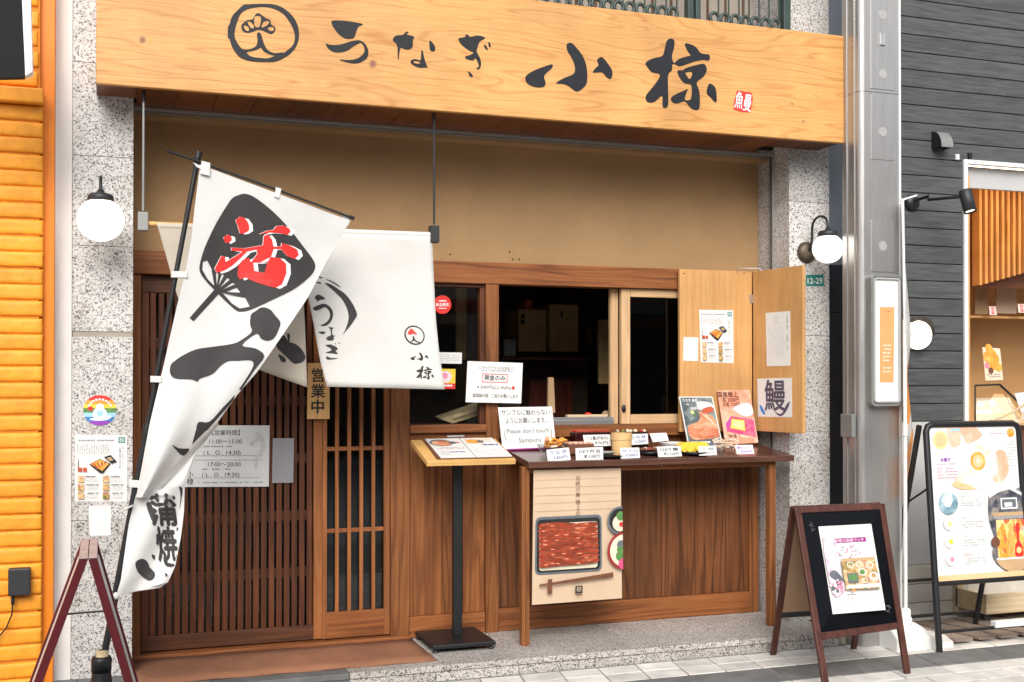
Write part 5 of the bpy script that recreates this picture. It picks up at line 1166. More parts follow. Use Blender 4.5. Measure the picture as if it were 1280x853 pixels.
s_.poly([(0.1, 0.62), (0.3, 0.48), (0.98, 0.57), (0.96, 0.9), (0.1, 0.76)], 'red_photo'); s_.poly([(0.12, 0.6), (0.3, 0.5), (0.24, 0.66), (0.1, 0.72)], 'magenta_l'); s_.poly([(0.3, 0.53), (0.68, 0.57), (0.66, 0.77), (0.22, 0.7)], 'yellow'); s_.poly([(0.33, 0.56), (0.64, 0.59), (0.62, 0.74), (0.28, 0.68)], 'lime_y')
s_.text('国産極上', 0.3, 0.08, 0.11, 'brown_print', bold=.02); s_.text('1尾 2000円', 0.34, 0.18, 0.10, 'brown_print', wide=s_.W * .55, bold=.01); s_.text('半尾 1200円', 0.36, 0.27, 0.09, 'brown_print', wide=s_.W * .52, bold=.01); s_.text('持帰り', 0.3, 0.85, 0.09, 'brown_print'); s_.finish('picture', t_)
# price cards
def card(quad, l1, l2, label, yb, ink='ink'):
    s1, t1 = lean('price_card', label, 'price card', quad, 0.012, 'paper', 0.0015, 'white handwritten price cards on the table', yb)
    s1.text(l1, 0.5, 0.3, 0.34, ink, wide=s1.W * 0.78, bold=0.01); s1.text(l2, 0.56, 0.72, 0.34, ink, wide=s1.W * 0.62, bold=0.01); s1.finish('lettering', t1)
card([(683, 562.5), (711, 559.5), (713.5, 575), (684.8, 577)], 'うなぎ', '3,850円', 'white price card with blue writing, leftmost on the table', 5.82, 'blue_ink')
card([(719.3, 560.5), (753.8, 559), (754, 574.5), (720, 575.5)], 'GET弁当', '1尾 4,000円', 'largest front price card, black writing, second from left', 5.82)
card([(774.8, 560), (799, 559.7), (800.2, 572.5), (776, 573.5)], 'セイロ', '4,000円', 'front price card with pale blue writing before the round wooden steamer', 5.82, 'blue_ink')
card([(821, 558.5), (850.6, 557.7), (852.5, 570.5), (823, 571.8)], 'GET重', '特上 5,000円', 'front price card with dark writing between the steamer and yellow dish', 5.82, 'navy')
card([(873, 558), (895.4, 557.5), (896, 569), (874, 569.8)], 'う巻', '900円', 'front price card with faint writing below the dark eel photo board', 5.82, 'grey_ink')
card([(918.6, 556.5), (940.8, 556.2), (943, 567.5), (921.2, 568.2)], '骨せんべい', '500円', 'rightmost price card on the table, purple and blue writing', 5.82, 'purple')
card([(728.7, 544), (762.8, 543.3), (764, 557.5), (731, 558.5)], 'うな重(肝吸付)', '2,970円', 'back row price card in front of the red lacquer box', 5.99, 'ink')
card([(785.5, 543), (809.5, 542.2), (810.5, 555), (789, 556.5)], 'うな丼', '2,200円', 'back row price card directly right of the round wooden steamer', 5.99, 'blue_ink')
card([(812, 542), (833, 541.2), (836, 551), (816, 553)], 'ひつまぶし', '3,300円', 'tilted back row price card nearest the dark photo board', 6.02, 'pale_ink')
# food samples
def item(name, label, cat, x, y, Y, grp=None):
    p = P(x, y, Y); p.z = tz(Y) + 0.001; return thing(name, p, label, cat, grp), p
t_, p = item('glass_dish', 'clear glass dish of orange fried food at the left end', 'dish', 692, 566, 5.97)
mb = MB(); mb.lathe(p, [(0.0, 0.002), (0.045, 0.002), (0.075, 0.022), (0.095, 0.06), (0.092, 0.06), (0.07, 0.024), (0.0, 0.006)], 'glass', 24); mb.build('dish', t_)
rr = random.Random(2)
for i in range(20):
    q = p + Vector((rr.uniform(-.05, .055), rr.uniform(-.035, .03), 0.045 + rr.uniform(0, .045))); mb = MB(); d = Vector((rr.uniform(-1, 1), rr.uniform(-1, 1), rr.uniform(-.3, .3))).normalized() * 0.024; mb.tube([q - d, q - d * .4, q + d * .4, q + d], [0.004, 0.0105, 0.0105, 0.004], 'fruit_photo' if i % 3 else 'skin_photo', 8); mb.build('fried_piece', t_)
t_, p = item('lunch_tray', 'brown lunch tray with grilled eel rice beside the glass dish', 'food tray', 724, 563, 5.99)
mb = MB(); mb.box(p.x - .085, p.x + .07, p.y - .05, p.y + .05, p.z, p.z + .055, 'brown_print'); mb.build('tray', t_, bevel=0.004)
for i in range(5): mb = MB(); mb.box(p.x - .078 + i * .029, p.x - .052 + i * .029, p.y - .045, p.y + .045, p.z + .055, p.z + .066, 'skin_photo'); mb.build('eel_slice', t_, bevel=0.003)
t_, p = item('lacquer_box', 'open black lacquer box with red eel inside at the back', 'box', 741, 556, 6.07)
mb = MB(); mb.box(p.x - .125, p.x + .095, p.y - .05, p.y + .04, p.z, p.z + .105, 'lacquer'); mb.build('box_body', t_, bevel=0.004)
for i in range(4): mb = MB(); mb.box(p.x - .115, p.x + .085, p.y - .045 + i * .021, p.y - .026 + i * .021, p.z + .105, p.z + .118, 'red' if i % 2 else 'eel_photo'); mb.build('eel_slice', t_, bevel=0.003)
t_, p = item('lacquer_box', 'black lacquer box with pale mixed topping, right of the red one', 'box', 788, 555, 6.09)
mb = MB(); mb.box(p.x - .10, p.x + .09, p.y - .05, p.y + .04, p.z, p.z + .10, 'lacquer'); mb.build('box_body', t_, bevel=0.004)
mb = MB()
for i in range(26): q = p + Vector((rr.uniform(-.09, .08), rr.uniform(-.04, .03), .104)); mb.ball(q, rr.uniform(.006, .012), ['peach', 'rice', 'orange_red', 'green'][i % 4], 7)
o = mb.build('topping', t_); o['kind'] = 'stuff'
t_, p = item('wooden_steamer', 'round pale wooden steamer tub standing on the table', 'steamer', 777, 566, 5.93)
mb = MB(); mb.lathe(p, [(0, 0), (0.056, 0), (0.056, 0.118), (0.052, 0.122), (0, 0.122)], 'steam_wood', 28, smooth=False); mb.build('steamer_body', t_)
mb = MB(); mb.lathe(p, [(0.057, 0.085), (0.0595, 0.085), (0.0595, 0.124), (0.057, 0.124)], 'steam_wood', 28, smooth=False); mb.build('steamer_lid_band', t_)
t_, p = item('soup_plate', 'white plate on a low black tray behind the second card', 'plate', 762, 570, 5.87)
mb = MB(); mb.lathe(p, [(0, .003), (.05, .003), (.075, .012), (.078, .012), (.05, .0), (0, 0)], 'black_metal', 24); mb.build('under_tray', t_)
mb = MB(); mb.lathe(p + Vector((-.02, .01, 0.004)), [(0, .012), (.03, .012), (.055, .026), (.056, .028), (.03, .016), (0, .014)], 'white_plastic', 24); mb.build('plate', t_)
t_, p = item('black_dish', 'small black dish of dark slices left of the yellow dish', 'dish', 812, 568, 5.92)
mb = MB(); mb.lathe(p, [(0, .004), (.05, .004), (.07, .016), (.073, .017), (.055, .0), (0, 0)], 'black_metal', 24); mb.build('dish', t_)
for i in range(5): mb = MB(); q = p + Vector((-.04 + i * .02, rr.uniform(-.02, .02), .03)); mb.ball(q, .022, ['brown_print', 'peach', 'eel'][i % 3], 8, .5); mb.build('slice', t_)
t_, p = item('white_bowl', 'shallow white bowl behind the tilted card at mid table', 'bowl', 838, 560, 5.99)
mb = MB(); mb.lathe(p, [(0, .0), (.035, .0), (.062, .05), (.066, .056), (.058, .05), (.03, .015), (0, .012)], 'white_plastic', 24); mb.build('bowl', t_)
t_, p = item('omelette_dish', 'yellow rolled omelette on a black oval plate under the photo board', 'dish', 866, 566, 5.90)
mb = MB(); mb.lathe(p, [(0, .004), (.07, .004), (.09, .014), (.093, .015), (.075, .0), (0, 0)], 'black_metal', 28); mb.build('plate', t_)
for i in range(5): mb = MB(); q = p + Vector((-.062 + i * .031, rr.uniform(-.008, .008), .042)); mb.tube([q + Vector((0, -.02, 0)), q + Vector((0, .03, 0))], [.028, .028], 'yellow', 12); mb.build('omelette_slice', t_)
t_, p = item('glass_dish', 'clear glass dish of pale fried bones at the right end', 'dish', 907, 563, 5.95)
mb = MB(); mb.lathe(p, [(0.0, 0.002), (0.055, 0.002), (0.08, 0.014), (0.09, 0.034), (0.087, 0.034), (0.075, 0.016), (0.0, 0.006)], 'glass', 24); mb.build('dish', t_)
mb = MB()
for i in range(60): q = p + Vector((rr.uniform(-.06, .06), rr.uniform(-.04, .04), .02 + rr.uniform(0, .055))); d = Vector((rr.uniform(-1, 1), rr.uniform(-1, 1), rr.uniform(-.5, .5))).normalized() * .022; mb.tube([q - d, q + d], .0028, 'peach', 6)
o = mb.build('fried_bones', t_); o['kind'] = 'stuff'
q0 = P(800, 530, 6.28)
t_ = thing('sauce_ledge_item', (X_(720, YW + .02, 529), YW + .02, zs_t + .046), 'small red topped pale tray lying on the window ledge', 'tray')
xx, yy_, zz_ = X_(735, YW + .02, 529), YW + .02, zs_t + .046
mb = MB(); mb.box(X_(708, yy_, 529), X_(758, yy_, 529), yy_ - .02, yy_ + .02, zz_, zz_ + .014, 'cream_wood'); mb.build('tray', t_, bevel=.002)
mb = MB(); mb.ball((xx, yy_, zz_ + .018), .02, 'red', 12, .4); mb.build('red_cap', t_)
t_.name = 'ledge_tray'

# ================================================================== MENU STAND
ms = thing('menu_stand', (1.80, 6.03, SZ), 'black pedestal menu stand with a pale wooden reading board', 'stand')
B('base_plate', ms, 1.632, 1.975, 5.835, 6.215, SZ + 0.022, SZ + 0.045, 'black_metal', 0.006)
for x, y in ((1.65, 5.86), (1.955, 5.86), (1.65, 6.19), (1.955, 6.19)):
    mb = MB(); mb.lathe((x, y, SZ), [(0, 0), (0.014, 0), (0.016, 0.008), (0.008, 0.012), (0.008, 0.022)], 'dark_metal', 12); mb.build('foot', ms)
xp = X_(572, 6.03, 700)
B('pole', ms, xp - 0.024, xp + 0.024, 6.02, 6.06, SZ + 0.045, 1.10, 'black_metal', 0.003)
m0 = [P(534, 575.8, 5.78), P(645, 576.2, 5.78)]
bx0, bx1 = m0[0].x, m0[1].x; bz = (m0[0].z + m0[1].z) / 2
rise, dep = 0.095, 0.34
tl, tr, br_, bl_ = (bx0, 5.78 + dep, bz + rise), (bx1, 5.78 + dep, bz + rise), (bx1, 5.78, bz), (bx0, 5.78, bz)
st = Sheet(tl, tr, br_, bl_); st.body('reading_board', 'stand_wood', ms, 0.026, 0.002)
B('board_bracket', ms, xp - 0.06, xp + 0.06, 5.95, 6.10, 1.075, 1.092, 'black_metal', 0.002)
mn = thing('open_menu', st.at(.5, .5), 'open menu book with two glossy food photo pages on the pedestal board', 'menu')
def on(u, v, o): return st.at(u, v, o)
mb = MB(); q = [on(0.13, 0.03, .001), on(0.96, 0.03, .001), on(0.985, 0.93, .001), on(0.12, 0.93, .001)]; mb.hexa([p + st.n * .005 for p in q], q, 'brown_print'); mb.build('menu_cover', mn, bevel=.001)
for lab, u0, u1, w0, w1 in (('page', 0.155, 0.55, 0.165, 0.555), ('page', 0.56, 0.945, 0.565, 0.975)):
    pg = Sheet(on(u0, 0.04, .010), on(u1, 0.04, .010), on(w1, 0.92, .010), on(w0, 0.92, .010)); o = pg.body('page', 'paper', mn, .003)
    if u0 < .5:
        pg.disc(0.36, 0.24, 0.062, 'slate_print', .9); pg.disc(0.36, 0.26, 0.052, 'eel_close', .85); pg.disc(0.7, 0.24, 0.02, 'slate_print'); pg.rect(0.80, 0.22, 0.9, 0.27, 'red'); pg.lines(0.1, 0.5, 0.9, 0.6, 2, 'orange_red', .25, 2); pg.lines(0.4, 0.72, 0.85, 0.82, 1, 'blue_ink', .3, 3); pg.lines(0.1, .65, .4, .9, 4, 'pale_ink', .3, 5)
    else:
        pg.rect(0.1, 0.08, 0.6, 0.30, 'pale_orange'); pg.disc(0.34, 0.2, 0.045, 'fruit_photo', .7); pg.disc(0.52, 0.2, .02, 'slate_print'); pg.lines(0.5, 0.36, 0.95, 0.5, 1, 'blue_ink', .4, 3); pg.lines(0.1, 0.6, 0.95, 0.95, 4, 'pale_pink', .4, 5); pg.rect(0.55, 0.04, 0.9, 0.16, 'peach')
    pg.finish('page_print', mn)
mb = MB(); mb.tube([on(0.42, 0.01, .018), on(0.62, 0.01, .018)], .006, 'alu', 10); mb.build('clip', mn)

# ================================================================== MAT, OUTLET, PROJECTING SIGN
zt_ = SZ + 0.001
a = [PZ(170, 838, SZ), PZ(515.5, 799, SZ), PZ(543.5, 827, SZ), PZ(300, 848.5, SZ)]
y0m, y1m = a[2].y, a[1].y; x1m = (a[1].x + a[2].x) / 2; x0m = X_(168, y0m, 853)
mt = thing('door_mat', ((x0m + x1m) / 2, y0m, SZ), 'long rust brown door mat lying along the lattice doors', 'mat')
mb = MB(); N = 24
for i in range(N):
    pass
vs = []; 
for j in range(5):
    for i in range(N + 1):
        x = x0m + (x1m - x0m) * i / N; y = y0m + (y1m - y0m) * j / 4
        vs.append((x - (0.03 * (1 - j / 4) * 0), y, zt_ + 0.006 + 0.0015 * math.sin(i * 1.3 + j)))
fs = [(j * (N + 1) + i, j * (N + 1) + i + 1, (j + 1) * (N + 1) + i + 1, (j + 1) * (N + 1) + i) for j in range(4) for i in range(N)]
mb.add(vs, fs, 'rust_mat', True); o = mb.build('mat_sheet', mt); so_ = o.modifiers.new('solid', 'SOLIDIFY'); so_.thickness = 0.006; so_.offset = -1
ob = thing('power_adapter', P(24, 745, YB), 'black power adapter box with hanging cable on the orange wall', 'adapter')
a, b_, c, d = X_(10, YB - .05, 730), X_(38, YB - .05, 730), Z_(24, 745, YB - .05), Z_(24, 711, YB - .05)
B('adapter_box', ob, a, b_, YB - .055, YB - 0.004, c, d, 'dark_metal', 0.006)
mb = MB(); mb.tube([P(16, 742, YB - .03), P(16, 756, YB - .03)], .008, 'black_metal', 10); mb.tube([P(16, 752, YB - .03), P(15, 768, YB - .03), P(8, 785, YB - .02), P(-2, 797, YB - .02), P(-20, 815, YB - .02), P(-30, 840, YB - .02)], .0035, 'black_metal', 8); mb.build('cable', ob)
YJ = 5.2
ps = thing('projecting_sign', P(15, 60, YJ), 'dark sign panel with thick white edge jutting in at the top left corner', 'sign')
q = [P(-60, -60, YJ), P(24, -60, YJ), P(31, 97, YJ), P(-60, 99, YJ)]
mb = MB(); mb.hexa([p + Vector((0, .04, 0)) for p in q], q, 'sign_black'); mb.build('sign_face', ps, bevel=.002)
q = [P(24.5, -60, YJ), P(37, -60, YJ), P(41, 90, YJ), P(31.5, 95.5, YJ)]
mb = MB(); mb.hexa([p + Vector((0, .06, 0)) for p in q], q, 'white_plastic'); mb.build('sign_edge', ps, bevel=.003)
q = [P(-60, 99.5, YJ), P(31, 97.5, YJ), P(27, 100, YJ + .05), P(-60, 103, YJ + .05)]

# ================================================================== SANDWICH BOARDS
def frame_board(name, label, grp, tl, tr, bl, br, rl_ft, rr_ft, fw, mat, panel_mat, zrail, back_mat):
    t1 = thing(name, (bl + br + rl_ft + rr_ft) / 4, label, 'sandwich board', grp)
    up = (tl - bl).normalized(); ac = (tr - tl).normalized(); n1_ = up.cross(ac).normalized()
    def bar(nm, a, b__, w1, w2, m_, side): mb = MB(); mb.bar(a, b__, w1, w2, m_, side); return mb.build(nm, t1, bevel=.003)
    bar('front_stile', bl + ac * fw / 2, tl + ac * fw / 2 - up * .002, fw, .02, mat, ac); bar('front_stile', br - ac * fw / 2, tr - ac * fw / 2 - up * .002, fw, .02, mat, ac)
    bar('top_rail', tl + ac * (fw + .001) - up * fw / 2, tr - ac * (fw + .001) - up * fw / 2, fw, .0185, mat, up)
    def lerp_up(z): k_ = (z - bl.z) / (tl.z - bl.z); return bl.lerp(tl, k_), br.lerp(tr, k_)
    a, b__ = lerp_up(zrail); bar('lower_rail', a + ac * (fw + .001), b__ - ac * (fw + .001), fw, .0185, mat, up)
    c0, c1 = lerp_up(zrail + fw / 2); 
    sh = Sheet(tl + ac * fw - up * fw, tr - ac * fw - up * fw, c1 - ac * fw, c0 + ac * fw); sh.body('panel', panel_mat, t1, .006)
    off = Vector((0, .028, 0)); rtl, rtr = tl + off, tr + off
    bar('rear_stile', rl_ft + ac * fw / 2, rtl + ac * fw / 2, fw, .018, mat + '' if True else mat, ac); bar('rear_stile', rr_ft - ac * fw / 2, rtr - ac * fw / 2, fw, .018, mat, ac)
    k_ = (zrail) / tl.z; ra, rb = rl_ft.lerp(rtl, k_), rr_ft.lerp(rtr, k_); bar('rear_rail', ra + ac * fw, rb - ac * fw, fw * .8, .018, 'black_metal', Vector((0, 0, 1)))
    rup = (rtl - rl_ft).normalized()
    s2 = Sheet(rtr - ac * fw - rup * .03 , rtl + ac * fw - rup * .03, ra + ac * fw + rup * .02, rb - ac * fw + rup * .02); s2.body('rear_panel', back_mat, t1, .004)
    bar('rear_top_rail', rtl + ac * (fw + .001) - rup * .02, rtr - ac * (fw + .001) - rup * .02, .04, .016, mat, rup)
    return t1, sh
# brown blackboard
yt = 5.13
tl, tr = P(992.5, 634, yt), P(1104.5, 629.5, yt); tl.z = tr.z = (tl.z + tr.z) / 2
bl = PZ(1029, 862, 0.0); br = PZ(1137.5, 842, 0.0); ym = (bl.y + br.y) / 2
rlf, rrf = PZ(963, 819, 0.0), PZ(1070, 811, 0.0)
bb, sh = frame_board('sandwich_board', 'brown framed folding blackboard with a white flyer in front of the table', None, tl, tr, bl, br, rlf, rrf, .034, 'board_wood', 'blackboard', .235, 'hardboard')
pn_ = (sh.c[0] + sh.n * .0008, sh.n)
fl = Sheet(*[PP(x, y, *pn_) for x, y in ((1023, 658.5), (1089, 655), (1107, 762.5), (1041, 768))])
t_ = thing('menu_flyer', (fl.c[2] + fl.c[3]) / 2, 'white flyer with purple heading and meal photo on the blackboard', 'flyer'); fl.body('sheet', 'paper', t_, .001)
s_ = fl
s_.rect(0.22, 0.15, 0.85, 0.205, 'magenta'); s_.text('季節の御膳ランチ', 0.535, 0.178, 0.045, 'pale_pink', wide=s_.W * .55)
for i in range(34): s_.disc(rr.uniform(.02, .3), rr.uniform(.12, .35), rr.uniform(.003, .009), rr.choice(['pale_pink', 'pink', 'pale_pink']))
for i in range(26): s_.disc(rr.uniform(.3, .7), rr.uniform(.24, .38), rr.uniform(.003, .008), rr.choice(['pale_pink', 'pink', 'pale_ink']))
s_.poly([(0.1, 0.26), (0.12, 0.26), (0.13, 0.5), (0.11, 0.5)], 'purple'); s_.poly([(0.02, 0.13), (0.22, 0.16), (0.26, 0.3), (0.2, 0.5), (0.26, 0.62), (0.25, 0.76), (0.03, 0.77)], 'blossom_photo', True); s_.poly([(0.05, 0.53), (0.15, 0.52), (0.25, 0.6), (0.28, 0.66), (0.12, 0.63), (0.03, 0.58)], 'slate_print', True)
for i in range(40): s_.disc(rr.uniform(.02, .24), rr.uniform(.63, .76), rr.uniform(.004, .010), rr.choice(['pale_pink', 'pink', 'pale_pink', 'slate_print']))
s_.poly([(0.27, 0.40), (0.9, 0.40), (0.93, 0.76), (0.27, 0.745)], 'meal_photo'); s_.rect(0.27, 0.395, 0.9, 0.43, 'tan'); s_.poly([(0.30, 0.70), (0.93, 0.70), (0.93, 0.745), (0.27, 0.735)], 'paper_grey')
for u, v, r_, m_ in ((.42, .47, .018, 'orange_red'), (.58, .47, .018, 'tan'), (.78, .49, .02, 'yellow'), (.62, .56, .022, 'paper'), (.62, .56, .014, 'green'), (.82, .62, .026, 'magenta'), (.82, .61, .018, 'orange_red'), (.64, .66, .016, 'pale_orange')): s_.disc(u, v, r_ * 1.1, 'paper_grey' if m_ not in ('green',) else m_, .8); s_.disc(u, v, r_ * .8, m_ if m_ == 'green' else 'meal_photo', .8)
s_.rect(0.33, 0.57, 0.52, 0.68, 'slate_print'); s_.rect(0.35, 0.585, 0.5, 0.65, 'green'); s_.lines(0.2, .80, .45, .83, 1, 'grey_ink', .5, 2); s_.lines(.12, .85, .85, .865, 1, 'grey_ink', .4, 3); s_.lines(.12, .89, .5, .905, 1, 'grey_ink', .4, 4); s_.disc(.4, .765, .012, 'orange', .4); s_.lines(.2, .07, .8, .09, 1, 'pale_ink', .4, 4)
s_.finish('print', t_)
mb = MB()
for u, v in ((.10, .10), (.82, .085), (.93, .12), (.13, .14), (.92, .86), (.35, .92), (.9, .9)):
    for k_ in range(3):
        a = sh.at(u + rr.uniform(-.04, .04), v + rr.uniform(-.02, .02), .0012); b_ = sh.at(u + rr.uniform(-.04, .04), v + rr.uniform(-.02, .02), .0012); mb.bar(a, b_, .0012, .0006, 'grey_ink')
o = mb.build('chalk_scribble', bb); o['kind'] = 'stuff'
# red A board seen edge-on at the left
ar = thing('folding_sign', PZ(105, 950, 0), 'narrow dark red folding sign stand seen edge-on by the left column', 'sandwich board')
Yn_, Yf_ = 4.28, 4.74
def arp(px_, py_, Y): return P(px_, py_, Y)
zap = Z_(112, 697, Yn_)
xa_, xb_ = X_(105, Yn_, 700), X_(115.5, Yn_, 700)
xl_, xr_ = P(45, 860, Yn_), P(161, 853, Yn_)
def ext(x_top, z_top, pt): k_ = z_top / (z_top - pt.z); return x_top + (pt.x - x_top) * k_
flx, frx = ext(xa_, zap, xl_), ext(xb_ + .0, zap, xr_)
for Y in (Yn_, Yf_):
    for xt, xf in ((xa_, flx), (xb_, frx)):
        mb = MB(); mb.bar((xt, Y, zap), (xf, Y, 0.0), .028, .03, 'red_rail'); mb.build('leg', ar, bevel=.002)
for xt, xf, s1_ in ((xa_, flx, -1), (xb_, frx, 1)):
    for z_, nm in ((zap - .014, 'top_rail'), (.22, 'lower_rail')):
        k_ = (zap - z_) / zap; x = xt + (xf - xt) * k_
        B(nm, ar, x - .013, x + .013, Yn_ + .017, Yf_ - .017, z_ - .015, z_ + .015, 'red_rail', .002)
    k0, k1 = .06, .73
    q = [Vector((xt + (xf - xt) * k_ + s1_ * .006, Y, zap * (1 - k_))) for k_, Y in ((k0, Yn_ + .02), (k0, Yf_ - .02), (k1, Yf_ - .02), (k1, Yn_ + .02))]
    mb = MB(); mb.hexa(q, [p + Vector((-s1_ * .012, 0, 0)) for p in q], 'paper_grey'); mb.build('sign_panel', ar)
    B('hinge_cap', ar, xt - .016, xt + .016, Yn_ - .018, Yf_ + .015, zap - .001, zap + .003, 'dusty', .001)
mb = MB(); kz = 765; mb.tube([P(82, 768, Yn_ + .02), P(105, 766, Yn_ + .02), P(132, 764, Yn_ + .02)], .0035, 'black_metal', 8); mb.build('stay_cord', ar)
# ================================================================== STEEL ARCADE COLUMN
YK = 5.50
ax0, ax1 = X_(1080, YK), X_(1126, YK)
ac = thing('steel_column', ((ax0 + ax1) / 2, YK, 0), 'satin metal clad arcade column between the two shops', 'column')
yb_ = 5.672; ax0 = X_(1052.5, yb_)
mb = MB(); r_ = 0.035; pts = []
for cx_, cy_, a0_ in ((ax0 + r_, YK + r_, 180), (ax1 - .012, YK + .012, 270), (ax1 - .012, yb_ - .012, 0), (ax0 + .012, yb_ - .012, 90)):
    rr_c = r_ if a0_ == 180 else .012
    for i in range(7): a = R(a0_ + 90 * i / 6); pts.append((cx_ + rr_c * math.cos(a), cy_ + rr_c * math.sin(a)))
n_ = len(pts)
for za, zb__ in ((0, Z_(1100, 116, YK) - .002), (Z_(1100, 116, YK) + .001, 5.5)):
    mb = MB(); mb.add([(x, y, za) for x, y in pts] + [(x, y, zb__) for x, y in pts], [(i, (i + 1) % n_, n_ + (i + 1) % n_, n_ + i) for i in range(n_)] + [tuple(range(n_, 2 * n_))], 'column_metal', False); o = mb.build('column_cladding', ac)
    for p in o.data.polygons: p.use_smooth = False
for y in (YK + .045, YK + .115): B('side_rib', ac, ax0 - .006, ax0 + .002, y, y + .006, 0, 5.4, 'column_metal', .001)
xm0, xm1 = X_(1089, YK), X_(1119, YK)
for a, b_ in ((Z_(1100, 200, YK), Z_(1100, 120, YK)), (Z_(1100, 340, YK), Z_(1100, 276, YK)), (Z_(1100, 112, YK), 4.2)):
    B('raised_panel', ac, xm0, xm1, YK - .004, YK + .002, a, b_, 'column_metal', .002)
B('edge_strip', ac, ax1 - .010, ax1 + .002, YK - .006, YK + .001, 0, 5.4, 'white_metal', .001)
for y in (19, 93, 165, 308): mb = MB(); q = P(1104, y, YK - .005); mb.lathe(q, [(0, -.0012), (.026, -.0012), (.028, 0.001)], 'glue_grey', 20, Vector((0, 1, 0)), False); o = mb.build('glue_residue', ac)
q = P(1103, 49, YK - .008); B('metal_tab', ac, q.x - .018, q.x + .018, YK - .014, YK - .0045, q.z - .035, q.z + .03, 'alu', .001)
# box lamp on the column
a, b_, c, d = X_(1089.5, YK - .05), X_(1127, YK - .05), Z_(1108, 508, YK - .05), Z_(1108, 343, YK - .05)
bx = thing('box_light', ((a + b_) / 2, YK - .006, c), 'tall grey framed box light with an orange strip fixed on the steel column', 'light box')
def round_frame(x0, x1, z0, z1, r_, n=5):
    L = []
    for cx_, cz_, a0_ in ((x1 - r_, z1 - r_, 0), (x0 + r_, z1 - r_, 90), (x0 + r_, z0 + r_, 180), (x1 - r_, z0 + r_, 270)):
        for i in range(n + 1): an = R(a0_ + 90 * i / n); L.append((cx_ + r_ * math.cos(an), cz_ + r_ * math.sin(an)))
    return L
def ring_frame(nm, par, x0, x1, z0, z1, r_, t__, y0, y1, m_):
    A = round_frame(x0, x1, z0, z1, r_); I = round_frame(x0 + t__, x1 - t__, z0 + t__, z1 - t__, max(.004, r_ - t__)); n = len(A); mb = MB()
    vs = [(x, y0, z) for x, z in A] + [(x, y0, z) for x, z in I] + [(x, y1, z) for x, z in A] + [(x, y1, z) for x, z in I]
    fs = []
    for i in range(n): j = (i + 1) % n; fs += [(i, j, n + j, n + i), (2 * n + i, 2 * n + j, j, i), (n + i, n + j, 3 * n + j, 3 * n + i)]
    mb.add(vs, fs, m_); return mb.build(nm, par, bevel=.0015)
ring_frame('outer_frame', bx, a, b_, c, d, .03, .016, YK - .05, YK - .002, 'grey_metal'); ring_frame('inner_frame', bx, a + .013, b_ - .010, c + .02, d - .02, .02, .010, YK - .058, YK - .045, 'grey_metal_l')
B('light_panel', bx, a + .020, b_ - .017, YK - .046, YK - .03, c + .028, d - .028, 'paper', 0)
s_ = Sheet(P(1100, 384, YK - .048), P(1118, 384, YK - .048), P(1117, 478, YK - .048), P(1100, 478, YK - .048)); s_.body('orange_strip', 'strip_orange', bx, .0015)
s_.text('甘味', 0.55, .06, .03, 'orange_red'); s_.text('氷', .5, .14, .05, 'pale_orange_d', bold=.02); s_.lines(.2, .5, .8, .9, 8, 'peach', .4, 3); s_.finish('strip_print', bx)
a, b_, c, d = X_(1050, 5.56), X_(1074, 5.56), Z_(1062, 547, 5.56), Z_(1062, 518, 5.56)
jb = thing('junction_box', ((a + b_) / 2, 5.56, c), 'small grey metal junction box on the left side of the steel column', 'box')
B('box_body', jb, ax0 - .035, ax0 - .007, 5.53, 5.64, c, d, 'grey_metal', .005)

# ================================================================== NEIGHBOUR SHOP ON THE RIGHT
YS3 = 6.0
nb = thing('neighbour_shop', (5.2, YS3, 0), 'neighbouring shop clad in dark grey boards, right of the steel column', 'building')
xs0 = X_(1085, YS3); xs1 = X_(1205, YS3, 400); xs2 = 11.5
pitch = (Z_(1130, 64, YS3) - Z_(1130, 196, YS3)) / 6
zw = Z_(1205, 205, YS3); z0s = Z_(1165, 527, YS3)
zb0 = Z_(1130, 64, YS3)
k_ = -60; 
z = zb0 - 40 * pitch
while z < 5.2:
    a_, b__ = z, z + pitch
    if b__ > z0s:
        if a_ < zw + .03 < b__:
            B('siding_board', nb, xs0, xs1 - .004, YS3, YS3 + .02, a_ + .0025, b__ - .0025, 'siding', .003); B('siding_board', nb, xs1 - .0035, xs2, YS3, YS3 + .02, zw + .031, b__ - .0025, 'siding', .003)
        elif a_ < zw + .03: B('siding_board', nb, xs0, xs1 - .004, YS3, YS3 + .02, max(a_, z0s) + .0025, b__ - .0025, 'siding', .003)
        else: B('siding_board', nb, xs0, xs2, YS3, YS3 + .02, max(a_, zw + .03) + .0025, b__ - .0025, 'siding', .003)
    z += pitch
B('board_backing', nb, xs0, xs1 - .01, YS3 + .018, YS3 + .1, 0.0, 5.2, 'near_black', 0); B('board_backing', nb, xs1 - .009, xs2, YS3 + .018, YS3 + .1, zw + .03, 5.2, 'near_black', 0)
zf = zw + .0
B('white_frame', nb, xs1 - .002, xs1 + .026, YS3 - .012, YS3 + .03, 0.75, zf + .028, 'white_metal', .003); B('white_frame', nb, xs1 + .027, xs2, YS3 - .012, YS3 + .03, zf, zf + .028, 'white_metal', .003)
B('wood_jamb', nb, xs1 + .03, xs1 + .075, YS3 + .03, YS3 + .12, 0.75, zf - .06, 'slat_wood', .003)
B('header_panel', nb, xs1 + .03, xs2, YS3 + .05, YS3 + .08, zf - .14, zf - .002, 'grey_wall', .002)
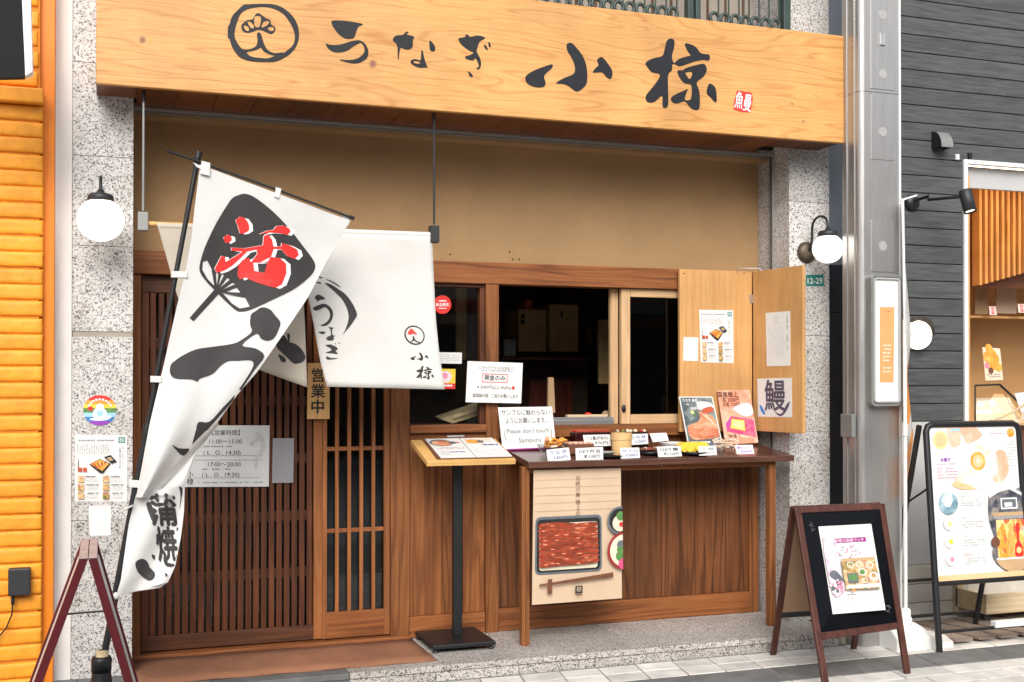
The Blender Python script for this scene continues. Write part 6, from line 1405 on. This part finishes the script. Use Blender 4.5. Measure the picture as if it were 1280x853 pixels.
# lower wall
zlw = z0s - .002; zst = Z_(1160, 706, 5.98)
B('lower_wall', nb, xs0, xs1 + .0, YS3 + .0, YS3 + .017, zst + .001, zlw, 'grey_wall', 0); B('lower_wall', nb, xs1 + .001, xs2, YS3 - .001, YS3 + .10, zst + .001, 0.749, 'cream_wood', .002)
zz0 = 0.0; xst = xs0
for row in range(3):
    h_ = zst / 3; x = xs0 - (row % 2) * .2
    while x < 10.5: B('base_stone', nb, max(x, xs0) + .002, x + .46, YS3 - .03 + .004 * row, YS3 + .017, row * h_ + .002, (row + 1) * h_ - .002, 'stone_white', .005); x += .46
# interior of the neighbour shop
B('inner_wall', nb, xs1, xs2, 7.9, 8.0, 0, 3.4, 'warm_wall', 0); B('inner_side_wall', nb, xs1 - .05, xs1 - .001, YS3 + .13, 7.9, 0, 3.4, 'warm_wall', 0); B('inner_ceiling', nb, xs1, xs2, YS3 + .13, 7.9, zf + .1, zf + .2, 'warm_wall', 0); B('inner_floor', nb, xs1, xs2, YS3 + .13, 7.9, -.02, .0, 'cream_wood', 0)
Yq = 6.9
x0_, x1_ = X_(1216, Yq, 300), X_(1290, Yq, 300)
n_ = 14; pit = (X_(1275, Yq, 300) - X_(1222, Yq, 300)) / 7.6
pr = None
for i in range(64):
    x = X_(1222, Yq, 300) + pit * i; zb_ = Z_(1222 + 7 * i, 361 - 2.6 * i, Yq) if i < 9 else zb_
    mb = MB(); mb.box(x, x + pit * .46, Yq - .02, Yq + .06, Z_(1224, 357, Yq) + .0, zf + .1, 'slat_wood'); o = mb.build('ceiling_slat', nb, bevel=.002) if pr is None else pr.copy()
    if pr is None: pr = o; prx = x
    else: COL.objects.link(o); o.parent = nb; o.location = (x - prx, 0, min(i, 10) * .013)
B('slat_backing', nb, xs1 + .01, xs2, Yq + .12, Yq + .14, Z_(1224, 357, Yq), zf + .1, 'brown_print', 0)
sl = bpy.data.lights.new('shop_lamp', 'AREA'); sl.energy = 38; sl.color = (1, .74, .46); sl.shape = 'RECTANGLE'; sl.size = 1.4; sl.size_y = .5
B('unseen_fill_panel', nb, 5.4, 10.4, 6.2, 6.6, zf + .06, zf + .09, 'shop_fill_light', 0)  # unseen glowing panel, added ahead of the slats to light them
bpy.data.lights.remove(sl)
Yh = 7.2
a, b_ = X_(1218, Yh, 380), X_(1290, Yh, 380)
B('shelf_panel', nb, xs1 + .01, 7.8, Yh, Yh + .03, Z_(1240, 395, Yh) - .02, Z_(1240, 395, Yh), 'warm_wall', .003)
for (xl, yt_, xr, yb2, m_, nm, lab, cat) in ((1219, 360, 1235, 393, 'tan', 'wall_panel', 'small olive brown square panel hanging on the wall inside the neighbour shop', 'panel'), (1246, 358, 1271, 392, 'beige', 'wall_panel', 'larger square tan panel inside the neighbour shop, right of the small one', 'panel')):
    a, b_, c, d = X_(xl, 7.3, 380), X_(xr, 7.3, 380), Z_(xl, yb2, 7.3), Z_(xl, yt_, 7.3); o = B(nm, None, a, b_, 7.3, 7.32, c, d, m_, .003); tag(o, lab, cat)
for i, (xl, yt_) in enumerate(((1236, 383), (1272, 380))):
    a, b_, c, d = X_(xl, 7.1, 390), X_(xl + 9, 7.1, 390), Z_(xl, yt_ + 11, 7.1), Z_(xl, yt_, 7.1)
    t_ = thing('red_card', ((a + b_) / 2, 7.1, c), ['small red lettered card on the neighbour shop shelf, left one', 'small red lettered card on the neighbour shop shelf, at the right edge'][i], 'card', 'red cards on the neighbour shop shelf')
    s_ = Sheet((a, 7.1, d), (b_, 7.1, d), (b_, 7.09, c), (a, 7.09, c)); s_.body('card_sheet', 'pale_pink', t_, .002); s_.vtext('甘味', .5, .3, .45, 'red', bold=.02); s_.finish('lettering', t_)
s_, t_ = sheet_thing('fruit_poster', 'white card with a stack of oranges standing in the neighbour window', 'poster', [(1228, 434), (1250, 436), (1254, 475), (1232, 476)], 6.5, 'peach', .003)
for u, v, r_ in ((.35, .02, .03), (.5, .18, .035), (.25, .3, .04), (.62, .34, .04), (.45, .5, .045), (.8, .6, .03)): s_.disc(u, v, r_, 'fruit_photo', 1)
s_.disc(.35, .7, .022, 'brown_print'); s_.lines(.1, .8, .9, .95, 2, 'grey_ink', .4, 3); s_.disc(.15, .55, .02, 'pink'); s_.finish('print', t_)
# glass case counter
Yc0 = 6.15
a, b_ = X_(1219, Yc0, 500), 7.0; zc0, zc1 = Z_(1235, 540, Yc0), Z_(1235, 482, Yc0 + .3)
dc = thing('display_case', ((a + b_) / 2, Yc0, .75), 'black framed glass display case in the neighbour shop window', 'display case')
q = [P(1219, 528, Yc0), P(1295, 532, Yc0), P(1290, 532, Yc0), P(1219, 528, Yc0)]
g0, g1, g2, g3 = P(1219, 482, 6.5), P(1250, 481, 6.5), P(1282, 511, 6.25), P(1219, 530, 6.2)
def cbar(p_, q_, w1): mb = MB(); mb.bar(p_, q_, w1, .012, 'black_metal', Vector((0, 0, 1))); mb.build('case_frame', dc, bevel=.002)
cbar(g0, g1, .012); cbar(g1, g2, .014); cbar(g0, g3, .010)
mb = MB(); mb.add([g0, g1, g2, P(1285, 532, 6.2), g3], [(0, 1, 2, 3, 4)], 'glass'); mb.build('case_glass', dc)
s_ = Sheet(P(1220, 498, 6.52), P(1262, 497, 6.52), P(1275, 530, 6.3), P(1220, 531, 6.3)); s_.body('case_tray', 'case_grey', dc, .004)
s_.rect(.02, .1, .55, .35, 'paper_grey'); s_.rect(.0, .45, .4, .6, 'paper'); s_.disc(.55, .5, .03, 'peach'); s_.disc(.3, .3, .035, 'skin_print'); s_.rect(.5, .6, .9, .75, 'pale_orange'); s_.lines(.1, .85, .9, .95, 1, 'ink', .6, 2); s_.finish('case_goods', dc)
B('case_body', dc, xs1 + .09, 7.0, 6.22, 6.7, .2, Z_(1240, 533, 6.22), 'brown_print', .004)
s_, t_ = sheet_thing('folded_menu', 'white folded menu leaning at the right edge behind the black board', 'menu', [(1268, 492), (1300, 488), (1305, 525), (1281, 528)], 6.1, 'paper', .003); s_.lines(.1, .2, .8, .8, 5, 'pale_pink', .4, 2); s_.finish('print', t_)
mb = MB(); mb.tube([P(1240, 526, 6.0), P(1265, 516, 6.0), P(1282, 505, 6.0)], .008, 'cream_wood', 8); mb.tube([P(1270, 535, 5.98), P(1281, 515, 5.98), P(1292, 500, 5.98)], .008, 'beige', 8)
o = mb.build('wooden_tongs'); tag(o, 'pale wooden sticks crossed in front of the neighbour display case', 'sticks')
# fittings on the siding
q = P(1172, 178, YS3)
hd = thing('vent_hood', q, 'small black curved hood on the upper grey siding', 'hood')
mb = MB(); A = []
for i in range(9): a = R(90 * i / 8); A.append((q.y - .012 - .080 * math.sin(a), q.z - .045 + .105 * math.cos(a)))
for i in range(8):
    (y0_, z0_), (y1_, z1_) = A[i], A[i + 1]; x0_, x1_ = q.x - .045, q.x + .045
    mb.hexa([(x0_, y0_, z0_), (x1_, y0_, z0_), (x1_, y1_, z1_), (x0_, y1_, z1_)], [(x0_, y0_ + .004, z0_ - .004), (x1_, y0_ + .004, z0_ - .004), (x1_, y1_ + .004, z1_ - .004), (x0_, y1_ + .004, z1_ - .004)], 'grey_metal')
mb.build('hood_cover', hd)
for s1_ in (-1, 1):
    x = q.x + s1_ * .0465; L_ = [(q.y, q.z + .062), *A, (q.y, q.z - .045)]
    mb = MB(); vs = [(x - .0015, y, z) for y, z in L_] + [(x + .0015, y, z) for y, z in L_]; n_ = len(L_)
    mb.add(vs, [tuple(range(n_)), tuple(reversed(range(n_, 2 * n_)))] + [(i, (i + 1) % n_, n_ + (i + 1) % n_, n_ + i) for i in range(n_)], 'black_metal'); mb.build('hood_side', hd)
B('hood_plate', hd, q.x - .047, q.x + .047, q.y - .012, q.y, q.z - .03, q.z + .057, 'black_metal', .003)
for i, (x, y) in enumerate(((1195, 197), (1211, 195))):
    q = P(x, y, YS3); mb = MB(); mb.box(q.x - .012, q.x + .012, q.y - .02, q.y, q.z - .018, q.z + .018, ['white_metal', 'black_metal'][i]); o = mb.build('wall_bracket', bevel=.004); tag(o, ['tiny white bracket on the siding right of the vent hood', 'tiny black bracket on the siding above the white frame corner'][i], 'bracket')
q = P(1139, 254, YS3); sp = thing('spotlight', q, 'black arm spotlight reaching right from the grey siding', 'spotlight')
mb = MB(); mb.lathe(q, [(0, -.03), (.04, -.03), (.05, -.015), (.052, 0)], 'black_metal', 20, Vector((0, 1, 0))); mb.build('mount', sp)
h1_ = P(1203, 246, 5.7)
mb = MB(); mb.tube([q + Vector((0, -.03, .01)), q + Vector((.05, -.1, .03)), P(1160, 250, 5.85), h1_], .009, 'black_metal', 10); mb.build('arm', sp)
c1_, c2_ = P(1206, 238.5, 5.7), P(1213, 265, 5.66); ax_ = (c2_ - c1_); L_ = ax_.length
mb = MB(); mb.lathe(c1_, [(0, 0), (.034, 0), (.038, .006), (.038, L_), (.034, L_), (.033, L_ - .012), (0, L_ - .012)], 'dark_metal', 24, ax_); mb.build('lamp_head', sp)
mb = MB(); mb.lathe(c1_, [(0, L_ - .010), (.031, L_ - .010)], 'lamp_glass', 24, ax_); mb.build('lamp_lens', sp)
q = P(1150, 419, YS3 - .06); fl_ = thing('wall_lamp', (q.x, YS3, q.z), 'flat round glowing wall lamp on the dark grey siding', 'lamp')
qq = P(1147, 414, YS3)
mb = MB(); mb.lathe(qq, [(0, -.05), (.088, -.05), (.088, 0)], 'bronze', 32, Vector((0, 1, 0))); mb.build('lamp_base', fl_)
mb = MB(); mb.lathe(Vector((q.x, YS3, q.z)), [(0.0, -.1), (.03, -.098), (.062, -.088), (.083, -.07), (.089, -.05), (.089, -.03)], 'lamp_glass', 32, Vector((0, 1, 0))); mb.build('lamp_globe', fl_)
# edge-on banner with white water base
YB3 = 5.42
eb = thing('banner_pole', PZ(1150, 810, 0), 'thin white pole with an edge-on orange and white banner and white base', 'banner')
pxx = P(1131.5, 600, YB3).x
mb = MB(); mb.tube([(pxx, YB3, .14), (pxx, YB3, Z_(1131, 400, YB3))], .011, 'white_plastic', 10); mb.tube([(pxx - .0, YB3, Z_(1131, 545, YB3)), (pxx, YB3, Z_(1131, 530, YB3))], .016, 'white_plastic', 10); mb.tube([(pxx, YB3, Z_(1131, 400, YB3)), (pxx - .012, YB3, Z_(1125, 250, YB3))], .008, 'white_plastic', 8); mb.tube([P(1125, 251, YB3), P(1146, 244.5, YB3)], .006, 'white_plastic', 8); mb.build('pole', eb)
gg = cloth_grid([(1126, 252, YB3), (1130, 330, YB3), (1133, 420, YB3 - .02), (1130, 470, YB3), (1132, 560, YB3), (1128, 700, YB3)], [(1128, 252, YB3 + .3), (1131.5, 330, YB3 + .3), (1139, 420, YB3 + .3), (1134, 470, YB3 + .3), (1142, 548, YB3 + .26), (1127, 640, YB3 + .3)], 8, 40, lambda u, v: 0)
mb = MB(); vs, fs = gg; o_ = len(mb.v)
for i, f in enumerate(fs):
    v_ = (i // 8) / 40; 
    if not mb.v: mb.v = list(vs)
    mb.f.append(list(f)); mb.m.append(mb.mi('banner_cloth' if (v_ < .5 or .66 < v_ < .72) else ('orange' if v_ < .85 else 'banner_cloth'))); mb.smooth.append(True)
mb.build('banner_cloth', eb, solid=.001)
bc = PZ(1150, 800, 0); 
x0_, x1_ = PZ(1112, 812, 0).x, PZ(1190, 808, 0).x; yf_, yb2_ = 5.34, 5.60
mb = MB(); prof = []
for i in range(13):
    t__ = i / 12; x = x0_ + (x1_ - x0_) * t__; prof.append((x, 0.055 + 0.10 * max(0, math.cos((t__ - .26) * 2.6)) ** 1.6))
vs = [(x, yf_, 0.0) for x, z in prof] + [(x, yf_ - .0, z * .55) for x, z in prof] + [(x, yf_ + .07, z) for x, z in prof] + [(x, yb2_ - .07, z) for x, z in prof] + [(x, yb2_, z * .5) for x, z in prof] + [(x, yb2_, 0) for x, z in prof]
n = 13; fs = [(r__ * n + i, r__ * n + i + 1, (r__ + 1) * n + i + 1, (r__ + 1) * n + i) for r__ in range(5) for i in range(n - 1)]
fs += [tuple(r__ * n for r__ in range(6)), tuple(r__ * n + n - 1 for r__ in reversed(range(6)))]
mb.add(vs, fs, 'white_plastic'); mb.build('water_base', eb, bevel=.01, seg=3)
mb = MB(); mb.lathe((pxx, YB3, 0.12), [(0, 0), (.034, 0), (.036, .02), (.034, .05), (.028, .052), (.028, .09), (.020, .10), (0, .10)], 'white_plastic', 20); mb.build('pole_socket', eb)
# black framed menu board
tlb, trb = P(1157, 533, 5.39), P(1270, 533, 5.39); 
ztop_ = Z_(1160, 531, 5.39)
bxl, bxr = 4.376 + .03, X_(1277, 5.39, 533)
xl0 = P(1157, 531, 5.39).x; xr0 = P(1272, 531, 5.39).x
lb = PZ(1178, 815, 0); 
db = thing('framed_menu_board', lb, 'tall black metal framed poster stand with fruit sherbet menu at the right', 'menu board')
tlp, blp = Vector((xl0, 5.39, ztop_)), Vector((lb.x - .02, lb.y, 0)); trp, brp = Vector((xr0, 5.39, ztop_)), Vector((lb.x - .02 + (xr0 - xl0), lb.y, 0))
acx = Vector((1, 0, 0))
def cyl_bar(nm, pts_, r_=.0165): mb = MB(); mb.tube(pts_, r_, 'black_metal', 10); return mb.build(nm, db)
rc = .04; upv = (tlp - blp).normalized()
arcL = [tlp - upv * rc, tlp - upv * rc * .3 + acx * rc * .3, tlp + acx * rc]; arcR = [trp - acx * rc, trp - upv * rc * .3 - acx * rc * .3, trp - upv * rc]
cyl_bar('front_frame', [blp, *arcL, *arcR, brp], .0185)
kz = (Z_(1183, 729, 5.3)) / ztop_
cyl_bar('lower_rail', [blp.lerp(tlp, kz), brp.lerp(trp, kz)]); cyl_bar('foot_rail', [blp.lerp(tlp, .085), brp.lerp(trp, .085)], .010)
rlb = Vector((blp.x - .05, 5.68, 0)); rrb = Vector((brp.x - .05, 5.68, 0)); off = Vector((-.015, .035, -.005))
cyl_bar('rear_leg', [rlb, tlp + off]); cyl_bar('rear_leg', [rrb, trp + off]); cyl_bar('rear_rail', [rlb.lerp(tlp + off, .09), rrb.lerp(trp + off, .09)], .010); cyl_bar('rear_rail', [rlb.lerp(tlp + off, kz * .9), rrb.lerp(trp + off, kz * .9)], .010)
cyl_bar('stay', [blp.lerp(tlp, .72), rlb.lerp(tlp + off, .64)], .006)
shb = Sheet(tlp + acx * .014 - upv * .016 , trp - acx * .014 - upv * .016, brp.lerp(trp, kz) - acx * .014 + upv * .012, blp.lerp(tlp, kz) + acx * .014 + upv * .012)
shb.body('poster', 'paper', db, .008); s_ = shb
def zq(pts_): return [((a - 35) / 430 if False else a, b_) for a, b_ in pts_]
s_.disc(.13, .085, .052, 'lime'); s_.disc(.13, .085, .040, 'pale_orange'); s_.poly([(.22, 0.0), (.34, 0), (.36, .04), (.34, .12), (.25, .13), (.21, .06)], 'skin_photo', True); s_.poly([(.36, 0), (.52, 0), (.6, .06), (.5, .10), (.42, .11), (.37, .05)], 'skin_photo', True); s_.rect(.24, .01, .36, .025, 'sky_blue'); s_.disc(.93, .045, .026, 'orange'); s_.disc(.93, .045, .020, 'fruit_photo')
s_.lines(.68, .045, .85, .055, 1, 'pink', .5, 1); s_.lines(.88, .10, .98, .28, 9, 'pale_ink', .5, 2)
s_.text('氷菓子', .17, .215, .028, 'purple', bold=.02); s_.lines(.07, .24, .3, .25, 1, 'pink', .5, 3); s_.lines(.07, .27, .3, .35, 4, 'pink', .3, 4)
s_.poly([(.40, .18), (.5, .12), (.66, .15), (.75, .20), (.86, .25), (.90, .33), (.75, .39), (.45, .40), (.33, .40), (.25, .36), (.33, .30)], 'soft_photo', True); s_.poly([(.74, .17), (.86, .18), (.87, .32), (.75, .38), (.68, .35), (.75, .3)], 'skin_photo', True); s_.disc(.53, .23, .060, 'white_print'); s_.disc(.53, .23, .054, 'fruit_photo'); s_.disc(.53, .23, .036, 'pale_orange', 1); s_.disc(.53, .23, .010, 'white_print'); s_.poly([(.35, .34), (.5, .31), (.66, .33), (.62, .40), (.40, .40)], 'white_print', True); s_.poly([(.22, .37), (.40, .38), (.48, .415), (.30, .41)], 'pale_orange', True)
s_.disc(.17, .50, .065, 'ice_photo'); s_.disc(.16, .49, .03, 'paper_grey')
for v, m_ in ((.635, 'lime'), (.75, 'yellow'), (.865, 'pink')): s_.disc(.16, v, .038, 'pale_pink' if m_ != 'lime' else 'pale_ink'); s_.disc(.16, v, .031, 'paper'); s_.disc(.17, v, .015, m_)
for v, t__ in ((.46, 'ゆずシャーベット'), (.60, 'れもん'), (.72, 'いちご'), (.84, 'みかん')): s_.text(t__, .33, v, .020, ['ink', 'grey_ink', 'orange_red', 'red_ink'][int((v - .45) * 7.5) % 4], 'l') if False else s_.text(t__, .31, v, .020, ['grey_ink', 'grey_ink', 'pink', 'red_ink'][min(3, int((v - .42) * 9))], 'l'); s_.lines(.31, v + .02, .55, v + .07, 3, 'pale_ink', .35, int(v * 100))
s_.poly([(.62, .48), (.68, .46), (.74, .425), (.84, .415), (.92, .43), (1, .46), (1, .98), (.72, .94), (.62, .85), (.66, .75), (.61, .62)], 'shop_photo', True); s_.poly([(.62, .48), (.74, .44), (.86, .425), (1, .47), (1, .45), (.86, .40), (.74, .415), (.62, .455)], 'paper_grey'); s_.rect(.75, .48, .94, .555, 'paper'); s_.rect(.765, .49, .925, .545, 'slate_print'); s_.rect(.79, .51, .88, .54, 'paper_grey'); s_.rect(.65, .575, 1.0, .60, 'tan'); s_.rect(.66, .60, 1.0, .62, 'grey_ink')
s_.rect(.68, .625, 1.0, .875, 'bottle_photo')
for i, (u_, c_) in enumerate(((.75, 'orange'), (.84, 'orange_l'), (.92, 'red'))):
    s_.poly([(u_ - .02, .66), (u_ + .02, .66), (u_ + .012, .76), (u_ + .04, .80), (u_ + .042, .87), (u_ - .042, .87), (u_ - .04, .80), (u_ - .012, .76)], c_, True); s_.disc(u_, .83, .018, 'bottle_photo')
s_.disc(.66, .77, .03, 'brown_print'); s_.poly([(.68, .885), (1, .885), (1, .90), (.95, .96), (.8, .965), (.70, .93)], 'tan', True); s_.rect(.66, .875, 1.0, .888, 'paper_grey'); s_.rect(0.0, .965, 1.0, 1.0, 'pale_orange')
s_.finish('poster_print', db)
tlr = brp.lerp(trp, .085)
B('white_sleeve', db, lb.x + .36, brp.x, lb.y - .008, lb.y + .035, ztop_ * .085 - .001 + .0, ztop_ * .085 + .035, 'white_plastic', .004)
# timber crate and boards behind
cr = thing('wooden_crate', P(1260, 775, 5.75), 'pale wooden crate on the pavement behind the black menu board', 'crate')
a, b_ = PZ(1232, 790, .06), None
xq = X_(1230, 5.7, 760)
B('crate_side', cr, xq, xq + .9, 5.68, 5.70, .08, .20, 'cream_wood', .003); B('crate_side', cr, xq, xq + .02, 5.701, 5.95, .08, .20, 'cream_wood', .003); B('crate_bottom', cr, xq + .02, xq + .9, 5.701, 5.95, .08, .095, 'cream_wood', .002)
B('crate_post', cr, xq - .0, xq + .05, 5.93, 5.97, .04, .36, 'cream_wood', .003)
for i in range(2): B('crate_foot', cr, xq + .02 + i * .8, xq + .06 + i * .8, 5.72, 5.76, .0, .079, 'dark_metal', .003)
pl = thing('pallet_boards', PZ(1200, 800, 0), 'weathered grey brown boards lying on the pavement under the menu board', 'boards')
for i in range(6):
    x = PZ(1175, 800, 0).x + i * .16
    mb = MB(); mb.hexa([(x, 5.38, .012 + .004 * (i % 2)), (x + .12, 5.38, .012), (x + .02, 5.86, .012), (x - .10, 5.86, .012 + .004 * (i % 2))], [(x, 5.38, .034), (x + .12, 5.38, .034), (x + .02, 5.86, .034), (x - .10, 5.86, .034)], 'grey_wood'); mb.build('board', pl, bevel=.002)
for i in range(2): B('board', pl, PZ(1165, 800, 0).x, 6.0, 5.45 + i * .3, 5.49 + i * .3, .0, .0115, 'grey_wood', .001)

# ================================================================== ACROSS THE STREET (unseen, added for reflections and to cut horizon light)
of = thing('added_street_side', (2, -7, 0), None, None, kind='structure')
rz_ = random.Random(11); x = -16
while x < 24:
    wd = rz_.uniform(4.5, 7); h_ = rz_.uniform(4.6, 6); c_ = rz_.choice(['pale_render', 'beige', 'grey_wall', 'hardboard', 'stone_white', 'taupe'])
    B('added_house_front', of, x, x + wd - .05, -8.5, -7.5, 0, h_, c_, 0)
    B('shop_opening', of, x + .4, x + wd - .5, -7.52, -7.45, 0.1, 2.5, 'near_black', 0); B('awning', of, x + .2, x + wd - .3, -7.5, -6.7, 2.7, 2.9, rz_.choice(['brown_print', 'slate_print', 'reddish_p']), 0)
    for fl in range(1):
        for k_ in range(3):
            xx = x + .6 + k_ * (wd - 1) / 3; B('window', of, xx, xx + 1.1, -7.52, -7.46, 3.3, 4.2, 'near_black', 0)
    x += wd
for o in bpy.data.objects:
    if '_o' in o: del o['_o']
